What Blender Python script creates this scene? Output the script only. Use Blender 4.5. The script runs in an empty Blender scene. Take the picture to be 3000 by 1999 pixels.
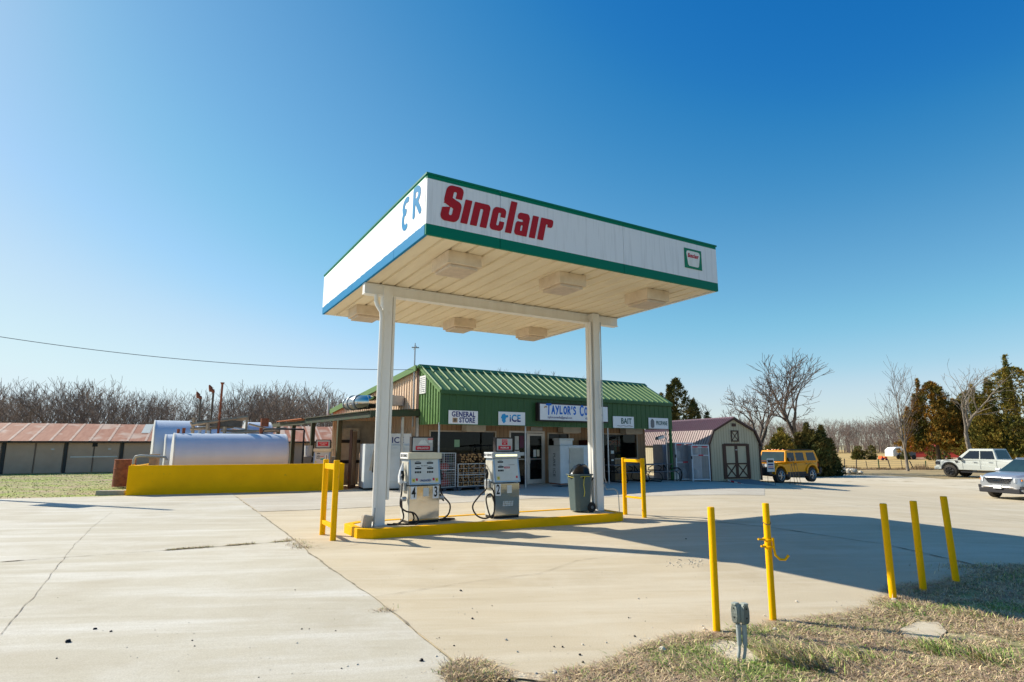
import bpy, bmesh, math, random
import numpy as np
from math import sin, cos, pi, radians, sqrt, atan2
from mathutils import Vector, Matrix, noise

# ------------------------------------------------------------ camera, sky, sun
scene = bpy.context.scene
CAMZ, FPX, PITCH = 1.65, 1708.2, 0.1751
cd = bpy.data.cameras.new('camera')
cd.sensor_width = 36; cd.lens = 36 * FPX / 3000; cd.clip_end = 2000; cd.clip_start = 0.05
cam = bpy.data.objects.new('camera', cd); scene.collection.objects.link(cam)
cam.location = (0, 0, CAMZ); cam.rotation_euler = (pi / 2 + PITCH, 0, 0)
scene.camera = cam
SUN_AZ = radians(-21.5)          # heading of the light on the ground
SUN_EL = radians(36)
w = bpy.data.worlds.new('World'); scene.world = w; w.use_nodes = True
nt = w.node_tree
bg = nt.nodes['Background']
sky = nt.nodes.new('ShaderNodeTexSky'); sky.sky_type = 'NISHITA'; sky.sun_disc = False
sky.sun_elevation = SUN_EL
tx, ty = -cos(SUN_AZ), -sin(SUN_AZ)     # towards the sun
sky.sun_rotation = atan2(tx, ty)
sky.altitude = 300; sky.air_density = 1.0; sky.dust_density = 0.35; sky.ozone_density = 6.0
EXPO = 0.50
# tone the sky like the photograph: deeper blue overhead, pale (not burnt out) towards the sun
vm = nt.nodes.new('ShaderNodeVectorMath'); vm.operation = 'SCALE'; vm.inputs['Scale'].default_value = .1442; nt.links.new(sky.outputs[0], vm.inputs[0])
rc = nt.nodes.new('ShaderNodeRGBCurve'); cm = rc.mapping; cm.use_clip = True; cm.extend = 'HORIZONTAL'
for ci, P_ in enumerate(([(.07, .004), (.10, .016), (.114, .034), (.16, .115), (.238, .235), (.297, .345), (.468, .60), (1, .76)], [(.1, .08), (.195, .177), (.224, .232), (.36, .44), (.45, .56), (.784, .81), (1, .885)], [(.2, .28), (.407, .50), (.474, .545), (.753, .775), (.87, .85), (1, .945)])):
    c_ = cm.curves[ci]; c_.points[1].location = P_[-1]
    for q in P_[:-1]: c_.points.new(*q)
cm.update(); nt.links.new(vm.outputs[0], rc.inputs[1])
vm2 = nt.nodes.new('ShaderNodeVectorMath'); vm2.operation = 'SCALE'; vm2.inputs['Scale'].default_value = 1 / (.10 * 2 ** EXPO); nt.links.new(rc.outputs[0], vm2.inputs[0])
nt.links.new(vm2.outputs[0], bg.inputs[0]); bg.inputs[1].default_value = 0.10
sd = bpy.data.lights.new('sun', 'SUN'); sd.energy = 5.0; sd.angle = radians(0.53); sd.color = (1, 0.93, 0.79)
so = bpy.data.objects.new('sun', sd); scene.collection.objects.link(so)
so.location = (-30, 12, 40)
so.rotation_euler = Vector((cos(SUN_AZ) * cos(SUN_EL), sin(SUN_AZ) * cos(SUN_EL), -sin(SUN_EL))).to_track_quat('-Z', 'Y').to_euler()
vs = scene.view_settings
vs.view_transform = 'Standard'; vs.look = 'None'; vs.exposure = EXPO; vs.gamma = 1
scene.cycles.use_denoising = True
scene.cycles.max_bounces = 6; scene.cycles.transparent_max_bounces = 12

# ------------------------------------------------------------ geometry helpers
COL = scene.collection
YC, YS = 0.5419, 0.6166                       # headings of the canopy and of the store
AC = (-1.2959, 8.3289); SC = (-2.5315, 20.6436)

def can(a, b): return (AC[0] + a * cos(YC) - b * sin(YC), AC[1] + a * sin(YC) + b * cos(YC))
def sto(a, b): return (SC[0] + a * cos(YS) - b * sin(YS), SC[1] + a * sin(YS) + b * cos(YS))
def zg(x, y):
    t = min(1, max(0, (x - 6) / 14)); return -0.6 * t * t * (3 - 2 * t)
def at(X, Y, z=None):
    """ground point seen at pixel X, Y of the 3000 px photograph"""
    dx = (X - 1500) / FPX; dy = (999.5 - Y) / FPX
    d = (dx, cos(PITCH) - dy * sin(PITCH), sin(PITCH) + dy * cos(PITCH))
    zz = 0 if z is None else z
    for _ in range(1 if z is not None else 25):
        t = (zz - CAMZ) / d[2]; x, y = d[0] * t, d[1] * t
        if z is None: zz = zg(x, y)
    return (x, y)

class MB:
    def __init__(s): s.v = []; s.f = []; s.m = []
    def add(s, vs, fs, mi=0):
        o = len(s.v); s.v += [tuple(v) for v in vs]; s.f += [tuple(i + o for i in f) for f in fs]; s.m += [mi] * len(fs); return s
    def box(s, x0, y0, z0, x1, y1, z1, mi=0, M=None):
        v = [(x, y, z) for z in (z0, z1) for y in (y0, y1) for x in (x0, x1)]
        if M is not None: v = [M @ Vector(p) for p in v]
        return s.add(v, [(0, 2, 3, 1), (4, 5, 7, 6), (0, 1, 5, 4), (2, 6, 7, 3), (0, 4, 6, 2), (1, 3, 7, 5)], mi)
    def hexa(s, v, mi=0):    # 8 corners: bottom ring 0-3 ccw, top ring 4-7 ccw
        return s.add(v, [(3, 2, 1, 0), (4, 5, 6, 7), (0, 1, 5, 4), (1, 2, 6, 5), (2, 3, 7, 6), (3, 0, 4, 7)], mi)
    def tube(s, pts, r, n=8, mi=0, cap=True):
        pts = [Vector(p) for p in pts]; k = len(pts)
        if not hasattr(r, '__len__'): r = [r] * k
        o = len(s.v); up = None
        for i, p in enumerate(pts):
            t = (pts[min(i + 1, k - 1)] - pts[max(i - 1, 0)])
            if t.length < 1e-9: t = Vector((0, 0, 1))
            t.normalize()
            if up is None:
                up = t.cross(Vector((0, 0, 1)) if abs(t.z) < .9 else Vector((1, 0, 0))).normalized()
            else:
                up = (up - t * up.dot(t))
                up = up.normalized() if up.length > 1e-6 else t.orthogonal().normalized()
            b = t.cross(up)
            for j in range(n):
                a = 2 * pi * j / n; q = p + (up * cos(a) + b * sin(a)) * r[i]; s.v.append((q.x, q.y, q.z))
        for i in range(k - 1):
            for j in range(n):
                j2 = (j + 1) % n
                s.f.append((o + i * n + j, o + i * n + j2, o + (i + 1) * n + j2, o + (i + 1) * n + j)); s.m.append(mi)
        if cap and n > 2:
            s.f.append(tuple(o + j for j in reversed(range(n)))); s.m.append(mi)
            s.f.append(tuple(o + (k - 1) * n + j for j in range(n))); s.m.append(mi)
        return s
    def cyl(s, p0, p1, r0, r1=None, n=16, mi=0): return s.tube([p0, p1], [r0, r0 if r1 is None else r1], n, mi)
    def prism(s, poly, axis, lo, hi, mi=0):
        """extrude a 2-D polygon; axis 'z': (x,y), 'y': (x,z), 'x': (y,z)"""
        def P(p, h): return {'z': (p[0], p[1], h), 'y': (p[0], h, p[1]), 'x': (h, p[0], p[1])}[axis]
        n = len(poly)
        return s.add([P(p, lo) for p in poly] + [P(p, hi) for p in poly],
                     [tuple(reversed(range(n))), tuple(range(n, 2 * n))] + [(i, (i + 1) % n, n + (i + 1) % n, n + i) for i in range(n)], mi)
    def build(s, name, mats, parent=None, smooth=False, bevel=0, label=None):
        me = bpy.data.meshes.new(name); me.from_pydata(s.v, [], s.f)
        mats = mats if isinstance(mats, (list, tuple)) else [mats]
        for m in mats: me.materials.append(m)
        if len(mats) > 1: me.polygons.foreach_set('material_index', s.m)
        bm = bmesh.new(); bm.from_mesh(me); bmesh.ops.recalc_face_normals(bm, faces=bm.faces); bm.to_mesh(me); bm.free()
        if smooth: me.polygons.foreach_set('use_smooth', [True] * len(me.polygons))
        me.update()
        o = bpy.data.objects.new(name, me); COL.objects.link(o)
        if parent is not None: o.parent = parent
        if bevel:
            b = o.modifiers.new('b', 'BEVEL'); b.width = bevel; b.segments = 2; b.limit_method = 'ANGLE'; b.angle_limit = radians(35)
        if smooth:
            try:
                me.set_sharp_from_angle(angle=radians(40))
            except Exception: pass
        if label: o['label'] = label
        return o

def tag(o, label=None, cat=None, group=None, kind=None):
    if label: o['label'] = label
    if cat: o['category'] = cat
    if group: o['group'] = group
    if kind: o['kind'] = kind
    return o
def thing(name, label, cat, loc, rz=0, group=None):
    o = bpy.data.objects.new(name, None); COL.objects.link(o); o.empty_display_size = .3
    o.location = loc if len(loc) == 3 else (loc[0], loc[1], 0); o.rotation_euler = (0, 0, rz)
    return tag(o, label, cat, group)
def dup(o, loc=None, rz=None, label=None, parent=None):
    c = o.copy(); COL.objects.link(c)
    if parent: c.parent = parent
    for ch in list(o.children): dup(ch, parent=c)
    if loc is not None: c.location = loc
    if rz is not None: c.rotation_euler = (0, 0, rz)
    if label: c['label'] = label
    return c

# ------------------------------------------------------------ materials
def mat(name, c1, rough=.6, metal=0, c2=None, scale=4., stretch=(1, 1, 1), detail=5, lo=.35, hi=.7, bump=0., bscale=60., spec=.25, emit=None, c3=None, s3=1., t3=.6, coat=0):
    m = bpy.data.materials.new(name); m.use_nodes = True; n = m.node_tree; b = n.nodes['Principled BSDF']; L = n.links.new
    b.inputs['Roughness'].default_value = rough; b.inputs['Metallic'].default_value = metal
    b.inputs['Specular IOR Level'].default_value = spec
    if coat: b.inputs['Coat Weight'].default_value = coat; b.inputs['Coat Roughness'].default_value = .08
    b.inputs['Base Color'].default_value = (*c1, 1)
    if c2 is None: c2 = tuple(x * .82 for x in c1)
    tc = n.nodes.new('ShaderNodeTexCoord'); mp = n.nodes.new('ShaderNodeMapping'); mp.inputs['Scale'].default_value = stretch
    L(tc.outputs['Object'], mp.inputs[0])
    nz = n.nodes.new('ShaderNodeTexNoise'); nz.inputs['Scale'].default_value = scale; nz.inputs['Detail'].default_value = detail; nz.inputs['Roughness'].default_value = .6
    L(mp.outputs[0], nz.inputs[0])
    r = n.nodes.new('ShaderNodeValToRGB'); r.color_ramp.elements[0].position = lo; r.color_ramp.elements[1].position = hi
    r.color_ramp.elements[0].color = (*c1, 1); r.color_ramp.elements[1].color = (*c2, 1)
    L(nz.outputs[0], r.inputs[0]); out = r.outputs[0]
    if c3 is not None:
        n3 = n.nodes.new('ShaderNodeTexNoise'); n3.inputs['Scale'].default_value = s3; n3.inputs['Detail'].default_value = 6; L(tc.outputs['Object'], n3.inputs[0])
        r3 = n.nodes.new('ShaderNodeValToRGB'); r3.color_ramp.elements[0].position = t3; r3.color_ramp.elements[1].position = t3 + .12
        L(n3.outputs[0], r3.inputs[0])
        mx = n.nodes.new('ShaderNodeMix'); mx.data_type = 'RGBA'; L(r3.outputs[0], mx.inputs[0]); L(out, mx.inputs[6]); mx.inputs[7].default_value = (*c3, 1); out = mx.outputs[2]
    L(out, b.inputs['Base Color'])
    if bump:
        nb = n.nodes.new('ShaderNodeTexNoise'); nb.inputs['Scale'].default_value = bscale; nb.inputs['Detail'].default_value = 4; L(tc.outputs['Object'], nb.inputs[0])
        bp = n.nodes.new('ShaderNodeBump'); bp.inputs['Strength'].default_value = bump; bp.inputs['Distance'].default_value = .02; L(nb.outputs[0], bp.inputs['Height']); L(bp.outputs[0], b.inputs['Normal'])
    if emit: b.inputs['Emission Color'].default_value = (*emit[0], 1); b.inputs['Emission Strength'].default_value = emit[1]
    return m

def glass(name, tint=(.02, .03, .03), alpha=.35):
    m = bpy.data.materials.new(name); m.use_nodes = True; n = m.node_tree; L = n.links.new
    n.nodes.remove(n.nodes['Principled BSDF']); o = n.nodes['Material Output']
    g = n.nodes.new('ShaderNodeBsdfGlossy'); g.inputs['Roughness'].default_value = .03; g.inputs['Color'].default_value = (.9, .95, .95, 1)
    t = n.nodes.new('ShaderNodeBsdfTransparent'); t.inputs['Color'].default_value = (1 - alpha, 1 - alpha * .97, 1 - alpha * .97, 1)
    f = n.nodes.new('ShaderNodeFresnel'); f.inputs['IOR'].default_value = 1.3
    mx = n.nodes.new('ShaderNodeMixShader'); L(f.outputs[0], mx.inputs[0]); L(t.outputs[0], mx.inputs[1]); L(g.outputs[0], mx.inputs[2]); L(mx.outputs[0], o.inputs[0])
    return m

def concrete(name, ca, cb, cstain, cwash, ang):
    """poured slab: broom streaks along one heading, blotches, small stains, pores"""
    m = bpy.data.materials.new(name); m.use_nodes = True; n = m.node_tree; b = n.nodes['Principled BSDF']; L = n.links.new
    b.inputs['Roughness'].default_value = .85; b.inputs['Specular IOR Level'].default_value = .3
    tc = n.nodes.new('ShaderNodeTexCoord')
    def nz(scale, st=(1, 1, 1), det=6, rg=.6, rot=0, loc=0):
        mp = n.nodes.new('ShaderNodeMapping'); mp.inputs['Scale'].default_value = st; mp.inputs['Location'].default_value = (loc, loc, 0)
        mr = n.nodes.new('ShaderNodeMapping'); mr.inputs['Rotation'].default_value = (0, 0, rot); L(tc.outputs['Object'], mr.inputs[0]); L(mr.outputs[0], mp.inputs[0])
        q = n.nodes.new('ShaderNodeTexNoise'); q.inputs['Scale'].default_value = scale; q.inputs['Detail'].default_value = det; q.inputs['Roughness'].default_value = rg
        L(mp.outputs[0], q.inputs[0]); return q.outputs[0]
    def ramp(x, a, c, ca_=(0, 0, 0), cb_=(1, 1, 1)):
        r = n.nodes.new('ShaderNodeValToRGB'); r.color_ramp.elements[0].position = a; r.color_ramp.elements[1].position = c
        r.color_ramp.elements[0].color = (*ca_, 1); r.color_ramp.elements[1].color = (*cb_, 1); L(x, r.inputs[0]); return r.outputs[0]
    def mix(f, a, c, k=1.):
        mx = n.nodes.new('ShaderNodeMix'); mx.data_type = 'RGBA'
        if k != 1:
            mm = n.nodes.new('ShaderNodeMath'); mm.operation = 'MULTIPLY'; L(f, mm.inputs[0]); mm.inputs[1].default_value = k; f = mm.outputs[0]
        L(f, mx.inputs[0])
        for i, q in ((6, a), (7, c)):
            if isinstance(q, tuple): mx.inputs[i].default_value = (*q, 1)
            else: L(q, mx.inputs[i])
        return mx.outputs[2]
    c = mix(ramp(nz(.35), .35, .68), ca, cb)
    c = mix(ramp(nz(1.0, (.28, 2.2, 1), 7, .65, ang), .47, .72), c, cwash, .8)
    c = mix(ramp(nz(1.3, (.25, 3.0, 1), 7, .7, ang + .12, 9), .53, .8), c, cstain, .55)
    c = mix(ramp(nz(.55, loc=31), .52, .75), c, cstain, .55)
    c = mix(ramp(nz(.5, (1, 1, 1), 9, .75, 0, 57), .50, .66), c, cwash, .35)
    c = mix(ramp(nz(7, loc=3), .69, .74), c, tuple(x * .55 for x in cstain), .55)
    c = mix(ramp(nz(90, det=3), .35, .75), c, tuple(x * .72 for x in cstain), .5)
    L(c, b.inputs['Base Color'])
    bp = n.nodes.new('ShaderNodeBump'); bp.inputs['Strength'].default_value = .35; bp.inputs['Distance'].default_value = .01
    L(nz(140, det=3), bp.inputs['Height']); L(bp.outputs[0], b.inputs['Normal'])
    return m

YEL = (.90, .465, .002)
M = dict(
    yellow=mat('yellow_paint', YEL, .45, c2=(.82, .41, .002), scale=2, bump=.12, bscale=25, c3=(.50, .30, .03), s3=8, t3=.66, spec=.06),
    white=mat('white_paint', (.78, .77, .74), .5, c2=(.66, .64, .59), scale=3, stretch=(3, 3, .4)),
    column=mat('column_paint', (.76, .75, .72), .5, c2=(.70, .68, .64), scale=3, stretch=(2, 2, .3), c3=(.50, .44, .36), s3=2.5, t3=.72),
    soffit=mat('soffit_metal', (.76, .66, .48), .5, c2=(.68, .57, .40), scale=2, stretch=(3, .4, 1), c3=(.50, .40, .27), s3=2, t3=.72),
    lightbox=mat('light_box', (.70, .58, .44), .55, c2=(.58, .46, .33), scale=5),
    lens=mat('lens', (.62, .50, .38), .3, c2=(.5, .4, .3), scale=8),
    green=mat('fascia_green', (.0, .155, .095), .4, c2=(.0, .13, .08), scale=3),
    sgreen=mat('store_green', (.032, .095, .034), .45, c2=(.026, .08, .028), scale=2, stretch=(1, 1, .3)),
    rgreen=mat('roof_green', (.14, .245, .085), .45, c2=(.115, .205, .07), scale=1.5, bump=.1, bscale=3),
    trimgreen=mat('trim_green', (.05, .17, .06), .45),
    red=mat('red_letter', (.42, .008, .015), .5, c2=(.36, .008, .012), scale=6),
    dkred=mat('sign_red', (.55, .02, .04), .5),
    blue=mat('blue_letter', (.01, .14, .55), .5), bluel=mat('ice_blue', (.02, .30, .62), .5), navy=mat('navy_letter', (.02, .03, .18), .5),
    cyan=mat('brush_blue', (.0, .19, .42), .5, spec=.1), black=mat('black_paint', (.012, .012, .013), .45), rubber=mat('rubber', (.015, .013, .012), .55, c2=(.03, .022, .02), scale=8),
    tyre=mat('tyre', (.03, .028, .025), .85, c2=(.07, .06, .05), scale=10, bump=.4, bscale=40),
    dgreen=mat('dark_green_letter', (.01, .09, .08), .5), grey=mat('grey_letter', (.15, .16, .17), .5),
    signw=mat('sign_white', (.72, .74, .76), .4, c2=(.66, .68, .71), scale=2),
    galv=mat('galvanised', (.42, .45, .48), .4, .6, c2=(.34, .36, .38), scale=8),
    chrome=mat('polished_steel', (.62, .60, .56), .10, 1, c2=(.52, .50, .46), scale=3, bump=.12, bscale=3.2),
    steelb=mat('brushed_frame', (.30, .38, .46), .35, .7, c2=(.26, .32, .4), scale=5),
    enamel=mat('pump_enamel', (.52, .51, .46), .4, c2=(.44, .41, .34), scale=5, c3=(.42, .25, .12), s3=6, t3=.66),
    dial=mat('dial_panel', (.55, .58, .58), .35, c2=(.50, .52, .50), scale=4, c3=(.55, .38, .22), s3=5, t3=.68),
    valance=mat('valance', (.66, .62, .48), .4, c2=(.56, .52, .40), scale=4),
    lamp=mat('lit_tube', (.9, .9, .6), .4, emit=((1, .98, .55), .9)),
    signgrey=mat('topper_grey', (.42, .44, .46), .3, c2=(.38, .36, .33), scale=3),
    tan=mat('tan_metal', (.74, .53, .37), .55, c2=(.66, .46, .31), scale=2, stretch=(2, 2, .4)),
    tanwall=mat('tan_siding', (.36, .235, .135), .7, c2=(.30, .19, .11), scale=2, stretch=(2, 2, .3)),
    groove=mat('siding_groove', (.10, .06, .04), .8), brown=mat('brown_trim', (.10, .05, .035), .55),
    dbrown=mat('dark_beam', (.07, .055, .03), .7, c2=(.045, .06, .03), scale=3), rust=mat('rusty_beam', (.42, .14, .06), .8, c2=(.30, .09, .04), scale=5),
    concblock=mat('concrete_block', (.42, .37, .30), .9, c2=(.3, .27, .22), scale=6, bump=.5, bscale=30),
    cream=mat('cream_siding', (.46, .41, .29), .7, c2=(.41, .36, .25), scale=2, stretch=(2, 2, .3)),
    plum=mat('plum_roof', (.15, .07, .052), .42, 0, c2=(.16, .06, .05), scale=2, spec=.6),
    plumtrim=mat('plum_trim', (.06, .027, .02), .5),
    tank=mat('aluminium_paint', (.62, .66, .72), .42, .12, c2=(.55, .59, .66), scale=1.2, stretch=(1, 1, .3), c3=(.38, .36, .33), s3=2, t3=.7, bump=.05, bscale=3),
    tankrim=mat('tank_rim', (.62, .62, .60), .5), rustbarrel=mat('rusted_steel', (.34, .11, .05), .85, c2=(.16, .05, .03), scale=6, bump=.4, bscale=30),
    wood=mat('weathered_wood', (.16, .13, .10), .85, c2=(.1, .08, .06), scale=5), plank=mat('pale_wood', (.45, .32, .2), .8, c2=(.32, .22, .14), scale=5),
    bark=mat('bark', (.16, .125, .10), .9, c2=(.10, .08, .065), scale=3, stretch=(3, 3, .5), bump=.5, bscale=20),
    twig=mat('twig', (.16, .115, .09), .9, c2=(.12, .088, .07), scale=.6), paletrunk=mat('pale_bark', (.26, .22, .18), .9, c2=(.17, .14, .11), scale=2),
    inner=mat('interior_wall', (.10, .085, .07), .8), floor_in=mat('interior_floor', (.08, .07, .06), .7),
    alu=mat('aluminium_frame', (.5, .47, .44), .4, .5), wframe=mat('window_trim', (.5, .42, .33), .5),
    freezer=mat('freezer_white', (.62, .66, .68), .4, c2=(.52, .55, .56), scale=2, c3=(.40, .33, .24), s3=3, t3=.7),
    beige=mat('beige_door', (.52, .48, .40), .5), bin=mat('bin_plastic', (.075, .11, .115), .42, c2=(.06, .09, .095), scale=3),
    bag=mat('bag_plastic', (.008, .008, .009), .25, bump=.5, bscale=8), ytie=mat('yellow_tie', (.6, .55, .05), .5),
    boxgrey=mat('cast_grey', (.36, .39, .35), .55, c2=(.28, .31, .28), scale=8, bump=.3, bscale=50),
    conduit=mat('conduit', (.34, .37, .36), .6, c2=(.27, .30, .29), scale=6, c3=(.5, .22, .12), s3=7, t3=.66),
    log=mat('log_end', (.44, .26, .11), .8, c2=(.24, .12, .05), scale=9), logbark=mat('log_bark', (.1, .065, .045), .9),
    pallet=mat('pallet_plastic', (.05, .06, .08), .6), redbag=mat('red_sack', (.38, .06, .05), .6, c2=(.25, .05, .05), scale=6),
    cone=mat('cone_red', (.75, .07, .03), .5), table=mat('table_top', (.17, .165, .17), .6), tubeblk=mat('black_tube', (.012, .012, .012), .4),
    mesh=mat('cage_mesh', (.42, .45, .50), .5, .3), cagew=mat('cage_white', (.62, .66, .70), .45), propane=mat('gas_bottle', (.62, .63, .62), .4),
    ramp=mat('ramp_grey', (.2, .22, .23), .7), hyel=mat('truck_yellow', (.74, .31, .003), .4, coat=.15, c2=(.70, .29, .003), scale=1, spec=.15),
    hblk=mat('truck_cladding', (.03, .03, .035), .6), carglass=mat('car_glass', (.012, .018, .028), .04, spec=.35, c2=(.012, .018, .025)), tealglass=mat('screen_glass', (.025, .055, .06), .10, spec=.3, c2=(.015, .03, .04), scale=1.3),
    pwhite=mat('pickup_paint', (.47, .49, .46), .35, coat=.3, c2=(.45, .47, .44), scale=1), silver=mat('silver_paint', (.42, .44, .47), .3, .5, coat=.6, c2=(.40, .42, .45), scale=1),
    rim=mat('wheel_rim', (.4, .4, .4), .3, .8), rimblk=mat('black_rim', (.03, .03, .03), .35), amber=mat('amber_lamp', (.85, .25, .03), .25), head=mat('headlamp', (.6, .62, .65), .15),
    tail=mat('tail_lamp', (.4, .02, .02), .3), barn=mat('barn_red', (.42, .05, .04), .7), rock=mat('white_rock', (.62, .56, .46), .9, c2=(.45, .4, .32), scale=3, bump=.5, bscale=8),
    rooftin=mat('shed_tin', (.44, .20, .12), .6, c2=(.34, .13, .07), scale=1.6, stretch=(3, .6, .6), c3=(.52, .36, .27), s3=.8, t3=.52),
    tinpale=mat('bare_tin', (.60, .46, .36), .55, c2=(.52, .30, .2), scale=3), tingrey=mat('new_tin', (.55, .57, .53), .5),
    shedwall=mat('shed_wall', (.42, .30, .22), .85, c2=(.37, .26, .19), scale=1.2, stretch=(2, 2, .5)), sheddoor=mat('shed_door', (.46, .33, .245), .85, c2=(.40, .285, .21), scale=1.5),
    shedpost=mat('shed_post', (.05, .048, .045), .8), paper=mat('paper', (.62, .64, .62), .7), greenpaper=mat('green_paper', (.35, .55, .36), .7),
    dirt=mat('joint_dirt', (.20, .155, .105), .95, c2=(.11, .09, .06), scale=9), crackm=mat('crack_dirt', (.27, .22, .165), .95, c2=(.2, .165, .12), scale=9), seam=mat('joint_line', (.30, .255, .19), .95, c2=(.20, .17, .12), scale=6), neon=mat('neon_tube', (.6, .12, .06), .5), signdark=mat('sign_case', (.025, .018, .018), .5),
    teal=mat('teal_sticker', (.05, .42, .4), .5), ylabel=mat('octane_yellow', (.65, .58, .12), .5), orangeM=mat('orange_machine', (.8, .12, .02), .4), purple=mat('dull_purple', (.12, .03, .07), .5),
)
M['fringe'] = mat('dirt_fringe', (.50, .40, .27), .95, c2=(.34, .26, .17), scale=6, detail=9, bump=.8, bscale=30, c3=(.58, .50, .37), s3=5, t3=.48)
M['conc_grey'] = concrete('concrete_grey', (.50, .455, .355), (.57, .525, .425), (.41, .35, .255), (.72, .70, .645), -.12)
M['conc_tan'] = concrete('concrete_tan', (.60, .505, .355), (.53, .45, .32), (.41, .325, .205), (.69, .62, .49), -.12)
M['glass'] = glass('window_glass', alpha=.5)
M['plum'].node_tree.nodes['Principled BSDF'].inputs['Coat Weight'].default_value = .8; M['plum'].node_tree.nodes['Principled BSDF'].inputs['Coat Roughness'].default_value = .32; M['mirror'] = M['chrome']; M['leangreen'] = mat('lean_green', (.035, .065, .035), .6, c2=(.05, .045, .03), scale=2)

def band_mat(name, z1, low, mid, z2, top, wob, streak):
    """painted fascia: a band below z1, one above z2, white between, weather streaks"""
    m = bpy.data.materials.new(name); m.use_nodes = True; n = m.node_tree; b = n.nodes['Principled BSDF']; L = n.links.new
    b.inputs['Roughness'].default_value = .5; b.inputs['Specular IOR Level'].default_value = .12
    tc = n.nodes.new('ShaderNodeTexCoord'); sp = n.nodes.new('ShaderNodeSeparateXYZ'); L(tc.outputs['Object'], sp.inputs[0])
    nz = n.nodes.new('ShaderNodeTexNoise'); nz.inputs['Scale'].default_value = 5; nz.inputs['Detail'].default_value = 6; L(tc.outputs['Object'], nz.inputs[0])
    ad = n.nodes.new('ShaderNodeMath'); ad.operation = 'MULTIPLY_ADD'; L(nz.outputs[0], ad.inputs[0]); ad.inputs[1].default_value = wob; L(sp.outputs[2], ad.inputs[2])
    def gt(t, src):
        g = n.nodes.new('ShaderNodeMath'); g.operation = 'GREATER_THAN'; L(src, g.inputs[0]); g.inputs[1].default_value = t; return g.outputs[0]
    def mix(f, a, c):
        mx = n.nodes.new('ShaderNodeMix'); mx.data_type = 'RGBA'; L(f, mx.inputs[0])
        for i, q in ((6, a), (7, c)):
            if isinstance(q, tuple): mx.inputs[i].default_value = (*q, 1)
            else: L(q, mx.inputs[i])
        return mx.outputs[2]
    mp = n.nodes.new('ShaderNodeMapping'); mp.inputs['Scale'].default_value = (14, 14, .9); L(tc.outputs['Object'], mp.inputs[0])
    n2 = n.nodes.new('ShaderNodeTexNoise'); n2.inputs['Scale'].default_value = 1.2; n2.inputs['Detail'].default_value = 7; L(mp.outputs[0], n2.inputs[0])
    r = n.nodes.new('ShaderNodeValToRGB'); r.color_ramp.elements[0].position = .5; r.color_ramp.elements[1].position = .8; L(n2.outputs[0], r.inputs[0])
    k = n.nodes.new('ShaderNodeMath'); k.operation = 'MULTIPLY'; L(r.outputs[0], k.inputs[0]); k.inputs[1].default_value = streak
    c = mix(k.outputs[0], mid, tuple(x * .45 for x in mid))
    c = mix(gt(z1 + wob * .5, ad.outputs[0]), low, c)
    c = mix(gt(z2, sp.outputs[2]), c, top)
    L(c, b.inputs['Base Color'])
    return m
# ---- lettering
_flat = {}
def text(s, size, M4, mtl, parent, name='lettering', bold=0, sx=1., shear=0., align='CENTER', th=.004):
    """raised lettering from the built-in font, converted to a mesh"""
    cu = bpy.data.curves.new('t', 'FONT'); cu.body = s; cu.size = size; cu.align_x = align; cu.align_y = 'CENTER'; cu.offset = bold * size; cu.shear = shear; cu.extrude = th / 2
    cu.space_character = 1 + bold * 2.2; cu.resolution_u = 3
    t = bpy.data.objects.new('t', cu); COL.objects.link(t)
    me = bpy.data.meshes.new_from_object(t.evaluated_get(bpy.context.evaluated_depsgraph_get()))
    bpy.data.objects.remove(t); bpy.data.curves.remove(cu)
    me.transform(M4 @ Matrix.Diagonal((sx, 1, 1, 1))); me.materials.clear(); me.materials.append(mtl); me.name = name
    o = bpy.data.objects.new(name, me); COL.objects.link(o); o.parent = parent; return o
def front(x, y, z, ry=0):
    """frame of lettering on a face that looks towards -y: text x -> +x, text y -> +z"""
    return Matrix.Translation((x, y, z)) @ Matrix.Rotation(ry, 4, 'Y') @ Matrix(((1, 0, 0, 0), (0, 0, -1, 0), (0, 1, 0, 0), (0, 0, 0, 1)))
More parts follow.
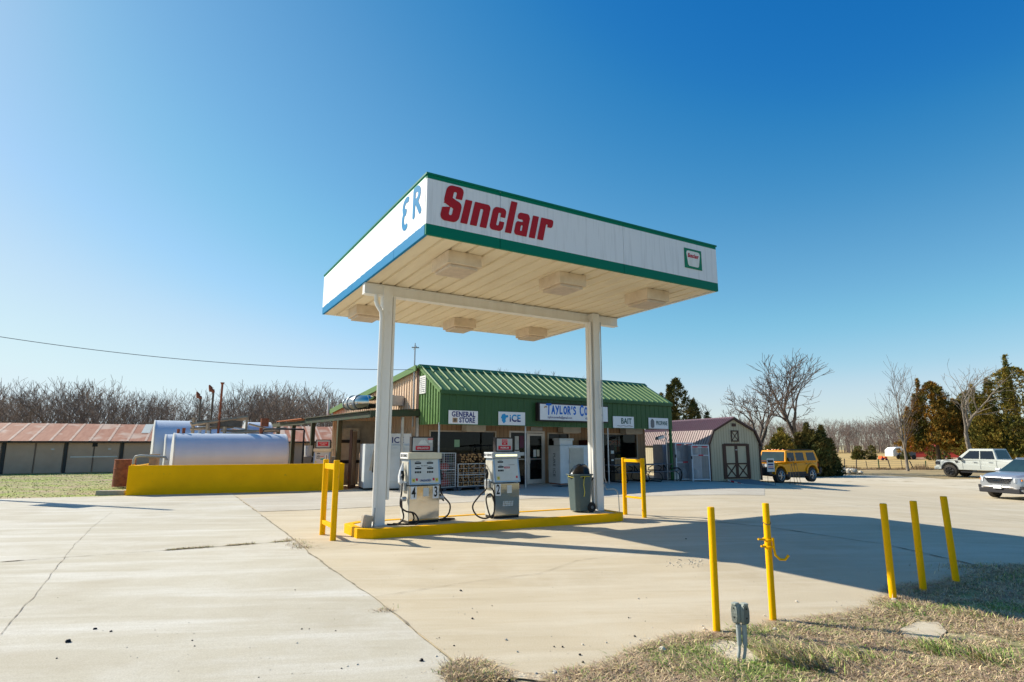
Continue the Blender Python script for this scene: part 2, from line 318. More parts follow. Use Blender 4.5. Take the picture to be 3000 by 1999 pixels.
def strokes_mesh(strokes, cell, fn, name, mtl, parent):
    """brush lettering: outline of a union of thick strokes, filled.  strokes = [(pts, r, ymin, ymax)]; fn maps (x,y,h) to 3-D"""
    xs = [p[0] for s in strokes for p in s[0]]; ys = [p[1] for s in strokes for p in s[0]]; R = max(s[1] for s in strokes)
    x0, y0 = min(xs) - R - cell, min(ys) - R - cell
    nx, ny = int((max(xs) + R + cell - x0) / cell) + 2, int((max(ys) + R + cell - y0) / cell) + 2
    gx, gy = np.meshgrid(x0 + np.arange(nx) * cell, y0 + np.arange(ny) * cell, indexing='ij')
    V = np.full(gx.shape, 9.)
    for s in strokes:
        pts, r = s[0], s[1]; d = np.full(gx.shape, 9.)
        for (ax, ay), (bx, by) in zip(pts[:-1], pts[1:]):
            ux, uy = bx - ax, by - ay; t = np.clip(((gx - ax) * ux + (gy - ay) * uy) / max(ux * ux + uy * uy, 1e-9), 0, 1)
            d = np.minimum(d, np.hypot(gx - ax - t * ux, gy - ay - t * uy))
        d = d - r
        if len(s) > 2: d = np.maximum(d, np.maximum(s[2] - gy, gy - s[3]))
        V = np.minimum(V, d)
    mb = MB()
    for i in range(nx - 1):
        for j in range(ny - 1):
            c = [(i, j), (i + 1, j), (i + 1, j + 1), (i, j + 1)]; v = [V[a] for a in c]
            if min(v) >= 0: continue
            P = [(gx[a], gy[a]) for a in c]; out = []
            for k in range(4):
                a, b2 = v[k], v[(k + 1) % 4]; p, q = P[k], P[(k + 1) % 4]
                if a < 0: out.append(p)
                if (a < 0) != (b2 < 0):
                    t = a / (a - b2); out.append((p[0] + (q[0] - p[0]) * t, p[1] + (q[1] - p[1]) * t))
            if len(out) >= 3: mb.add([fn(p[0], p[1]) for p in out], [tuple(range(len(out)))])
    return mb.build(name, mtl, parent)
def block_letters(ops, cell, fn, name, mtl, parent, X1, Y0, Y1):
    """block lettering from rounded boxes; ops = [(sign, x0, y0, x1, y1, radius, tilt)], later cuts only affect earlier shapes"""
    nx, ny = int((X1 + .4) / cell), int((Y1 - Y0) / cell)
    gx, gy = np.meshgrid(-.2 + np.arange(nx) * cell, Y0 + np.arange(ny) * cell, indexing='ij'); V = np.full(gx.shape, 9.)
    for letter in ops:
        L = np.full(gx.shape, 9.)
        for (sg, x0, y0, x1, y1, r, tl) in letter:
            cx, cy = (x0 + x1) / 2, (y0 + y1) / 2; dx, dy = gx - cx, gy - cy; c, s_ = cos(tl), sin(tl); dx, dy = dx * c + dy * s_, -dx * s_ + dy * c
            qx, qy = abs(dx) - (x1 - x0) / 2 + r, abs(dy) - (y1 - y0) / 2 + r
            d = np.hypot(np.maximum(qx, 0), np.maximum(qy, 0)) + np.minimum(np.maximum(qx, qy), 0) - r
            L = np.minimum(L, d) if sg > 0 else np.maximum(L, -d)
        V = np.minimum(V, L)
    mb = MB()
    for i in range(nx - 1):
        for j in range(ny - 1):
            c = [(i, j), (i + 1, j), (i + 1, j + 1), (i, j + 1)]; v = [V[a] for a in c]
            if min(v) >= 0: continue
            P = [(gx[a], gy[a]) for a in c]; out = []
            for k in range(4):
                a, b2 = v[k], v[(k + 1) % 4]; p, q = P[k], P[(k + 1) % 4]
                if a < 0: out.append(p)
                if (a < 0) != (b2 < 0): t = a / (a - b2); out.append((p[0] + (q[0] - p[0]) * t, p[1] + (q[1] - p[1]) * t))
            if len(out) >= 3: mb.add([fn(p[0], p[1]) for p in out], [tuple(range(len(out)))])
    return mb.build(name, mtl, parent)
def arc(cx, cy, rx, ry, a0, a1, n=10): return [(cx + rx * cos(radians(a0 + (a1 - a0) * i / n)), cy + ry * sin(radians(a0 + (a1 - a0) * i / n))) for i in range(n + 1)]
BR = {'T': [[(0, 1), (.95, 1.02)], [(.5, 1), (.42, 0)]], 'A': [[(0, 0), (.42, 1), (.78, 0)], [(.16, .36), (.64, .36)]], 'Y': [[(0, 1), (.38, .5)], [(.78, 1.02), (.2, -.05)]],
      'L': [[(.08, 1), (.05, .04), (.62, .06)]], 'O': [arc(.4, .5, .38, .46, 0, 360, 18)], 'R': [[(.05, 0), (.08, 1)], [(.08, 1)] + arc(.3, .76, .3, .24, 85, -90, 8) + [(.1, .5)], [(.3, .5), (.7, 0)]],
      "'": [[(.1, 1.02), (.06, .78)]], 'S': [arc(.4, .76, .3, .22, 40, 200, 8) + arc(.36, .27, .3, .25, 90, -130, 10)], 'C': [arc(.48, .5, .42, .5, 50, 310, 14)],
      'N': [[(.02, 0), (.08, 1), (.6, 0), (.68, 1)]], 'E': [[(.62, 1), (.08, .94)], arc(.45, .5, .42, .46, 95, 270, 10) + [(.62, .06)], [(.08, .52), (.52, .54)]],
      'e': [arc(.5, .68, .42, .22, 60, 250, 8) + arc(.42, .24, .4, .28, 95, 290, 9)]}
def brush(word, h, r, adv=.9, gap=.5, big=None):
    out = []; x = 0
    for i, ch in enumerate(word):
        if ch == ' ': x += gap * h; continue
        k = big if (big and (i == 0 or word[i - 1] == ' ')) else 1
        for st in BR[ch]: out.append(([(x + px * h * .8 * k, py * h * k - (k - 1) * h * .35) for px, py in st], r * (1.1 if k > 1 else 1)))
        x += h * (adv * .8 * k + .1) * (.45 if ch == "'" else 1)
    return out, x

# ------------------------------------------------------------ the ground
def in_poly(x, y, P):
    c = False; j = len(P) - 1
    for i in range(len(P)):
        if (P[i][1] > y) != (P[j][1] > y) and x < (P[j][0] - P[i][0]) * (y - P[i][1]) / (P[j][1] - P[i][1]) + P[i][0]: c = not c
        j = i
    return c
def wavy(P, step=.25, amp=.05, seed=0, closed=True):
    out = []; n = len(P)
    for i in range(n if closed else n - 1):
        a, b = P[i], P[(i + 1) % n]; L = math.hypot(b[0] - a[0], b[1] - a[1]); k = max(1, min(60, int(L / step)))
        for j in range(k):
            t = j / k; x, y = a[0] + (b[0] - a[0]) * t, a[1] + (b[1] - a[1]) * t
            q = 0 if (j == 0 and amp < .02) else 1
            out.append((x + amp * q * noise.noise((x * 2.3, y * 2.3, seed)), y + amp * q * noise.noise((x * 2.3, y * 2.3, seed + 9))))
    if not closed: out.append(P[-1])
    return out
def sheet(name, P, z, mtl, label=None, kind='structure', drop=0):
    """flat polygon laid on the ground, cut so that it follows its slope; drop gives the slab an edge"""
    bm = bmesh.new(); vs_ = [bm.verts.new((x, y, 0)) for x, y in P]; f = bm.faces.new(vs_); bmesh.ops.triangulate(bm, faces=[f])
    for x in list(np.arange(6, 21, 1.)):
        bmesh.ops.bisect_plane(bm, geom=bm.verts[:] + bm.edges[:] + bm.faces[:], plane_co=(x, 0, 0), plane_no=(1, 0, 0))
    if drop:
        r = bmesh.ops.extrude_face_region(bm, geom=bm.faces[:])
        for v in r['geom']:
            if isinstance(v, bmesh.types.BMVert): v.co.z = drop
    for v in bm.verts: v.co.z += zg(v.co.x, v.co.y) + z
    bmesh.ops.recalc_face_normals(bm, faces=bm.faces)
    if not drop:
        for f in bm.faces:
            if f.normal.z < 0: f.normal_flip()
    me = bpy.data.meshes.new(name); bm.to_mesh(me); bm.free(); me.materials.append(mtl)
    o = bpy.data.objects.new(name, me); COL.objects.link(o); return tag(o, label, kind=kind)

soil = mat('dry_turf', (.36, .28, .18), .95, c2=(.24, .24, .09), scale=.8, detail=8, lo=.42, hi=.62, bump=.8, bscale=18, c3=(.44, .35, .24), s3=1.7, t3=.54)
goldf = mat('golden_field', (.52, .36, .14), .95, c2=(.42, .29, .12), scale=.15, stretch=(1, 3, 1), detail=8, bump=.5, bscale=3, c3=(.33, .26, .12), s3=.12, t3=.6)
gravelm = mat('pale_gravel', (.62, .55, .42), .95, c2=(.50, .42, .30), scale=.6, stretch=(.5, 2, 1), detail=8, bump=.8, bscale=22, c3=(.40, .33, .22), s3=.7, t3=.58)
verge = mat('verge_grass', (.27, .22, .12), .95, c2=(.38, .28, .15), scale=.9, stretch=(.6, 2, 1), detail=9, lo=.4, hi=.6, bump=.8, bscale=12, c3=(.56, .46, .34), s3=.5, t3=.62)
# one big terrain sheet to the horizon
bm = bmesh.new()
xs = sorted(set([-900, -400, -200, -120, -80, -60, -40, -20, -10, 0, 4] + list(range(6, 22)) + [30, 50, 80, 120, 200, 400, 900])); ys = [-60, -20, 0, 10, 20, 30, 40, 60, 90, 150, 300, 600, 1200]
g = [[bm.verts.new((x, y, zg(x, y) - .011)) for y in ys] for x in xs]
for i in range(len(xs) - 1):
    for j in range(len(ys) - 1): bm.faces.new((g[i][j], g[i + 1][j], g[i + 1][j + 1], g[i][j + 1]))
me = bpy.data.meshes.new('ground'); bm.to_mesh(me); bm.free(); me.materials.append(soil)
tag(bpy.data.objects.new('ground', me), kind='structure'); COL.objects.link(bpy.data.objects['ground'])

JOINT = [at(*p) for p in [(680, 1448), (754, 1501), (841, 1566), (926, 1637), (1094, 1752), (1309, 1927), (1325, 1950)]]
jb = JOINT[0]; back = (jb[0] - 4.2, jb[1] + 6.2)
EDGE = [at(*p) for p in [(1341, 1999), (1490, 1999), (1506, 1982), (1613, 1999), (1651, 1982), (1751, 1965), (1827, 1936), (1889, 1905), (2003, 1869), (2102, 1864), (2161, 1859), (2229, 1838), (2272, 1825), (2361, 1819), (2506, 1804), (2574, 1782), (2616, 1752), (2650, 1723), (2745, 1712), (2846, 1693), (2909, 1680), (3000, 1655)]]
EDGE = EDGE[2:]
lot_far = [at(*p) for p in [(2891, 1439), (2750, 1426), (2623, 1417), (2400, 1413), (2240, 1408)]]
tan_poly = [*JOINT[:-1], at(1311, 1932), at(1383, 1936), at(1445, 1959)] + EDGE + [(14, 9.6), (30, 9)] + [(26, 20)] + lot_far + [sto(14, 12), sto(-8, 12), back]
grey_poly = list(reversed(JOINT)) + [back, sto(-8, 12), (-12.9, 20.2), at(366, 1453), at(0, 1462), (-24, 20.0), (-40, 21), (-40, -3), (-1.2, -3), (-.9, 3.0), at(1341, 1999), at(1311, 1966)]
PL = lambda P, s=0: wavy(P, .3, .07, s)
TAN = wavy(tan_poly[:6], 9, 0, 0, False)[:-1] + wavy(tan_poly[5:9] + EDGE, .12, .09, 3, False) + [(14, 9.6), (30, 9), (26, 20)] + wavy(lot_far, .5, .25, 5, False) + [sto(14, 12), sto(-8, 12), back]
sheet('concrete_lot', TAN, .0, M['conc_tan'], drop=-.12)
sheet('concrete_apron', grey_poly, .003, M['conc_grey'], drop=-.12)
# a slightly paler section of slab in front of the store
sheet('concrete_strip', [at(758, 1500), at(1000, 1491), at(1560, 1462), at(2000, 1452), at(2240, 1452), at(2240, 1415), sto(12.6, 1.6), sto(-1, 1.8), sto(-2.5, 3.0), at(704, 1462)], .006,
      concrete('concrete_pale', (.55, .50, .41), (.49, .44, .36), (.38, .32, .24), (.66, .62, .54), -.12))
sheet('gravel_lot', wavy([(40, 5), (27, 8.8), (24, 19)] + lot_far + [sto(14.5, 4), sto(15, 9), (17, 44), at(2400, 1391), at(2560, 1393), at(2700, 1399), at(2760, 1404), (44, 40), (60, 25)], .6, .3, 7), -.003, gravelm)
sheet('grass_verge', wavy([(12, 60), (17, 43), at(2400, 1391), at(2560, 1393), at(2700, 1399), at(2760, 1404), (44, 40), (70, 30), (120, 60), at(2800, 1374), at(2600, 1374), at(2300, 1378)], .9, .4, 8), -.005, verge)
sheet('field', wavy([(10, 62), (21, 56.5), at(2600, 1374), at(2800, 1374), (120, 62), (260, 230), (30, 230), (-6, 120)], 2, .6, 9), -.007, goldf)
lawnm = mat('lawn_turf', (.40, .31, .19), .95, c2=(.27, .33, .06), scale=.55, stretch=(.7, 1.6, 1), detail=9, lo=.40, hi=.60, bump=.8, bscale=25, c3=(.33, .24, .15), s3=1.1, t3=.56)
sheet('lawn', [at(0, 1463), at(366, 1454), (-12.9, 20.4), (-14.5, 24), (-20, 34), (-26, 40), (-60, 30), (-60, 20.6)], -.005, lawnm)
sheet('puddle', wavy([at(2400, 1402), at(2500, 1405), at(2640, 1407), at(2760, 1410), at(2700, 1405), at(2600, 1402), at(2480, 1399)], .25, .2, 4), -.004, mat('wet_ground', (.30, .29, .27), .12, c2=(.38, .34, .28), scale=3, spec=.8))
# a muddy fringe where turf meets slab
sheet('bare_patch', wavy([at(2102, 1870), at(2180, 1880), at(2250, 1925), at(2190, 1945), at(2120, 1930), at(2055, 1893)], .1, .1, 2), -.006, gravelm)
sheet('concrete_patch', wavy([at(2636, 1842), at(2680, 1820), at(2745, 1822), at(2778, 1850), at(2745, 1880), at(2650, 1870)], .2, .05, 3), .0, M['conc_tan'])

def ribbon(name, pts, w0, mtl, z=.009, seed=1, gaps=0.):
    rng = random.Random(seed); P = wavy(pts, .09, .025, seed, False); mb = MB()
    L, R = [], []
    for i, p in enumerate(P):
        a, b = P[max(i - 1, 0)], P[min(i + 1, len(P) - 1)]; dx, dy = b[0] - a[0], b[1] - a[1]; q = math.hypot(dx, dy) or 1; nx, ny = -dy / q, dx / q
        wd = w0 * (.35 + (1.3 * rng.random() ** 1.6 if w0 < .1 else 1.1 * (noise.noise((p[0] * 3, p[1] * 3, seed)) + .5))) / 2
        if gaps and noise.noise((p[0] * .9, p[1] * .9, seed)) > .35 - gaps: wd *= .3
        zz = zg(*p) + z
        L.append((p[0] + nx * wd, p[1] + ny * wd, zz)); R.append((p[0] - nx * wd, p[1] - ny * wd, zz))
    n = len(P); mb.add(L + R, [(i, n + i, n + i + 1, i + 1) for i in range(n - 1)])
    return tag(mb.build(name, mtl), kind='structure')
ribbon('slab_joint', JOINT, .028, M['seam'], seed=2, gaps=.2)
ribbon('slab_joint', [at(850, 1586), at(700, 1598), at(493, 1613), at(300, 1627), at(0, 1648), (-12, 9.0)], .034, M['dirt'], seed=5, gaps=.3)
ribbon('slab_crack', [at(214, 1602), at(172, 1656), at(100, 1745), at(0, 1861), (-5, 3.6)], .007, M['crackm'], seed=7)
ribbon('slab_crack', [at(330, 1500), at(270, 1545), at(214, 1602)], .005, M['crackm'], seed=8)
ribbon('slab_crack', [at(1100, 1751), at(1200, 1734), at(1353, 1710), at(1468, 1695), at(1582, 1682), at(1640, 1662), at(1690, 1643), at(1812, 1628)], .007, M['crackm'], seed=9)
ribbon('slab_crack', [at(905, 1610), at(1000, 1604), at(1070, 1590), at(1100, 1583)], .009, M['crackm'], seed=11)
ribbon('slab_joint', [at(758, 1500), at(1000, 1491), at(1560, 1462), at(2240, 1450)], .014, M['seam'], seed=12)
ribbon('slab_joint', [at(1900, 1512), at(2250, 1545), at(2600, 1598), at(2830, 1650), at(2950, 1680)], .03, M['dirt'], seed=13)
ribbon('slab_joint', [at(1850, 1524), at(2100, 1512), at(2400, 1490), at(2700, 1478), at(3000, 1473)], .014, M['seam'], seed=14)

EPF = wavy([at(1311, 1932), at(1383, 1936), at(1445, 1959)] + EDGE, .12, .09, 3, False)
ribbon('dirt_fringe', EPF, .16, M['fringe'], z=.004, seed=21)
# ------------------------------------------------------------ grass and stones
def blade_mat(name):
    m = bpy.data.materials.new(name); m.use_nodes = True; n = m.node_tree; b = n.nodes['Principled BSDF']
    a = n.nodes.new('ShaderNodeVertexColor'); a.layer_name = 'tint'; n.links.new(a.outputs[0], b.inputs['Base Color']); b.inputs['Roughness'].default_value = .7; b.inputs['Specular IOR Level'].default_value = .2
    return m
BLADE = blade_mat('grass_blade')
TINTS = [(.50, .36, .23), (.60, .46, .27), (.38, .26, .18), (.70, .56, .31), (.31, .21, .15)]; GREENS = [(.20, .32, .06), (.30, .38, .09), (.45, .46, .16), (.16, .26, .05)]
def blades(name, pts, h, wdt, green=.0, flat=.6, seed=0, lean=(0, 0), cat=None, tints=TINTS):
    """pts: list of (x,y,scale,greenness)"""
    rng = np.random.default_rng(seed); n = len(pts); P = np.array(pts)
    az = rng.random(n) * 2 * pi; H = h * P[:, 2] * (.5 + .8 * rng.random(n)); W = wdt * (.6 + .8 * rng.random(n))
    fl = flat * (.3 + 1.1 * rng.random(n)); dx = np.cos(az) * fl + lean[0]; dy = np.sin(az) * fl + lean[1]
    px, py = -np.sin(az), np.cos(az); z0 = np.array([zg(x, y) for x, y in P[:, :2]]) - .010
    V = np.empty((n, 5, 3))
    for k, (t, ws, up) in enumerate(((0, 1, 0), (0, -1, 0), (.55, .8, .62), (.55, -.8, .62), (1, 0, .88))):
        V[:, k, 0] = P[:, 0] + dx * H * t ** 1.5 + px * W * ws / 2; V[:, k, 1] = P[:, 1] + dy * H * t ** 1.5 + py * W * ws / 2
        V[:, k, 2] = z0 + H * up * (1.0 / (1 + fl * .8))
    i = np.arange(n)[:, None] * 5
    me = bpy.data.meshes.new(name)
    faces = np.concatenate([np.concatenate([i, i + 1, i + 3, i + 2], 1).reshape(-1), np.concatenate([i + 2, i + 3, i + 4], 1).reshape(-1)])
    me.vertices.add(n * 5); me.vertices.foreach_set('co', V.reshape(-1)); me.loops.add(n * 7); me.loops.foreach_set('vertex_index', faces.astype(np.int32)); me.polygons.add(2 * n)
    me.polygons.foreach_set('loop_start', np.concatenate([np.arange(n) * 4, n * 4 + np.arange(n) * 3]).astype(np.int32))
    me.update(calc_edges=True)
    T, G = np.array(tints), np.array(GREENS)
    isg = rng.random(n) < (P[:, 3] + green); c = np.where(isg[:, None], G[rng.integers(0, len(G), n)], T[rng.integers(0, len(T), n)]) * (.75 + .5 * rng.random((n, 1)))
    ca = me.color_attributes.new('tint', 'FLOAT_COLOR', 'POINT'); cc = np.ones((n, 5, 4)); cc[:, :, :3] = c[:, None, :]; ca.data.foreach_set('color', cc.reshape(-1))
    me.materials.append(BLADE); o = bpy.data.objects.new(name, me); COL.objects.link(o); return tag(o, cat, 'grass', kind='stuff')
rng = random.Random(11)
EP = wavy([at(1311, 1932), at(1383, 1936), at(1445, 1959)] + EDGE, .12, .09, 3, False)
EP = wavy(EDGE[1:], .12, .09, 3, False); tx0 = at(1613, 1999)
turf_poly = EP + [(14, 9.6), (20, 8), (20, 1), (tx0[0] * .5, 1.2), (tx0[0] - .02, tx0[1] - .05)]
PATCH = [at(2055, 1893), at(2120, 1868), at(2180, 1880), at(2250, 1925), at(2190, 1945), at(2120, 1930)]
CP = [at(2636, 1845), at(2680, 1822), at(2745, 1824), at(2775, 1850), at(2745, 1878), at(2650, 1868)]
pts = []
while len(pts) < 120000:
    x = rng.uniform(-.9, 11); y = rng.uniform(2.7, 9.9)
    if y / max(x, .1) < .78 and x > 2: continue
    if rng.random() > 14 / (y * y * .6 + x * x * .3 + 1): continue
    if not in_poly(x, y, turf_poly): continue
    if in_poly(x, y, PATCH) and rng.random() < .96: continue
    if in_poly(x, y, CP) and rng.random() < .97: continue
    n1 = noise.noise((x * 1.1, y * 1.1, 0)) * .5 + noise.noise((x * 3.7, y * 3.7, 5)) * .5
    if n1 < -.28 and rng.random() < .8: continue
    gr = max(0, noise.noise((x * .8 + 7, y * 1.5, 3)) * 1.1 + noise.noise((x * 4, y * 4, 8)) * .5)
    pts.append((x, y, .7 + .9 * max(0, n1 + .25), min(.8, .05 + gr)))
blades('grass', pts, .07, .006, flat=1.7, seed=1)
# straw and turf creeping over the slab edge
pts = []
for i in range(22000):
    k = rng.randrange(len(EP) - 1); p = EP[k]; o_ = abs(rng.gauss(0, .05 + .05 * k / len(EP))); a_ = rng.random() * 6.28
    pts.append((p[0] + o_ * cos(a_), p[1] + o_ * sin(a_), .8, .1))
blades('grass', pts, .07, .005, flat=2.0, seed=2)
# taller tufts
pts = []
for cx, cy, n_, gn, sc in [(*at(2330, 1930), 700, .35, 3.4), (*at(2400, 1950), 500, .3, 3.0), (*at(2215, 1852), 420, .95, 1.4), (*at(2035, 1905), 420, .9, 1.3), (*at(2195, 1880), 160, .95, 1.2), (*at(2640, 1780), 380, .9, 1.5), (*at(2520, 1930), 420, .7, 2.0),
                           (*at(2760, 1905), 420, .7, 2.2), (*at(2900, 1930), 520, .45, 2.3), (*at(1990, 1960), 300, .5, 1.5), (*at(2150, 1975), 300, .5, 1.8), (*at(2850, 1800), 400, .45, 1.8)]:
    for i in range(n_): pts.append((cx + rng.gauss(0, .11), cy + rng.gauss(0, .09), sc * rng.uniform(.5, 1.1), gn))
blades('grass', pts, .062, .0065, flat=.9, seed=3, lean=(-.5, .1))
# dead clumps in the slab joints
pts = []
for cx, cy, n_, sx_, sy_ in [(*at(872, 1595), 260, .09, .16), (*at(850, 1582), 120, .08, .08), (*at(886, 1605), 200, .08, .08), (*at(1372, 1965), 3800, .085, .085), (*at(1430, 1985), 1500, .08, .04), (*at(1340, 1990), 700, .04, .05), (*at(2880, 1662), 1200, .3, .12), (*at(2930, 1680), 1200, .3, .12), (*at(1128, 1790), 90, .05, .04)]:
    for i in range(n_): pts.append((cx + rng.gauss(0, sx_), cy + rng.gauss(0, sy_), rng.uniform(.5, 1.1), .12))
for k in range(2600):
    t = rng.random(); p = at(850 - 360 * t, 1586 + 27 * t)
    if noise.noise((p[0] * 3, p[1], 2)) > 0: pts.append((p[0] + rng.gauss(0, .03), p[1] + rng.gauss(0, .02), .75, .25))
blades('grass', pts, .08, .006, flat=1.2, seed=4)
# far lawn beside the yellow wall
pts = []
LAWN = [at(0, 1462), at(366, 1453), (-12.9, 20.4), (-14.5, 24), (-22, 36), (-30, 33), (-40, 20.6)]
while len(pts) < 12000:
    x = rng.uniform(-36, -12); y = rng.uniform(18, 36)
    if not in_poly(x, y, LAWN) or x / y < -.95: continue
    gr = noise.noise((x * .3, y * .9, 0)) * 1.8 + noise.noise((x * 1.2, y * 2, 1)) * .6 + .32
    pts.append((x, y, .8 + .5 * max(0, gr), max(0.03, min(.95, gr + .25))))
blades('grass', pts, .05, .03, flat=1.6, seed=5, tints=[(.40, .30, .18), (.34, .25, .15), (.50, .40, .24)])
# stones
def stone(mb, x, y, r, z, rg, squash=.7):
    n = 6; rings = [(-.9, .45), (-.1, 1), (.75, .6)]; o = []
    for zz, rr in rings:
        for j in range(n):
            a = 2 * pi * j / n + rg.random() * .5; q = r * rr * rg.uniform(.75, 1.2); o.append((x + q * cos(a), y + q * sin(a), z + r * squash * (zz + .6) * rg.uniform(.9, 1.1)))
    o.append((x, y, z + r * squash * 1.5))
    f = [(i * n + j, i * n + (j + 1) % n, (i + 1) * n + (j + 1) % n, (i + 1) * n + j) for i in range(2) for j in range(n)] + [(2 * n + j, 2 * n + (j + 1) % n, 3 * n) for j in range(n)]
    mb.add(o, f)
mb = MB(); mbd = MB()
for X, Y, r in [(1940, 1906, .035), (1625, 1975, .03), (1570, 1976, .018), (1482, 1876, .018), (1515, 1911, .014), (1707, 1890, .014), (1776, 1884, .012), (1936, 1881, .018), (1874, 1876, .014), (1870, 1755, .015), (2063, 1844, .022), (2058, 1835, .013), (1452, 1978, .022), (1278, 1925, .015), (1018, 1954, .012), (1047, 1949, .015), (870, 1886, .014), (2334, 1764, .02), (2240, 1805, .014), (2449, 1764, .012), (2270, 1848, .03), (2620, 1761, .035)]:
    p = at(X, Y); stone(mb, p[0], p[1], r * .8, .0, rng)
for i in range(60):
    X = rng.uniform(1950, 2060); p = at(X, rng.uniform(1640, 1665)); stone(mb, p[0], p[1], rng.uniform(.004, .014), .002, rng)
for i in range(200):
    p = at(rng.uniform(300, 2600), rng.uniform(1640, 1990))
    if in_poly(*p, turf_poly): continue
    stone(mb, p[0], p[1], rng.uniform(.002, .006), .002, rng)
for i in range(420):
    k = rng.randrange(len(EP) - 1); p = EP[k]; stone(mb, p[0] + rng.gauss(0, .12), p[1] + rng.gauss(0, .12), rng.uniform(.004, .014), -.01, rng)
tag(mb.build('pebbles', M['rock']), 'pale pebbles strewn over the concrete and along the turf edge', 'pebbles', kind='stuff')
for X, Y, r in [(199, 1883, .03), (278, 1845, .02), (325, 1852, .016), (1235, 1938, .024), (1350, 1732, .018), (1384, 1814, .016), (1330, 1893, .01), (1699, 1920, .014), (1708, 1942, .015), (1860, 1866, .014), (1490, 1998, .02), (2010, 1580, .018), (983, 1850, .01), (1648, 1897, .012)]:
    p = at(X, Y); stone(mbd, p[0], p[1], r * .85, 0, rng)
for i in range(22):
    p = at(rng.uniform(100, 2500), rng.uniform(1700, 1990))
    if not in_poly(*p, turf_poly): stone(mbd, p[0], p[1], rng.uniform(.004, .009), .002, rng)
tag(mbd.build('dark_pebbles', M['black']), 'dark crumbs of asphalt scattered on the concrete', 'pebbles', kind='stuff')
mb = MB()
for i in range(420):
    X = rng.uniform(2395, 2470); Y = 1385 - 5 * (1 - ((X - 2432) / 42) ** 2) * rng.random() ** .5 + 3; p = at(X, 1386); stone(mb, p[0] + rng.gauss(0, .4), p[1] + rng.gauss(0, .9), rng.uniform(.12, .25), zg(*p) + .0 + rng.random() * .35 * (1 - abs(X - 2432) / 42), rng)
tag(mb.build('rock_pile', M['rock']), 'low heap of pale rocks beside the yellow off-roader', 'rocks', kind='stuff')

# ------------------------------------------------------------ forecourt canopy
ZB, ZT, CL, CW = 4.756, 5.725, 6.49, 6.44
cp = thing('fuel_canopy', 'tall white fuel canopy with green and blue edge bands on two steel columns', 'canopy', AC, YC)
T_ = .05
mb = MB(); sx_ = [0, 1.29, 3.93, CL]
for a, b in zip(sx_[:-1], sx_[1:]): mb.box(a + .004, 0, ZB, b - .004, T_, ZT)
mb.box(.01, .03, ZB + .01, CL - .01, T_ - .005, ZT - .01)
mb.build('front_fascia', band_mat('fascia_front', 4.925, (.0, .155, .095), (.74, .75, .77), 5.655, (.0, .165, .095), .0, .4), cp, bevel=.004)
mb = MB(); sy_ = [T_, 1.4, 3.9, CW]
for a, b in zip(sy_[:-1], sy_[1:]): mb.box(0, a + .004, ZB, T_, b - .004, ZT)
mb.build('side_fascia', band_mat('fascia_side', 4.925, (.0, .175, .38), (.82, .83, .84), 5.685, (.08, .36, .22), .05, .12), cp, bevel=.004)
mb = MB(); mb.box(CL - T_, T_, ZB, CL, CW, ZT); mb.build('far_side_fascia', M['white'], cp)
mb = MB(); mb.box(T_, CW - T_, ZB, CL - T_, CW, ZT); mb.build('back_fascia', M['white'], cp)
mb = MB(); mb.box(T_, T_, ZT - .12, CL - T_, CW - T_, ZT - .08); mb.build('roof_deck', M['galv'], cp)
mb = MB()
for (x0, y0, x1, y1) in ((-.015, -.015, CL + .015, .0), (-.015, 0, 0, CW), (CL, 0, CL + .015, CW)): mb.box(x0, y0, ZT - .01, x1, y1, ZT + .02)
mb.build('edge_trim', M['green'], cp)
# soffit: pans .3 m wide running front to back, with raised grooves
mb = MB(); x = T_; pw = (CL - 2 * T_) / 21
prof = []
for i in range(21): prof += [(x + i * pw, ZB + .055), (x + i * pw + .015, ZB + .015), (x + (i + 1) * pw - .05, ZB + .015), (x + (i + 1) * pw - .03, ZB + .055)]
n = len(prof); v = [(p[0], T_, p[1]) for p in prof] + [(p[0], CW - T_, p[1]) for p in prof]
mb.add(v, [(i, i + 1, n + i + 1, n + i) for i in range(n - 1)]); mb.build('soffit', M['soffit'], cp)
mb = MB(); mb.box(T_, T_, ZB + .08, CL - T_, CW - T_, ZB + .1); mb.build('soffit_backing', M['dbrown'], cp)
mb = MB(); mb.box(.03, 3.08, ZB - .215, CL - .03, 3.26, ZB - .19); mb.box(.03, 3.08, ZB - .02, CL - .03, 3.26, ZB + .003); mb.box(.03, 3.1, ZB - .19, CL - .03, 3.24, ZB - .02)
mb.build('beam', M['column'], cp, bevel=.004)
COLS = [(.50, 3.16), (5.64, 3.02)]
for i, (a, b) in enumerate(COLS):
    mb = MB(); r = .096; h_ = ZB + .0 if i == 0 else ZB
    mb.box(a - r, b - r, .16, a + r, b + r, ZB - .215 if False else ZB - .003)
    mb.box(a - r - .004, b - r - .004, 1.2, a + r + .004, b + r + .004, 1.206); mb.box(a - r - .004, b - r - .004, 3.1, a + r + .004, b + r + .004, 3.106)
    c_ = mb.build('column', M['column'], cp, bevel=.012)
    MB().box(a - r - .05, b - r - .05, .15, a + r + .05, b + r + .05, .17).build('base_plate', M['galv'], c_)
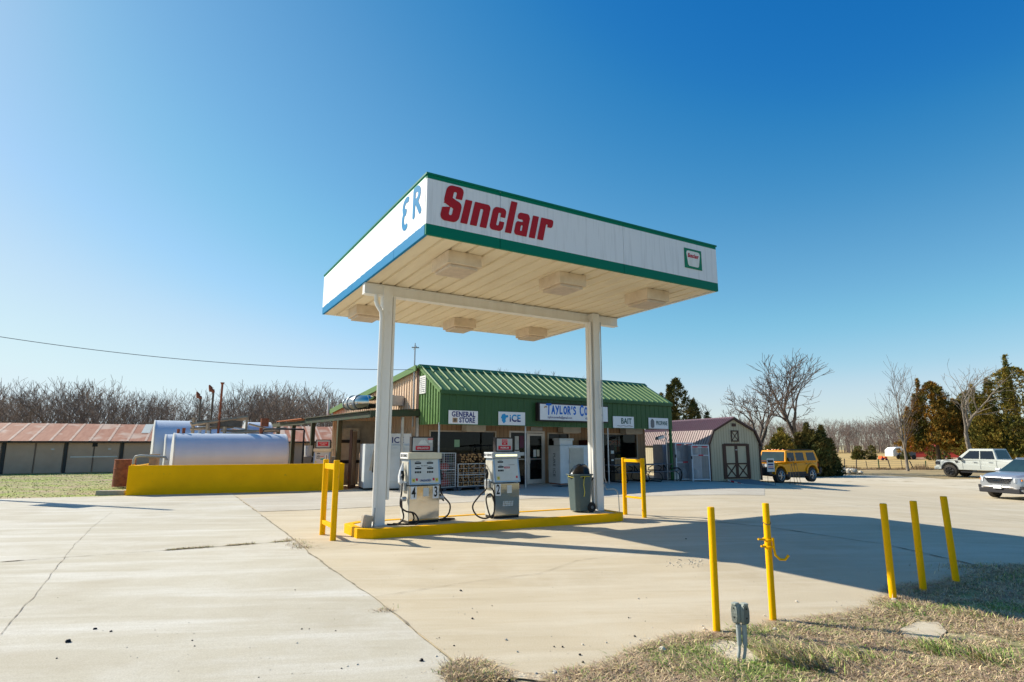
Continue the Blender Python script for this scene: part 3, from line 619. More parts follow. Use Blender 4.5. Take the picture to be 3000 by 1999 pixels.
# drain pipes: one on each column side, one hanging behind
dz = ZB - .215
d1 = [(.27, 3.10, dz), (.27, 3.10, dz - .12), (.29, 3.09, dz - .2), (.37, 3.07, dz - .33), (.385, 3.065, dz - .45), (.385, 3.065, .25)]
MB().tube(d1, .042, 12).build('downspout', M['white'], cp, smooth=True)
MB().box(.63, 3.12, .62, .68, 3.19, dz + .02).build('downspout', M['column'], cp, bevel=.004)
MB().tube([(5.85, 3.1, dz), (5.85, 3.1, dz - .14), (5.83, 3.1, dz - .22), (5.77, 3.1, dz - .3)], .04, 10).build('downspout', M['column'], cp, smooth=True)
MB().box(5.44, 3.0, .3, 5.51, 3.1, dz).box(5.45, 2.93, .3, 5.48, 2.995, dz).build('downspout', M['column'], cp, bevel=.004)
MB().tube([(5.73, 2.885, dz), (5.73, 2.885, 3.2), (5.725, 2.885, 1.4), (5.73, 2.885, .9), (5.78, 2.89, .78)], .012, 6).tube([(5.62, 2.89, 3.1), (5.61, 2.885, 2.8), (5.65, 2.885, 2.45)], .005, 5, cap=False).build('electric_conduit', M['galv'], cp)
MB().tube([(.36, 2.98, .16), (.36, 2.98, .4), (.37, 2.99, .5)], .02, 6).build('electric_conduit', M['galv'], cp)
for a, b in [(.92, .85), (3.16, .88), (5.36, .92), (.74, 5.35), (3.22, 5.45), (5.45, 5.5)]:
    f = MB().box(a - .31, b - .34, ZB - .2, a + .31, b + .34, ZB + .015).build('light_fixture', M['lightbox'], cp, bevel=.01)
    MB().box(a - .26, b - .29, ZB - .25, a + .26, b + .29, ZB - .2).build('lens', M['lens'], f, bevel=.01)
# Sinclair lettering: slanted heavy block letters, thin counters, no dots
BL = [[(1, 0, .62, .80, 1.44, .24, 0), (-1, .36, .80, .50, 1.20, .06, 0), (-1, .40, .72, 1.1, .93, .04, 0), (1, 0, -.04, .86, .84, .26, 0), (-1, .36, .22, .50, .60, .06, 0), (-1, -.3, .50, .44, .66, .04, .2), (1, .06, .54, .80, .90, .12, -.35), (-1, .84, .80, 1.2, 1.0, .0, 0)],
      [(1, .95, 0, 1.28, 1, .02, 0)],
      [(1, 1.40, 0, 1.73, 1, .02, 0), (1, 1.60, .3, 2.20, 1, .18, 0), (1, 1.87, 0, 2.20, .85, .02, 0), (-1, 1.73, -.1, 1.87, .76, .04, 0)],
      [(1, 2.32, 0, 3.0, 1, .20, 0), (-1, 2.63, .22, 2.75, .78, .05, 0), (-1, 2.70, .42, 3.2, .60, .02, 0)],
      [(1, 3.12, 0, 3.45, 1.40, .02, 0)],
      [(1, 3.57, 0, 4.20, .62, .16, 0), (1, 3.60, .66, 4.22, 1, .16, 0), (1, 3.92, 0, 4.25, .86, .02, 0), (-1, 3.86, .2, 3.95, .46, .04, 0), (-1, 3.4, .60, 3.90, .70, .02, 0)],
      [(1, 4.37, 0, 4.70, 1, .02, 0)],
      [(1, 4.82, 0, 5.15, 1, .02, 0), (1, 5.0, .62, 5.52, 1, .12, 0), (-1, 5.15, -.1, 5.24, .74, .03, 0)]]
SH = .24; XH = .405; SXL = XH * .915
block_letters(BL, .03, lambda x, y: (.215 + (x + y * SH) * SXL, -.006, 5.045 + y * XH), 'brand_lettering', M['red'], cp, 5.7, -.2, 1.6)
lg = MB(); lw = .26
lg.box(5.53, -.012, 5.12, 6.02, -.002, 5.53); lgo = lg.build('logo_plate', mat('logo_green', (.0, .19, .09), .4), cp)
MB().prism([(5.58, 5.43), (5.60, 5.475), (5.64, 5.485), (5.91, 5.485), (5.95, 5.475), (5.97, 5.43), (5.93, 5.20), (5.90, 5.165), (5.65, 5.165), (5.62, 5.20)], 'y', -.016, -.012).build('shield', M['white'], lgo)
block_letters(BL, .08, lambda x, y: (5.61 + (x + y * SH) * .056, -.0185, 5.345 + y * .062), 'small_lettering', M['dkred'], lgo, 5.7, -.2, 1.6)
s1, w1 = brush('ER', .36, .032, adv=1.02)
E_ = [(p, .033) for p in []]
for st in BR['e']: E_.append(([(px * .30, py * .50) for px, py in st], .05))
for st in BR['R']: E_.append(([(.46 + px * .40, .0 + py * .42 + .05) for px, py in st], .05))
strokes_mesh(E_, .012, lambda x, y: (-.005, 1.0 - x * 1.02, 5.16 + y), 'brush_lettering', M['cyan'], cp)
s2, w2 = brush('TAYLORS CORN', .36, .032, adv=1.02)
strokes_mesh([([(px, py) for px, py in s[0]], s[1]) for s in s2], .02, lambda x, y: (-.004, 1.2 + w2 - x, 5.14 + y), 'brush_lettering', M['cyan'], cp) if False else None

# ------------------------------------------------------------ pump island
ip = [(.02, 2.86), (.24, 2.66), (5.66, 2.25), (5.80, 2.36), (5.86, 3.3), (5.7, 3.62), (.3, 3.9), (.02, 3.7)]
isl = thing('pump_island', 'raised concrete pump island with thick yellow painted curb', 'pump island', AC, YC)
mb = MB(); n = len(ip); cx = 2.9; cy = 3.1
inn = [(p[0] + (.13 if p[0] < 1 else -.13), p[1] + (.12 if p[1] < 3 else -.12)) for p in ip]
mb.add([(p[0], p[1], -.02) for p in ip] + [(p[0], p[1], .17) for p in ip] + [(p[0], p[1], .17) for p in inn] + [(p[0], p[1], .05) for p in inn],
       [(i, (i + 1) % n, n + (i + 1) % n, n + i) for i in range(n)] + [(n + i, n + (i + 1) % n, 2 * n + (i + 1) % n, 2 * n + i) for i in range(n)] + [(2 * n + i, 2 * n + (i + 1) % n, 3 * n + (i + 1) % n, 3 * n + i) for i in range(n)])
mb.build('curb', M['yellow'], isl, bevel=.012)
MB().prism(inn, 'z', .0, .155).build('top_slab', M['conc_tan'], isl)

# ------------------------------------------------------------ fuel pumps
def digits(mb, x, z, y, k, w_, h_, gap):
    for i in range(k): mb.box(x + i * (w_ + gap), y - .004, z, x + i * (w_ + gap) + w_, y, z + h_)
def pump(name, label, loc, rz, W=.62, D=.50, left=True, num=('4', '3'), grade='UNLEADED', oct_='87', topper='a', twin=True, bagged=True, sticker=False, lit=False, skirt=True):
    p = thing(name, label, 'fuel pump', loc, rz, 'fuel pumps under the canopy' if skirt else None)
    hw = W / 2
    MB().box(-hw + .01, .02, 0, hw - .01, D - .02, .05).build('plinth', M['black'], p)
    # lower cabinet, front door a polished sheet slightly proud
    MB().box(-hw, .012, .05, hw, D, .70).build('cabinet', M['enamel'], p, bevel=.006)
    MB().box(-hw + .008, 0, .055, hw - .008, .011, .695).build('polished_door', M['mirror'], p, bevel=.004)
    # upper housing, slanting front
    mb = MB(); mb.hexa([(-hw - .005, -.035, .72), (hw + .005, -.035, .72), (hw + .005, D, .72), (-hw - .005, D, .72), (-hw + .0, .055, 1.21), (hw, .055, 1.21), (hw, D - .04, 1.21), (-hw, D - .04, 1.21)])
    mb.build('upper_housing', M['steelb'], p, bevel=.006)
    def fs(t, off=0): return -.035 + .09 * t - off           # y of the slanting face at height t
    def quad(x0, z0, x1, z1, off, mtl, nm, par):
        t0, t1 = (z0 - .72) / .49, (z1 - .72) / .49
        mb = MB(); mb.hexa([(x0, fs(t0, off), z0), (x1, fs(t0, off), z0), (x1, fs(t0, off) + .01, z0), (x0, fs(t0, off) + .01, z0), (x0, fs(t1, off), z1), (x1, fs(t1, off), z1), (x1, fs(t1, off) + .01, z1), (x0, fs(t1, off) + .01, z1)])
        return mb.build(nm, mtl, par)
    dp = quad(-hw + .03, .75, hw - .035, 1.20, .006, M['dial'], 'dial_panel', p)
    tilt = Matrix.Rotation(-atan2(.09, .49), 4, 'X')
    def ft(x, z, off=.010): t = (z - .72) / .49; return Matrix.Translation((x, fs(t, off), z)) @ tilt @ Matrix(((1, 0, 0, 0), (0, 0, -1, 0), (0, 1, 0, 0), (0, 0, 0, 1)))
    for cxx in ((-.14, .11) if twin else (-.14,)):
        for z, k, ww in ((1.115, 5, .0225), (1.015, 5, .0225), (.94, 4, .022)):
            mb = MB()
            if k == 5: mb.hexa([(cxx - .065, fs((z - .72) / .49, .009), z), (cxx + .065, fs((z - .72) / .49, .009), z), (cxx + .065, fs((z - .72) / .49), z), (cxx - .065, fs((z - .72) / .49), z), (cxx - .065, fs((z + .03 - .72) / .49, .009), z + .03), (cxx + .065, fs((z + .03 - .72) / .49, .009), z + .03), (cxx + .065, fs((z + .03 - .72) / .49), z + .03), (cxx - .065, fs((z + .03 - .72) / .49), z + .03)]); mb.box(cxx - .035, fs((z - .72) / .49, -.002), z + .045, cxx + .035, fs((z - .72) / .49, -.006), z + .053)
            else:
                for i in range(4): x_ = cxx - .07 + i * .034; t = (z - .72) / .49; mb.hexa([(x_, fs(t, .009), z), (x_ + .026, fs(t, .009), z), (x_ + .026, fs(t), z), (x_, fs(t), z), (x_, fs(t + .07, .009), z + .036), (x_ + .026, fs(t + .07, .009), z + .036), (x_ + .026, fs(t + .07), z + .036), (x_, fs(t + .07), z + .036)])
            mb.build('display_window', M['black'], dp)
    if twin: text(grade, .055, ft(0, .80), M['navy'], dp, bold=.012, sx=.8)
    xs_ = (-hw + .075, hw - .08) if twin else (-hw + .085,)
    for x_ in xs_:
        q = quad(x_ - .028, .775, x_ + .028, .84, .012, M['ylabel'], 'octane_label', dp); text(oct_, .034, ft(x_, .807, .0145), M['black'], q, th=.002)
    for x_ in ((-hw + .14, hw - .145) if twin else (hw - .08,)): quad(x_ - .018, .80, x_ + .018, .845, .011, M['dkred'], 'state_sticker', dp)
    if twin: text('No returns', .03, ft(-.01, 1.08), M['black'], dp, th=.002)
    else:
        text('91  OCTANE', .025, ft(.12, 1.07), M['grey'], dp, th=.002); q = quad(-.06, 1.0, .07, 1.035, .011, M['dkred'], 'danger_sticker', dp); text('DANGER', .03, ft(0.005, 1.018, .0135), M['white'], q, th=.002, sx=.9)
        quad(-.03, .955, .045, .998, .0105, M['paper'], 'notice', dp)
    # valance all round
    va = MB().box(-hw - .03, -.0, 1.21, hw + .03, D + .0, 1.33).build('valance', M['valance'] if not lit else M['galv'], p, bevel=.008)
    if lit: MB().box(-hw + .03, -.006, 1.245, hw - .06, -.0005, 1.285).build('lit_tube', M['lamp'], va)
    sp = MB().box(-hw - .036, .03, 1.215, -hw - .031, D - .03, 1.325).build('side_sign', M['signw'], va)
    ML = Matrix.Translation((-hw - .0385, D / 2, 1.27)) @ Matrix(((0, 0, -1, 0), (-1, 0, 0, 0), (0, 1, 0, 0), (0, 0, 0, 1)))
    text('SELF SERVICE', .075, ML, M['black'], sp, sx=.85, bold=.01, th=.002)
    # number plates
    for i, s in enumerate(num):
        x_ = (-hw + .09, hw - .085)[i]; q = MB().box(x_ - .06, -.005, .455, x_ + .06, -.001, .69).build('number_plate', M['signw'], p); text(s, .27, front(x_, -.008, .572), M['black'], q, sx=.62, bold=.02, th=.002)
    if skirt: MB().box(-.03 if twin else .0, -.005, .50, .085 if twin else .11, -.001, .66).build('blank_notice', M['paper'], p)
    if sticker:
        rg = random.Random(3); mb = MB()
        for i in range(7):
            for j in range(3):
                x_ = -.10 + i * .036 + rg.uniform(-.004, .004); z_ = .24 + j * .035; mb.prism([(x_ + rg.uniform(0, .008), z_ + rg.uniform(0, .006)), (x_ + .03 - rg.uniform(0, .01), z_ + rg.uniform(0, .006)), (x_ + .032 - rg.uniform(0, .006), z_ + .03), (x_ + rg.uniform(0, .01), z_ + .032)], 'y', -.004, -.001)
        mb.build('torn_sticker', M['paper'], p)
    # side panels with the nozzle boots
    for sd_ in ((-1, 1) if left else (1,)):
        x0 = sd_ * hw
        sp_ = MB().box(min(x0, x0 + sd_ * .012), .06, .78, max(x0, x0 + sd_ * .012), D - .05, 1.16).build('side_panel', M['enamel'], p, bevel=.004)
        MB().box(min(x0, x0 + sd_ * .05), .16, .60, max(x0, x0 + sd_ * .05), .36, .76).build('nozzle_boot', M['galv'], p, bevel=.01)
        if sd_ < 0 or twin:
            nx = x0 + sd_ * .085
            nz = MB().tube([(nx, .2, .98), (nx - sd_ * .01, .18, .90), (nx, .17, .80)], [.030, .036, .028], 10).tube([(nx, .2, .97), (nx - sd_ * .02, .28, 1.03), (nx - sd_ * .06, .33, 1.06)], .014, 8)
            nz.tube([(nx, .165, .93), (nx + sd_ * .035, .15, .88), (nx + sd_ * .03, .16, .80), (nx, .17, .79)], .008, 6)
            nzo = nz.build('nozzle', M['black'], p, smooth=True)
            if bagged and sd_ < 0:
                MB().tube([(nx + .03, .24, 1.14), (nx + .01, .24, 1.0), (nx - .01, .22, .88), (nx - .02, .19, .76), (nx - .015, .18, .72)], [.012, .045, .06, .055, .02], 9).build('plastic_bag', M['signw'], nzo, smooth=True)
            MB().tube([(x0 + sd_ * .03, .1, .46), (x0 + sd_ * .12, .09, .46)], .045, 14).build('hose_fitting', M['galv'], p, smooth=True)
    return p
def hose(p, pts, r=.016):
    # smooth curve through the points
    P = [Vector(q) for q in pts]; out = []
    for i in range(len(P) - 1):
        a, b, c, d = P[max(i - 1, 0)], P[i], P[i + 1], P[min(i + 2, len(P) - 1)]
        for k in range(6):
            t = k / 6; out.append(.5 * ((2 * b) + (c - a) * t + (2 * a - 5 * b + 4 * c - d) * t * t + (3 * b - a - 3 * c + d) * t ** 3))
    out.append(P[-1]); return MB().tube(out, r, 8).build('hose', M['rubber'], p, smooth=True)
A0 = can(1.37, 3.05); PYA = YC - .03
pa = pump('fuel_pump', 'pump numbered 4 and 3, under the framed UNLEADED topper', (A0[0], A0[1], .155), PYA, .63, .50, True, ('4', '3'), 'UNLEADED', '87')
hose(pa, [(-.40, .17, .80), (-.41, .15, .60), (-.44, .12, .35), (-.36, .05, .24), (-.22, -.06, .2), (-.16, -.12, .08), (-.22, -.14, .012), (-.45, -.08, .02), (-.62, -.02, .03)])
hose(pa, [(-.43, .09, .46), (-.43, .05, .3), (-.40, .03, .12), (-.52, .0, .02), (-.72, .03, .02)])
hose(pa, [(.40, .17, .80), (.39, .15, .62), (.43, .1, .48), (.56, .06, .32), (.54, .05, .15), (.42, .03, .06), (.36, .03, .03), (.6, .1, .02), (.72, .2, .02), (.55, .3, .02), (.37, .2, .02)])
MB().tube([(.345, .09, .52), (.40, .09, .44), (.44, .08, .39)], [.03, .024, .016], 8).build('nozzle_guard', M['black'], pa)
B0 = can(3.12, 2.87)
pb = pump('fuel_pump', 'pump numbered 2 with lit strip, under the framed PREMIUM topper', (B0[0], B0[1], .155), YC - .03, .60, .42, True, ('2',), 'PREMIUM', '91', twin=False, bagged=False, sticker=True, lit=True)
hose(pb, [(-.385, .17, .80), (-.39, .16, .66), (-.44, .10, .58), (-.62, .04, .46), (-.78, .0, .28), (-.70, -.02, .10), (-.5, -.03, .03), (-.33, -.04, .12), (-.32, -.04, .36), (-.38, .0, .50), (-.46, .04, .42), (-.44, .0, .2), (-.38, -.04, .03), (-.33, -.05, .12), (-.31, -.05, .35), (-.33, -.03, .55), (-.36, .03, .62)])
def topper(loc, rz, W, H, label, grade, kind):
    t = thing('pump_topper_sign', label, 'sign', loc, rz)
    fr = MB().box(-W / 2, -.06, 0, W / 2, .06, H).build('case', M['signdark'], t, bevel=.008)
    MB().box(-W / 2 + .025, -.064, .028, W / 2 - .025, -.0605, H - .025).build('face', M['signgrey'], t)
    r = MB().box(-.15, -.067, .045, .15, -.0645, .125).build('grade_label', M['dkred'], t); text(grade, .055, front(0, -.0695, .083), M['white'], r, bold=.006, sx=.85, th=.002)
    if kind == 'a':
        rg = random.Random(5); v = [(-.10, .15)] + [(-.1 + .2 * i / 12, .15 + .10 * sin(pi * (i + .4) / 13.5) * rg.uniform(.75, 1.1)) for i in range(13)] + [(.12, .15)]
        MB().prism(v, 'y', -.067, -.0645).build('peeled_print', M['paper'], t)
        q = MB().box(.10, -.067, .245, .21, -.0645, .275).build('danger_sticker', M['dkred'], t); text('DANGER', .022, front(.155, -.069, .26), M['white'], q, th=.002)
        MB().box(.12, -.067, .19, .2, -.0645, .24).build('notice', M['paper'], t)
    elif kind == 'b':
        q = MB().box(-.075, -.067, .135, .075, -.0645, .27).build('border', M['paper'], t); MB().box(-.068, -.069, .142, .068, -.0672, .263).build('red_panel', M['dkred'], q)
        for i, s in enumerate(('GASOLINE', 'ETHANOL', 'FREE')): text(s, .032, front(0, -.071, .24 - i * .036), M['paper'], q, sx=.8, th=.002)
    return t
tz = .155 + 1.335
topper((*can(1.375, 3.27), tz), PYA, .47, .31, 'dark framed topper sign reading UNLEADED with a peeled print', 'UNLEADED', 'a')
topper((*can(3.13, 3.05), tz), YC - .03, .42, .30, 'dark framed topper sign reading PREMIUM under a red square', 'PREMIUM', 'b')
# pump behind the yellow wall
pc = pump('fuel_pump', 'off-road pump numbered 1 standing alone behind the yellow wall', (-7.55, 23.6, .15), .15, .62, .4, True, ('',), 'DIESEL', '', twin=False, bagged=False, skirt=False)
MB().box(.13, -.03, .86, .235, -.015, 1.10).build('number_plate', M['signw'], pc); text('1', .24, front(.185, -.036, .98), M['black'], pc, bold=.02, sx=.7)
MB().box(-.05, -.02, .89, .1, -.015 + .02, .94).build('teal_sticker', M['teal'], pc)
t = thing('pump_topper_sign', 'topper sign with red panel on the lone pump behind the wall', 'sign', (-7.55, 23.7, .15 + 1.34), .15)
MB().box(-.29, -.05, 0, .29, .05, .34).build('case', M['signdark'], t); MB().box(-.26, -.056, .03, .26, -.051, .31).build('face', M['signgrey'], t)
q = MB().box(-.2, -.06, .09, .2, -.057, .25).build('red_panel', M['dkred'], t)
for i, s in enumerate(('OFF ROAD', 'DIESEL')): text(s, .06, front(0, -.062, .2 - i * .065), M['paper'], q, bold=.01, th=.002)
MB().box(-.14, -.07, -.11, .14, -.03, -.03).build('grade_label', M['dkred'], t)

# ------------------------------------------------------------ pipe guards and bollards
def guard(label, a, b, h_, r, bars):
    g = thing('pipe_guard', label, 'guard rail', a)
    dx, dy = b[0] - a[0], b[1] - a[1]
    for q in ((0, 0), (dx, dy)):
        p_ = MB().cyl((q[0], q[1], -.02), (q[0], q[1], h_), r, n=20).build('post', M['yellow'], g, smooth=True, bevel=.006)
    L = math.hypot(dx, dy); ux, uy = dx / L, dy / L
    for z0, z1, w_ in bars:
        R4 = Matrix.Translation((ux * r * .8, uy * r * .8, 0)) @ Matrix.Rotation(atan2(uy, ux), 4, 'Z')
        MB().box(0, -w_, z0, L - r * 1.6, w_, z1, M=R4).build('crossbar', M['yellow'], g, bevel=.006)
    return g
guard('yellow pipe guard at the left end of the island', at(975, 1584), at(944, 1567), 1.37, .052, ((1.20, 1.30, .03), (.20, .27, .03)))
guard('yellow pipe guard at the right end of the island', at(1888, 1517), at(1832, 1508), 1.33, .052, ((1.23, 1.30, .03), (.40, .445, .018)))
def bollard(px, top, dr, label, hook=False):
    x, y = at(*px); z = zg(x, y); g = thing('bollard', label, 'bollard', (x, y, z), 0, 'yellow bollards along the turf edge')
    pg = MB(); dx, dy, h_ = top
    pg.tube([(0, 0, -.06), (dx, dy, h_ - .008), (dx, dy, h_)], [dr, dr, dr * .86], 24); pg.build('post', M['yellow'], g, smooth=True)
    if hook:
        def q(z_): return (dx * z_ / h_, dy * z_ / h_)
        for z_, ex in ((.74, .075), (.675, .05)):
            a, b = q(z_); MB().tube([(a + (dr + .008) * cos(t), b + (dr + .008) * sin(t), z_ + .005 * sin(t)) for t in np.linspace(0, 6.4, 18)], .010, 6).tube([(a - dr, b - .02, z_), (a - dr - ex, b - .03, z_ + .005)], .010, 6).build('clamp', M['yellow'], g, smooth=True)
        a, b = q(.72); MB().tube([(a + dr, b - .04, .76), (a + dr + .004, b - .04, .66), (a + dr + .012, b - .045, .60), (a + dr + .05, b - .05, .562), (a + dr + .10, b - .05, .560), (a + dr + .135, b - .05, .60)], .0125, 8).build('hook', M['yellow'], g, smooth=True)
        a, b = q(.90); MB().tube([(a + (dr + .004) * cos(t), b + (dr + .004) * sin(t), .90 + .02 * sin(t)) for t in np.linspace(0, 6.4, 18)], .004, 5).build('wire_loop', M['dirt'], g)
    return g
bollard((2100, 1850), (-.0, -.03, 1.08), .032, 'bollard nearest the camera, beside the electric box')
bollard((2265, 1817), (-.0, -.02, 1.08), .032, 'bollard with a clamped pipe hook on it', True)
bollard((2617, 1755), (.0, 0, 1.0), .036, 'bright sunlit bollard just left of the two shaded ones')
bollard((2705, 1728), (.0, 0, .99), .037, 'shaded bollard in the middle of the far trio')
bollard((2802, 1705), (-.03, 0, 1.01), .038, 'shaded bollard farthest right of all')
# weatherproof electric box
x, y = at(2178, 1938); u_ = thing('electric_outlet', 'twin grey weatherproof outlet boxes on bent conduits in the turf', 'outlet box', (x, y, -.05), 0)
for sx2, yy in ((-.018, .01), (.022, .0)):
    c_ = MB().tube([(sx2 - .028, yy, -.02), (sx2 - .018, yy, .05), (sx2 - .004, yy, .11), (sx2, yy, .16), (sx2, yy, .2)], .0115, 10).build('conduit', M['conduit'], u_, smooth=True)
    MB().cyl((sx2, yy, .15), (sx2, yy, .265), .0175, .0185, 14).cyl((sx2, yy, .265), (sx2, yy, .285), .022, .0195, 8).build('coupling', M['conduit'], c_, smooth=True)
for sx2, yy, a_ in ((-.024, .012, -1.0), (.026, -.004, .25)):
    R4 = Matrix.Translation((sx2, yy, .29)) @ Matrix.Rotation(a_, 4, 'Z')
    b_ = MB(); oc = [(-.026, .012), (-.018, .0), (.018, .0), (.026, .012), (.03, .05), (.03, .09), (.024, .118), (.012, .128), (-.012, .128), (-.024, .118), (-.03, .09), (-.03, .05)]
    n = len(oc); b_.add([R4 @ Vector((p[0], -.024, p[1])) for p in oc] + [R4 @ Vector((p[0], .024, p[1])) for p in oc], [tuple(range(n)), tuple(reversed(range(n)))] + [(i, (i + 1) % n, n + (i + 1) % n, n + i) for i in range(n)])
    bo = b_.build('outlet_box', M['boxgrey'], u_, bevel=.004)
    cv = MB(); s_ = .88; cv.add([R4 @ Vector((p[0] * s_, -.031, .064 + (p[1] - .064) * s_)) for p in oc] + [R4 @ Vector((p[0] * s_, -.024, .064 + (p[1] - .064) * s_)) for p in oc], [tuple(range(n)), tuple(reversed(range(n)))] + [(i, (i + 1) % n, n + (i + 1) % n, n + i) for i in range(n)])
    cvo = cv.build('cover', M['boxgrey'], bo, bevel=.003)
    sc = MB()
    for zz in (.035, .095): sc.add([R4 @ Vector(p) for p in [(-.005, -.0335, zz), (.005, -.0335, zz), (.005, -.0335, zz + .01), (-.005, -.0335, zz + .01), (-.005, -.0305, zz), (.005, -.0305, zz), (.005, -.0305, zz + .01), (-.005, -.0305, zz + .01)]], [(0, 1, 2, 3), (4, 5, 6, 7), (0, 1, 5, 4), (2, 3, 7, 6)])
    sc.build('screw', M['black'], cvo)
    MB().box(-.02, -.034, .122, .02, .01, .136, M=R4).build('lid_hinge', M['boxgrey'], bo, bevel=.002)

u_.scale = (1.02, 1.02, 1.12)
# ------------------------------------------------------------ wheeled bin and oddments on the island
x, y = can(5.12, 3.02); bn = thing('wheeled_bin', 'dark grey wheeled bin with black liner tied by yellow cord', 'trash bin', (x, y, .155), YC - .1)
oct8 = lambda w_, c_: [(-w_ + c_, -w_), (w_ - c_, -w_), (w_, -w_ + c_), (w_, w_ - c_), (w_ - c_, w_), (-w_ + c_, w_), (-w_, w_ - c_), (-w_, -w_ + c_)]
mb = MB(); lo_, hi_ = oct8(.19, .07), oct8(.235, .08); mb.add([(p[0], p[1], .03) for p in lo_] + [(p[0], p[1], .80) for p in hi_], [tuple(reversed(range(8))), tuple(range(8, 16))] + [(i, (i + 1) % 8, 8 + (i + 1) % 8, 8 + i) for i in range(8)])
mb.build('body', M['bin'], bn, bevel=.015)
MB().tube([(*p, .815) for p in oct8(.245, .085)] + [(*oct8(.245, .085)[0], .815)], .018, 8).build('rim', M['bin'], bn, smooth=True)
for s_ in (-1, 1):
    wh = MB().cyl((.18, -.15 if s_ < 0 else .15, .11), (.18, -.21 if s_ < 0 else .21, .11), .11, n=24).build('wheel', M['black'], bn, smooth=True, bevel=.01)
    MB().cyl((.18, -.2 * -s_ if False else .2 * s_, .11), (.18, .225 * s_, .11), .035, n=12).build('hub', M['grey'], wh)
MB().tube([(.22, -.12, .66), (.29, -.12, .74), (.29, .12, .74), (.22, .12, .66)], .015, 8).build('handle', M['black'], bn)
mb = MB(); rg = random.Random(8)
ringz = [(.74, .245), (.80, .255), (.85, .235), (.92, .20), (1.0, .14), (1.045, .06)]; n = 18
mb.add([((0.06 * max(0, i - 2) / 3) + r_ * cos(2 * pi * j / n) * (1 + .06 * sin(5 * j + i) + rg.uniform(-.03, .03)), r_ * .96 * sin(2 * pi * j / n) * (1 + .05 * sin(3 * j)), z_ + .015 * sin(4.2 * j + i)) for i, (z_, r_) in enumerate(ringz) for j in range(n)],
       [(i * n + j, i * n + (j + 1) % n, (i + 1) * n + (j + 1) % n, (i + 1) * n + j) for i in range(5) for j in range(n)] + [tuple(5 * n + j for j in range(n))])
mb.build('liner', M['bag'], bn, smooth=True)
hose_ = MB().tube([(.262 * cos(t), .262 * sin(t), .775 + .012 * sin(3 * t)) for t in np.linspace(0, 2 * pi, 26)], .006, 6).tube([(-.02, -.262, .775), (-.05, -.272, .74), (-.06, -.262, .6), (-.03, -.255, .45), (-.05, -.25, .35)], .007, 6)
hose_.build('cord', M['ytie'], bn, smooth=True)
x, y = can(.22, 3.02); tag(MB().box(-.07, -.13, 0, .07, .13, .22).build('concrete_block', M['concblock'], None, bevel=.02), 'rough grey concrete block beside the left column foot', 'block'); o = bpy.data.objects['concrete_block']; o.location = (x, y, .16); o.rotation_euler = (0, .12, YC)
g = thing('bent_conduit', 'thin grey conduit arching from right column to island end', 'pipe', (*can(5.74, 2.98), .155), YC)
MB().tube([(-.05, -.1, .62), (.02, -.1, .50), (.06, -.08, .47), (.30, -.05, .47), (.40, -.05, .42), (.44, -.05, .28), (.45, -.05, -.1)], .011, 8).build('pipe', M['conduit'], g, smooth=True)

# ------------------------------------------------------------ yellow wall and the tank yard
wl = thing('yellow_dike_wall', 'long low solid wall painted yellow in front of the silver tanks', 'wall', (-12.54, 19.49), radians(20.4))
mb = MB(); mb.box(0, 0, -.05, 6.82, .16, .955); mb.build('front_panel', M['yellow'], wl, bevel=.012)
MB().box(0, .163, -.05, .16, 3.2, .94).box(6.66, .163, -.05, 6.82, 2.4, .94).build('side_panel', M['yellow'], wl)
def tank(name, label, x0, L_, dia, ztop, rz, loc, rimw=.05):
    t = thing(name, label, 'storage tank', loc, rz, 'silver tanks behind the yellow wall'); r = dia / 2; zc = ztop - r
    s_ = MB(); s_.tube([(0, 0, zc), (L_, 0, zc)], r, 48); s_.build('shell', M['tank'], t, smooth=True)
    for q in (0, L_): MB().tube([(q - rimw / 2, 0, zc), (q + rimw / 2, 0, zc)], r * 1.012, 48).build('end_rim', M['tankrim'], t, smooth=True)
    if zc - r > -.1:
        for q in (.2, .8): MB().box(L_ * q - .12, -r * .8, -.02, L_ * q + .12, r * .8, zc - r * .7).build('saddle', M['concblock'], t)
    return t, r, zc
R3 = radians(33)
def ty(px, y, lift=0): return ((px - 1500) / FPX * (y * cos(PITCH)) , y)
TX = (-12.78, 22.35)
t1, r1, z1 = tank('fuel_tank', 'near silver tank lying right behind the yellow wall', 0, 3.98, 1.75, 2.06, R3, TX)
for x_, h_, r_ in ((.12, .16, .055), (.30, .2, .06), (3.05, .24, .07)): MB().cyl((x_, 0, z1 + r1 - .03), (x_, 0, z1 + r1 + h_), r_ * .8, r_, 12).build('tank_cap', M['rustbarrel'], t1)
for x_ in (.85, 1.15): MB().cyl((x_, .05, z1 + r1 - .03), (x_, .05, z1 + r1 + .12), .05, .07, 10).build('tank_cap', M['galv'], t1)
t2, r2, z2 = tank('fuel_tank', 'second silver tank showing only its rim left of the near one', 0, 3.9, 1.75, 2.04, R3, (TX[0] - 1.25, TX[1] + 1.6))
t3, r3, z3 = tank('fuel_tank', 'largest silver tank, rear left, rising above the others', 0, 2.9, 2.6, 2.66, R3, (-15.35, 25.3))
t4, r4, z4 = tank('fuel_tank', 'small silver tank top showing far right of the pipes', 0, 1.0, 2.0, 2.62, R3, (-11.9, 26.3))
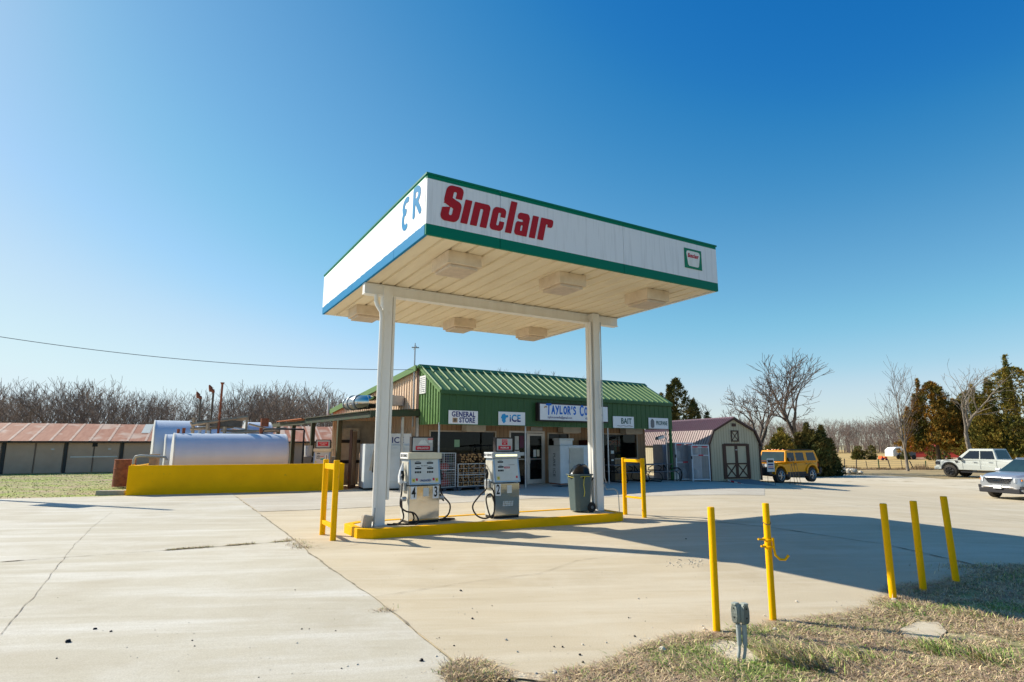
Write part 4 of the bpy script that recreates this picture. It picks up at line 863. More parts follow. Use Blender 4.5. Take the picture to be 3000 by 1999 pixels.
# vent pipes and the weathered timber frame on top
for px, py, yy, lbl, elbow in ((590, 1150, 25.6, 'shortest rusty vent pipe with elbow cap above the tanks', True), (627, 1130, 24.6, 'middle rusty vent pipe with elbow cap above the tanks', True), (652, 1121, 24.2, 'tall straight rusty vent pipe with flared tip', False)):
    x = (px - 1500) / FPX * (yy * cos(PITCH)) * 1.0; dy = (999.5 - py) / FPX
    # depth along the view for height
    f_ = yy * cos(PITCH); zt_ = None
    lo, hi = 0, 12
    for _ in range(40):
        md = (lo + hi) / 2; u = (-yy * sin(PITCH) + (md - CAMZ) * cos(PITCH)) / (yy * cos(PITCH) + (md - CAMZ) * sin(PITCH))
        if u < dy: lo = md
        else: hi = md
    x = (px - 1500) / FPX * (yy * cos(PITCH) + (lo - CAMZ) * sin(PITCH))
    g = thing('vent_pipe', lbl, 'vent pipe', (x, yy)); MB().cyl((0, 0, 1.6), (0, 0, lo - (.3 if elbow else .1)), .05, .042, 10).build('pipe', M['rustbarrel'] if not elbow else M['wood'], g, smooth=True)
    if elbow: MB().tube([(0, 0, lo - .3), (-.02, 0, lo - .22), (-.11, 0, lo - .2), (-.13, 0, lo - .1), (-.2, 0, lo + .02)], [.06, .075, .09, .08, .03], 9).build('elbow_cap', M['rustbarrel'], g, smooth=True)
    else: MB().cyl((0, 0, lo - .1), (0, 0, lo), .04, .085, 10).build('flared_tip', M['rustbarrel'], g)
g = thing('timber_frame', 'ramshackle pale board frame perched above the tanks', 'timber frame', (-11.6, 24.4), R3)
mb = MB(); rg = random.Random(4)
for (x0, y0, z0, x1, y1, z1_, w_) in [(-1.5, 0, 2.42, .6, .2, 2.78, .07), (-1.5, .5, 2.5, .7, .6, 2.72, .06), (-.3, -.4, 2.05, 2.1, -.3, 2.32, .05), (-.4, .1, 2.2, 1.9, .1, 2.2, .05), (.55, 0, 2.0, .55, 0, 2.75, .045), (-1.4, .2, 1.9, -1.4, .2, 2.7, .06), (-.9, 0, 2.0, -.9, 0, 2.5, .07), (-.3, -.3, 1.9, -.3, -.3, 2.35, .07), (-1.5, .2, 2.25, .4, .2, 2.38, .06), (.7, .4, 2.5, 1.6, .4, 2.26, .04)]:
    mb.tube([(x0, y0, z0), (x1, y1, z1_)], w_, 4)
mb.build('boards', M['plank'], g)
MB().box(-.2, .1, 2.3, 1.3, .9, 2.34, M=Matrix.Rotation(.12, 4, 'Y')).box(-1.2, .2, 2.35, .3, 1.0, 2.4).build('tin_sheet', M['tank'], g)
MB().box(-1.3, .1, 2.38, .4, .35, 2.62).build('dark_debris', M['wood'], g)
MB().cyl((1.35, .5, 2.4), (1.35, .5, 2.75), .17, n=12).build('tar_bucket', M['rustbarrel'], g)
# loading pipe
g = thing('loading_pipe', 'dark pipe running from the near tank and dropping behind the wall', 'pipe', (0, 0))
x0_, y0_ = -9.75, 24.1; q = [( -10.35, 24.3, 2.0), (-10.2, 24.25, 2.25), (-10.0, 24.2, 2.27), (-8.45, 23.9, 2.24), (-8.42, 23.9, 2.2), (-8.42, 23.9, .3)]
MB().tube(q, .035, 8).build('pipe', M['black'], g, smooth=True)
# barrels, fill pipe, slab
g = thing('rusted_barrel', 'rusty brown tall barrel at the left end of the yellow wall', 'barrel', (-15.0, 23.1)); MB().cyl((0, 0, .05), (0, 0, 1.07), .36, n=28).build('shell', M['rustbarrel'], g, smooth=True)
for z_ in (.06, .4, .72, 1.06): MB().tube([(.362 * cos(t), .362 * sin(t), z_) for t in np.linspace(0, 2 * pi, 29)], .012, 6, cap=False).build('hoop', M['rustbarrel'], g)
g = thing('fill_pipe', 'yellow upright fill pipe with grey elbow reaching over the wall', 'pipe', (-13.35, 21.0))
MB().cyl((-.05, 0, .0), (0, 0, .95), .06, n=12).build('upright', M['yellow'], g, smooth=True)
MB().tube([(0, 0, .95), (0, 0, 1.12), (.06, 0, 1.22), (.2, .02, 1.25), (1.05, .1, 1.2), (1.1, .1, 1.1)], .045, 10).build('elbow', M['conduit'], g, smooth=True)
MB().box(.35, .3, .7, .62, .5, 1.3).build('valve_box', M['plank'], g, bevel=.01)
tag(MB().box(-.45, -.16, 0, .45, .16, .17).build('curb_stone', M['concblock'], None, bevel=.02), 'weathered grey curb slab lying left of the yellow wall', 'curb stone'); o = bpy.data.objects['curb_stone']; o.location = (-13.2, 19.85, -.02); o.rotation_euler = (0, 0, .1)
g = thing('crate_bin', 'low dark open crate behind the left end of the wall', 'crate', (-12.4, 23.0), R3); MB().box(0, 0, 0, 1.3, .8, 1.15).build('box', M['wood'], g); MB().box(-.03, -.03, 1.15, 1.33, .83, 1.19).build('rim', M['rooftin'], g)
# concrete blocks and white bin beyond wall right
g = thing('retaining_block', 'pale grooved concrete block behind the right of the tanks', 'block', (-8.9, 25.3), .1)
mb = MB(); [mb.box(i * .5, 0, 0, i * .5 + .48, .5, 1.13) for i in range(3)]; mb.build('blocks', M['concblock'], g, bevel=.02)
g = thing('white_bucket', 'white bucket on the concrete block behind the tanks', 'bucket', (-8.75, 25.5, 1.135)); MB().cyl((0, 0, 0), (0, 0, .45), .15, .17, 14).build('pail', M['white'], g, smooth=True)

# ------------------------------------------------------------ long low shed on the left
sl = thing('long_shed', 'long low shed with rusty tin roof and brown sliding doors', 'shed', (-28.6, 33.4), radians(26))
SL0, SL1 = -14, 22
MB().box(SL0, 0, -.05, SL1, 4.6, 1.82).build('wall', M['shedwall'], sl)
mb = MB(); xs_ = list(np.arange(SL0 - .2, SL1 + .2, .9)); mb.hexa([(SL0 - .2, -.35, 1.83), (SL1 + .2, -.35, 1.83), (SL1 + .2, 4.9, 1.83), (SL0 - .2, 4.9, 1.83), (SL0 - .2, 3.2, 2.93), (SL1 + .2, 3.2, 2.93), (SL1 + .2, 3.4, 2.93), (SL0 - .2, 3.4, 2.93)])
rf = mb.build('roof', M['rooftin'], sl)
def on_roof(x, t, dz=.0): return (x, -.35 + 3.55 * t, 1.83 + 1.10 * t + .012 + dz)
for k, (x, w_, mm, ta, tb) in enumerate([(x + .05, .13, 'tinpale', 0, 1) for x in np.arange(SL0, SL1, .94)] + [(7.3, .5, 'tingrey', 0, 1), (6.35, .45, 'tingrey', .45, 1)] + [(12.6, .5, 'tinpale', 0, 1), (14.4, .5, 'tinpale', 0, 1), (16.4, .5, 'tinpale', 0, 1), (18.2, .5, 'tinpale', 0, 1)]):
    dz = .012 if w_ > .2 else .0
    MB().add([on_roof(x, ta, dz), on_roof(x + w_, ta, dz), on_roof(x + w_, tb, dz), on_roof(x, tb, dz)], [(0, 1, 2, 3)]).build('tin_panel', M[mm], rf)
MB().box(SL0, -.33, 1.74, SL1, -.25, 1.825).build('eave_board', M['shedpost'], sl)
for i, x in enumerate([-5.4, -2.7, .0, 2.85, 5.6, 8.6, 11.5, 14.2, 17]):
    MB().box(x - .07, -.09, -.03, x + .07, -.03, 1.78).build('post', M['shedpost'], sl)
for x0, x1 in [(-5.3, -2.8), (-2.6, -.1), (.1, 1.42), (1.46, 2.76), (2.94, 4.2), (4.24, 5.5), (5.7, 7.1), (7.14, 8.5), (8.7, 10), (10.04, 11.4)]:
    d_ = MB().box(x0, -.06, .02, x1, -.005, 1.72).build('door', M['sheddoor'], sl, bevel=.004)
    MB().box(x1 - .03, -.075, .05, x1 - .012, -.061, 1.7).build('door_edge', M['shedpost'], d_)
for x in (2.2, 4.95): MB().box(x - .06, -.07, 1.33, x + .1, -.062, 1.4).build('number_tag', M['galv'], sl)
MB().box(3.1, -.075, .88, 5.4, -.062, .95).build('rail', M['galv'], sl)
MB().box(4.1, -.07, 1.5, 4.35, -.0615, 1.72).build('opening', M['black'], sl)

# ------------------------------------------------------------ the store
D2 = 1.65; LS = 12.37; ZR, ZE, ZF = 4.59, 3.57, 2.355
st = thing('general_store', 'low country store with green metal awning roof and brown siding', 'building', SC, YS)
DB = 11.3; ZBK = 3.38
# front wall with openings: x ranges and z
openings = [(.50, 3.42, .62, 2.12), (4.12, 5.98, .02, 2.12), (6.2, 7.34, .62, 2.09), (9.3, 11.68, 1.0, 2.10)]
xs_ = [0] + [q for o_ in openings for q in o_[:2]] + [LS - .07]
mb = MB()
for i in range(0, len(xs_) - 1, 2): mb.box(xs_[i], D2, -.1, xs_[i + 1], D2 + .12, 4.45)
for x0, x1, z0, z1_ in openings:
    mb.box(x0, D2, z1_, x1, D2 + .12, 4.45)
    if z0 > .1: mb.box(x0, D2, -.1, x1, D2 + .12, z0)
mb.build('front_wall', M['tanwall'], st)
mb = MB()
for x in np.arange(.2, LS - .1, .203):
    segs = [(0, 2.4)]
    for x0, x1, z0, z1_ in openings:
        if x0 - .06 < x < x1 + .06: segs = ([(0, z0 - .06)] if z0 > .1 else []) + [(z1_ + .07, 2.4)]
    for a, b in segs: mb.box(x - .006, D2 - .002, a, x + .006, D2 + .001, b)
mb.build('siding_grooves', M['groove'], st)
# side and back walls of ribbed tan metal
def side_wall(x, nm, mtl):
    mb = MB(); mb.prism([(D2 + .12, -.05), (DB, -.05), (DB, ZBK - .05), (D2 + .12, ZR - .12)], 'x', x - .05 if x > 5 else x, x if x > 5 else x + .05); w_ = mb.build(nm, mtl, st); mb = MB(); mg = MB()
    for y in np.arange(D2 + .2, DB - .1, .23):
        zt_ = ZR - .12 - (y - D2) * (ZR - ZBK - .07) / (DB - D2) - .12
        for (g_, y0, y1, pr) in ((mb, y, y + .05, .03), (mg, y + .055, y + .075, .004)):
            g_.box(x - pr if x < 5 else x, y0, .02, x if x < 5 else x + pr, y1, zt_)
    mb.build('wall_ribs', mtl, w_); mg.build('rib_shadow_gap', M['groove'], w_)
side_wall(0, 'side_wall', M['tan']); side_wall(LS - .07, 'side_wall', M['tan'])
MB().box(0, DB, -.05, LS - .07, DB + .1, ZBK - .1).build('back_wall', M['tan'], st)
MB().box(-.05, D2 - .03, 0, .0, D2 + .16, 4.5).build('corner_trim', M['brown'], st)
# rear roof
mb = MB(); mb.hexa([(-.12, D2 - .05, ZR - .09), (LS + .1, D2 - .05, ZR - .09), (LS + .1, DB + .3, ZBK - .1), (-.12, DB + .3, ZBK - .1), (-.12, D2 - .05, ZR - .01), (LS + .1, D2 - .05, ZR - .01), (LS + .1, DB + .3, ZBK - .02), (-.12, DB + .3, ZBK - .02)]); mb.build('rear_roof', M['rgreen'], st)
MB().hexa([(-.17, D2 + .06, ZR - .2), (-.12, D2 + .06, ZR - .2), (-.12, DB + .32, ZBK - .24), (-.17, DB + .32, ZBK - .24), (-.17, D2 + .06, ZR + .02), (-.12, D2 + .06, ZR + .02), (-.12, DB + .32, ZBK + .0), (-.17, DB + .32, ZBK + .0)]).build('rake_trim', M['rgreen'], st)
# awning: roof, fascia, gable cheeks
al = atan2(ZR - ZE, D2); 
mb = MB(); mb.hexa([(-.03, -.06, ZE - .05), (LS + .03, -.06, ZE - .05), (LS + .03, D2, ZR - .06), (-.03, D2, ZR - .06), (-.03, -.06, ZE - .01), (LS + .03, -.06, ZE - .01), (LS + .03, D2, ZR - .01), (-.03, D2, ZR - .01)])
ar = mb.build('awning_roof', M['rgreen'], st)
mb = MB(); 
for x in np.arange(.02, LS, .345):
    mb.hexa([(x - .024, -.06, ZE - .01), (x + .024, -.06, ZE - .01), (x + .024, D2 - .02, ZR - .012), (x - .024, D2 - .02, ZR - .012), (x - .010, -.06, ZE + .04), (x + .010, -.06, ZE + .04), (x + .010, D2 - .02, ZR + .038), (x - .010, D2 - .02, ZR + .038)])
mb.build('standing_seams', M['rgreen'], ar)
MB().prism([(D2 - .2, ZR - .1), (D2 - .02, ZR + .05), (D2 + .14, ZR + .03), (D2 + .2, ZR - .02)], 'x', -.05, LS + .05).build('ridge_cap', M['trimgreen'], ar)
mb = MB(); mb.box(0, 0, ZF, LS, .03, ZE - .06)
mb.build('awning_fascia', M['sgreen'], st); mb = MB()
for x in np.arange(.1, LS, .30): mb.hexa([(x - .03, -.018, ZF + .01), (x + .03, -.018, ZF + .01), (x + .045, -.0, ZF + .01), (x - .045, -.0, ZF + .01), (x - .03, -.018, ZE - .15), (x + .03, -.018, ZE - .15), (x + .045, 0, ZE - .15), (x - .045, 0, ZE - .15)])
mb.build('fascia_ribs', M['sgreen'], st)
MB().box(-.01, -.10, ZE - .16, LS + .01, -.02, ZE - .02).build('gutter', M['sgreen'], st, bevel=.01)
MB().box(-.02, -.025, ZF - .02, LS + .02, .06, ZF).build('drip_trim', M['trimgreen'], st)
for x, s_ in ((0, -1), (LS, 1)):
    xa, xb = (x, x + .03) if s_ < 0 else (x - .03, x)
    c_ = MB().prism([(.0 + .031, ZF), (D2, ZF), (D2, ZR - .08), (.031, ZE - .07)], 'x', xa, xb).build('gable_cheek', M['rgreen'], st)
    mb = MB()
    for y in np.arange(.12, D2 - .05, .21):
        zt_ = ZE - .07 + (y - .03) * (ZR - ZE) / D2 - .06; mb.box(min(x, x + s_ * .035), y, ZF + .01, max(x, x + s_ * .035), y + .085, zt_)
    mb.build('cheek_ribs', M['rgreen'], c_)
    MB().hexa([(min(x, x + s_ * .05), -.03, ZE - .13), (max(x, x + s_ * .05), -.03, ZE - .13), (max(x, x + s_ * .05), D2, ZR - .13), (min(x, x + s_ * .05), D2, ZR - .13), (min(x, x + s_ * .05), -.03, ZE - .03), (max(x, x + s_ * .05), -.03, ZE - .03), (max(x, x + s_ * .05), D2, ZR - .02), (min(x, x + s_ * .05), D2, ZR - .02)]).build('rake_trim', M['rgreen'], c_)
lv = MB().box(-.07, 1.05, 3.50, -.036, 1.52, 4.16).build('louvre_vent', M['white'], st)
mb = MB(); [mb.box(-.075, 1.1, 3.56 + i * .073, -.0705, 1.47, 3.58 + i * .073) for i in range(8)]; mb.build('slats', M['grey'], lv)
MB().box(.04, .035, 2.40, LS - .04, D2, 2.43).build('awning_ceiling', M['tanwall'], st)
MB().box(-.5, -.45, -.05, LS + .4, D2, .02).build('porch_slab', M['conc_tan'], st) if False else None
for x in (-.02 + .03, 3.78, 8.2): MB().cyl((x, .06, -.02), (x, .06, ZF + .05), .033, n=12).build('porch_post', M['galv'], st, smooth=True)
MB().box(LS - .1, .04, -.12, LS, .14, ZF + .05).build('porch_post', M['trimgreen'], st); MB().cyl((LS - .36, .1, -.12), (LS - .36, .1, ZF), .025, n=10).build('porch_post', M['galv'], st)
# windows and door
def window(x0, x1, z0, z1_, nm='window', mull=()):
    f = MB(); w_ = .055
    f.box(x0 - w_, D2 - .035, z0 - w_, x0, D2 + .06, z1_ + w_); f.box(x1, D2 - .035, z0 - w_, x1 + w_, D2 + .06, z1_ + w_); f.box(x0, D2 - .035, z1_, x1, D2 + .06, z1_ + w_); f.box(x0, D2 - .035, z0 - w_, x1, D2 + .06, z0)
    for m_ in mull: f.box(m_ - .02, D2 - .02, z0, m_ + .02, D2 + .04, z1_)
    o_ = f.build(nm, M['wframe'], st, bevel=.004); MB().add([(x0, D2 + .02, z0), (x1, D2 + .02, z0), (x1, D2 + .02, z1_), (x0, D2 + .02, z1_)], [(0, 1, 2, 3)]).build('pane', M['glass'], o_); return o_
w1_ = window(.50, 3.42, .62, 2.12); window(6.2, 7.34, .62, 2.09); window(9.3, 11.68, 1.0, 2.10)
f = MB()
for x0, x1 in ((4.12, 4.2), (5.02, 5.10), (5.90, 5.98)): f.box(x0, D2 - .03, 0, x1, D2 + .06, 2.12)
f.box(4.12, D2 - .03, 2.12, 5.98, D2 + .06, 2.2); df = f.build('door_frame', M['alu'], st, bevel=.004)
dr = MB().box(5.10, D2 - .02, .02, 5.18, D2 + .03, 2.1).box(5.82, D2 - .02, .02, 5.90, D2 + .03, 2.1).box(5.18, D2 - .02, 2.0, 5.82, D2 + .03, 2.1).box(5.18, D2 - .02, .02, 5.82, D2 + .03, .2).box(5.18, D2 - .03, 1.02, 5.82, D2 - .01, 1.05).build('door', M['alu'], st, bevel=.004)
MB().add([(5.18, D2, .2), (5.82, D2, .2), (5.82, D2, 2.0), (5.18, D2, 2.0)], [(0, 1, 2, 3)]).build('pane', M['glass'], dr)
MB().add([(4.2, D2 + .01, .05), (5.02, D2 + .01, .05), (5.02, D2 + .01, 2.1), (4.2, D2 + .01, 2.1)], [(0, 1, 2, 3)]).build('pane', M['glass'], df)
MB().box(4.2, D2 - .01, 1.02, 5.02, D2 + .005, 1.05).build('push_bar', M['alu'], df)
MB().tube([(5.14, D2 - .02, .82), (5.14, D2 - .08, .86), (5.14, D2 - .08, 1.12), (5.14, D2 - .02, 1.16)], .012, 8).build('handle', M['alu'], dr)
for (x0, z0, x1, z1_, mm) in [(4.42, 1.42, 4.62, 1.98, 'paper'), (4.66, 1.5, 4.88, 2.0, 'purple'), (4.40, 1.14, 4.66, 1.38, 'paper'), (4.68, 1.18, 4.92, 1.32, 'galv'), (5.38, 1.12, 5.52, 1.42, 'paper'), (5.56, 1.14, 5.70, 1.42, 'valance')]:
    MB().box(x0, D2 - .004 if x0 > 5 else D2 + .002, z0, x1, D2 - .001 if x0 > 5 else D2 + .006, z1_).build('door_notice', M[mm], dr if x0 > 5 else df)
for x0, x1 in ((1.55, 1.78), (.52, .66)): MB().box(x0, D2 + .012, 1.54, x1, D2 + .017, 1.82).build('window_notice', M['greenpaper'], w1_)
for x0, x1, mm in ((1.83, 2.72, 'freezer'), (6.7, 7.72, 'freezer'), (10.55, 11.7, 'freezer')):
    f = MB().box(x0, D2 - .42, 2.15, x1, D2 - .04, 2.39).build('porch_light', M['beige'], st, bevel=.01); MB().box(x0 + .05, D2 - .38, 2.12, x1 - .05, D2 - .08, 2.15).build('lens', M['lens'], f)
MB().box(5.24, D2 - .03, 2.22, 5.86, D2 - .01, 2.36).build('address_plate', M['signgrey'], st)
# interior
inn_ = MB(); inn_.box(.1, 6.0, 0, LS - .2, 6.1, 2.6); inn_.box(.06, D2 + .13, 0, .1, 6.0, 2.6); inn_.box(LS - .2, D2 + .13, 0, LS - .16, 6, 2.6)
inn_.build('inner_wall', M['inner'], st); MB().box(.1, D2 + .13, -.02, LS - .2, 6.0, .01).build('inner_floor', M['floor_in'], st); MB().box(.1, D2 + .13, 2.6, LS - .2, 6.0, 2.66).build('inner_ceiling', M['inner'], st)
rg = random.Random(2); cols = [mat('goods_%s' % n_, c_, .6) for n_, c_ in (('red', (.3, .03, .03)), ('blue', (.03, .1, .3)), ('green', (.05, .25, .08)), ('yellow', (.4, .32, .05)), ('pale', (.4, .4, .38)), ('teal', (.03, .3, .3)))]
sh = MB()
for x0, x1, y0 in ((.9, 2.9, 3.2), (6.1, 7.4, 3.0), (9.4, 11.5, 2.5)):
    for z_ in (.5, .9, 1.3): sh.box(x0, y0, z_, x1, y0 + .4, z_ + .03)
    sh.box(x0, y0 + .38, 0, x1, y0 + .42, 1.5)
shf = sh.build('store_shelf', M['wood'], st)
for mi, mm in enumerate(cols):
    gd = MB()
    for x0, x1, y0 in ((.9, 2.9, 3.2), (6.1, 7.4, 3.0), (9.4, 11.5, 2.5)):
        for z_ in (.53, .93, 1.33):
            x = x0 + rg.random() * .4
            while x < x1 - .2:
                w_ = rg.uniform(.08, .25)
                if rg.random() < .22: gd.box(x, y0 + .02, z_, x + w_, y0 + .3, z_ + rg.uniform(.12, .3))
                x += w_ + rg.uniform(.02, .3)
    gd.build('shelf_goods', mm, shf)
# open sign, A sign
g = thing('open_sign', 'unlit neon OPEN sign in the right-hand window', 'sign', (*sto(10.24, D2 + .06), 1.55), YS); MB().box(-.42, 0, 0, .42, .03, .34).build('backing', M['black'], g)
fr_ = MB().tube([(-.42, -.01, 0), (.42, -.01, 0), (.42, -.01, .34), (-.42, -.01, .34), (-.42, -.01, 0)], .012, 6).build('frame', M['galv'], g); text('OPEN', .27, front(0, -.012, .17), M['neon'], g, sx=1.05, bold=.012)
g = thing('ice_machine_sign', 'small white plate with red letter A beside right window', 'sign', (*sto(8.72, D2 - .02), 1.84), YS); MB().box(-.2, 0, 0, .22, .015, .3).build('plate', M['signw'], g); text('ATM', .2, front(-.0, -.004, .15), M['dkred'], g, bold=.02, sx=.8)
# fascia signs
def sign(label, a0, a1, z0, z1_, y=-.05):
    g = thing('store_sign', label, 'sign', (*sto((a0 + a1) / 2, y), z0), YS); W, H = a1 - a0, z1_ - z0
    MB().box(-W / 2, -.0, 0, W / 2, .025, H).build('board', M['signw'], g, bevel=.004); return g, W, H
g, W, H = sign('white sign reading GENERAL STORE with a small crate picture', .32, 1.54, 2.36, 2.84)
text('GENERAL', .255, front(.0, -.004, .34), M['navy'], g, bold=.032, sx=.86); text('STORE', .245, front(.15, -.004, .135), M['navy'], g, bold=.032, sx=.86)
MB().box(-.45, -.006, .05, -.25, -.001, .22).build('crate_picture', M['plank'], g); MB().box(-.41, -.009, .08, -.29, -.0065, .19).build('crate_shade', M['wood'], g)
g, W, H = sign('white sign reading ICE in two blues with a pale blue splash', 2.45, 3.69, 2.36, 2.86)
for s_, mm in (('iCE', 'bluel'),): text(s_, .37, front(.14, -.004, .25), M[mm], g, bold=.03, sx=.95)
# dark lower half of the letters
_o = text('iCE', .37, front(.14, -.0072, .25), M['navy'], g, name='lettering_lower', bold=.03, sx=.95, th=.002)
bm = bmesh.new(); bm.from_mesh(_o.data); bmesh.ops.bisect_plane(bm, geom=bm.verts[:] + bm.edges[:] + bm.faces[:], plane_co=(0, 0, .245), plane_no=(0, 0, 1), clear_outer=True); bm.to_mesh(_o.data); bm.free()
strokes_mesh([([(-.42, .34), (-.36, .36)], .065), ([(-.36, .26), (-.40, .18)], .075), ([(-.30, .32), (-.22, .33)], .045), ([(-.46, .28), (-.38, .28)], .05), ([(-.34, .15), (-.38, .12)], .05)], .012, lambda x, y: (x, -.004, y), 'splash', M['bluel'], g)
g, W, H = sign('white sign reading BAIT above a thin wavy worm line', 8.44, 9.73, 2.35, 2.85)
text('BAIT', .34, front(.16, -.004, .29), M['dgreen'], g, bold=.024, sx=.9)
MB().tube([(-.42 + 1.0 * i / 20, -.006, .09 + .02 * sin(i * .9)) for i in range(21)], .006, 5).tube([(-.35 + .9 * i / 20, -.006, .085 - .02 * sin(i * .8)) for i in range(21)], .005, 5).build('worm_line', M['grey'], g)
g, W, H = sign('white sign reading PROPANE beside a grey gas bottle picture', 10.70, 12.04, 2.35, 2.84)
text('PROPANE', .27, front(.21, -.004, .25), M['dgreen'], g, bold=.02, sx=.64)
strokes_mesh([([(-.45, .13), (-.45, .31)], .10), ([(-.40, .13), (-.40, .31)], .10)], .012, lambda x, y: (x, -.004, y), 'bottle_picture', M['grey'], g); MB().box(-.48, -.005, .40, -.37, -.001, .44).build('bottle_valve', M['grey'], g)
g = thing('store_sign', "large white boxed sign reading TAYLOR'S CORNER in blue brush letters", 'sign', (*sto(6.12, -.02), 2.54), YS)
MB().box(-1.9, -.2, 0, 1.86, .0, .72).build('case', M['signdark'], g); MB().box(-1.83, -.205, .05, 1.83, -.2005, .67).build('face', M['signw'], g)
s_, w_ = brush("TAYLOR'S CORNER", .29, .038, adv=1.04, gap=.7, big=1.3)
strokes_mesh(s_, .011, lambda x, y: (-1.5 + x * (3.05 / w_), -.209, .31 + y), 'brush_lettering', M['blue'], g)
text('taylorcornerllc@gmail.com', .135, front(-.82, -.209, .16), M['navy'], g, sx=.85); text('417-99', .15, front(.72, -.209, .15), M['navy'], g, sx=.85)
strokes_mesh([([(-1.6, .55), (-1.55, .57), (-1.5, .56)], .028), ([(-1.63, .52), (-1.58, .54)], .014)], .008, lambda x, y: (x, -.209, y), 'bird_picture', M['plank'], g)

# ------------------------------------------------------------ lean-to on the store's left side
lt = thing('lean_to', 'open lean-to shelter with dark green beams along store left side', 'lean-to', SC, YS)
XO = -1.9
def bz(b): return 2.66 + .0 * b
MB().box(XO - .06, 1.55, 2.58, XO + .06, 9.5, 2.80).build('outer_beam', M['leangreen'], lt, bevel=.006)
MB().box(XO - .06, 9.5, 2.56, XO + .06, 18, 2.74).build('outer_beam', M['dbrown'], lt)
MB().hexa([(XO - .06, 1.5, 2.60), (0, 1.5, 2.68), (0, 1.6, 2.68), (XO - .06, 1.6, 2.60), (XO - .06, 1.5, 2.82), (0, 1.5, 2.90), (0, 1.6, 2.90), (XO - .06, 1.6, 2.82)]).build('end_beam', M['leangreen'], lt)
MB().hexa([(XO - .15, 1.6, 2.80), (-.04, 1.6, 2.92), (-.04, 9.4, 2.92), (XO - .15, 9.4, 2.80), (XO - .15, 1.6, 2.83), (-.04, 1.6, 2.95), (-.04, 9.4, 2.95), (XO - .15, 9.4, 2.83)]).build('roof', M['dbrown'], lt)
MB().hexa([(XO - .2, 9.5, 2.80), (.6, 9.5, 2.92), (.6, 14, 2.92), (XO - .2, 14, 2.80), (XO - .2, 9.5, 2.84), (.6, 9.5, 2.97), (.6, 14, 2.97), (XO - .2, 14, 2.84)]).build('rusty_roof', M['rust'], lt)
for b in (4.83, 8.32, 11.45, 14.39): MB().box(XO - .085, b - .085, -.05, XO + .085, b + .085, 2.58).build('post', M['dbrown'], lt, bevel=.01)
for x in (-1.35, -.7, -.1): MB().box(x - .04, 1.52, -.05, x + .04, 1.6, 2.62).build('slim_post', M['alu'], lt)
MB().box(-1.9, 5.1, 1.3, -.02, 5.14, 2.6).build('screen_panel', M['concblock'], lt)
mb = MB(); mb.box(XO + .04, 4.95, .05, XO + .9, 4.99, 2.3); mb.build('grey_panel', M['concblock'], lt)
for z_ in (.9, 1.7): MB().box(XO + .02, 4.9, z_, XO + .92, 4.945, z_ + .12).build('black_bar', M['black'], lt)
# tan corrugated door panel in the sun
g = thing('corrugated_panel', 'narrow upright tan corrugated panel with brown edge catching the sun', 'panel', (*sto(-1.78, 3.7), 0), YS + radians(52))
MB().box(0, 0, .05, .62, .05, 2.15).build('panel', M['tan'], g); MB().box(-.07, -.02, 0, 0, .07, 2.2).box(0, -.02, 0, .62, .07, .12).build('edge', M['brown'], g)
mb = MB(); [mb.box(.08 + i * .15, -.012, .13, .12 + i * .15, 0, 2.12) for i in range(4)]; mb.build('ribs', M['groove'], g)
# freezers
def freezer(label, loc, rz, W, D_, H, sign_=None):
    g = thing('ice_freezer', label, 'ice freezer', loc, rz, 'white freezers by the lean-to')
    MB().box(0, 0, .06, W, D_, H).build('cabinet', M['freezer'], g, bevel=.02); MB().box(.03, .02, 0, W - .03, D_ - .02, .06).build('plinth', M['black'], g)
    d_ = MB().box(.22, -.03, .3, W - .3, 0, H - .12).build('door', M['freezer'], g, bevel=.01); MB().box(W - .36, -.05, .9, W - .33, -.03, 1.1).build('handle', M['rustbarrel'], d_)
    if sign_:
        s_ = MB().box(.1, .1, H, W - .05, .14, H + .42).build('header_sign', M['signw'], g); text('ICE', .3, front(W * .5 + .12, .095, H + .17), M['navy'], s_, bold=.02)
    return g
freezer('white freezer at the lean-to corner, its left side sunlit', (-5.43, 21.91), radians(24), 1.15, 1.1, 1.66)
freezer('white freezer under an ICE header, partly behind the left column', (-5.0, 21.75), radians(8), 1.32, .8, 1.62, True)
g = thing('black_board', 'tall black board leaning near the left column', 'board', (-5.02, 21.4, .65), .25); MB().box(0, 0, 0, .28, .06, 1.9, M=Matrix.Rotation(.08, 4, 'Y')).build('board', M['black'], g)
MB().box(-.12, .02, .05, .0, .06, 1.7, M=Matrix.Rotation(.18, 4, 'Y')).build('backing', M['concblock'], g)
# wall equipment
g = thing('exhaust_duct', 'shiny round exhaust duct sticking out of store left gable', 'duct', (*sto(-.02, 5.6), 3.42), YS)
MB().tube([(0, 0, 0), (-.4, 0, 0), (-.5, 0, 0)], .27, 24).tube([(-.3, 0, .0), (-.5, .15, 0), (-.7, .5, 0), (-.75, .9, .0)], .30, 24).build('elbow', M['chrome'], g, smooth=True)
MB().tube([(-.75, .9, 0), (-.77, 1.45, -.01)], .25, 24).build('outlet', M['chrome'], g, smooth=True); MB().tube([(-.75, .85, 0), (-.755, .95, 0)], .33, 24).tube([(-.66, .4, 0), (-.69, .5, 0)], .33, 24).tube([(-.77, 1.42, -.01), (-.772, 1.47, -.01)], .275, 24).build('seam_ring', M['galv'], g, smooth=True)
MB().tube([(-.772, 1.471, -.01), (-.772, 1.475, -.01)], .24, 24).build('opening', M['dbrown'], g)
g = thing('vent_hood', 'grey sloped vent hood on the gable beside the mast', 'vent hood', (*sto(-.02, 2.9), 3.12), YS)
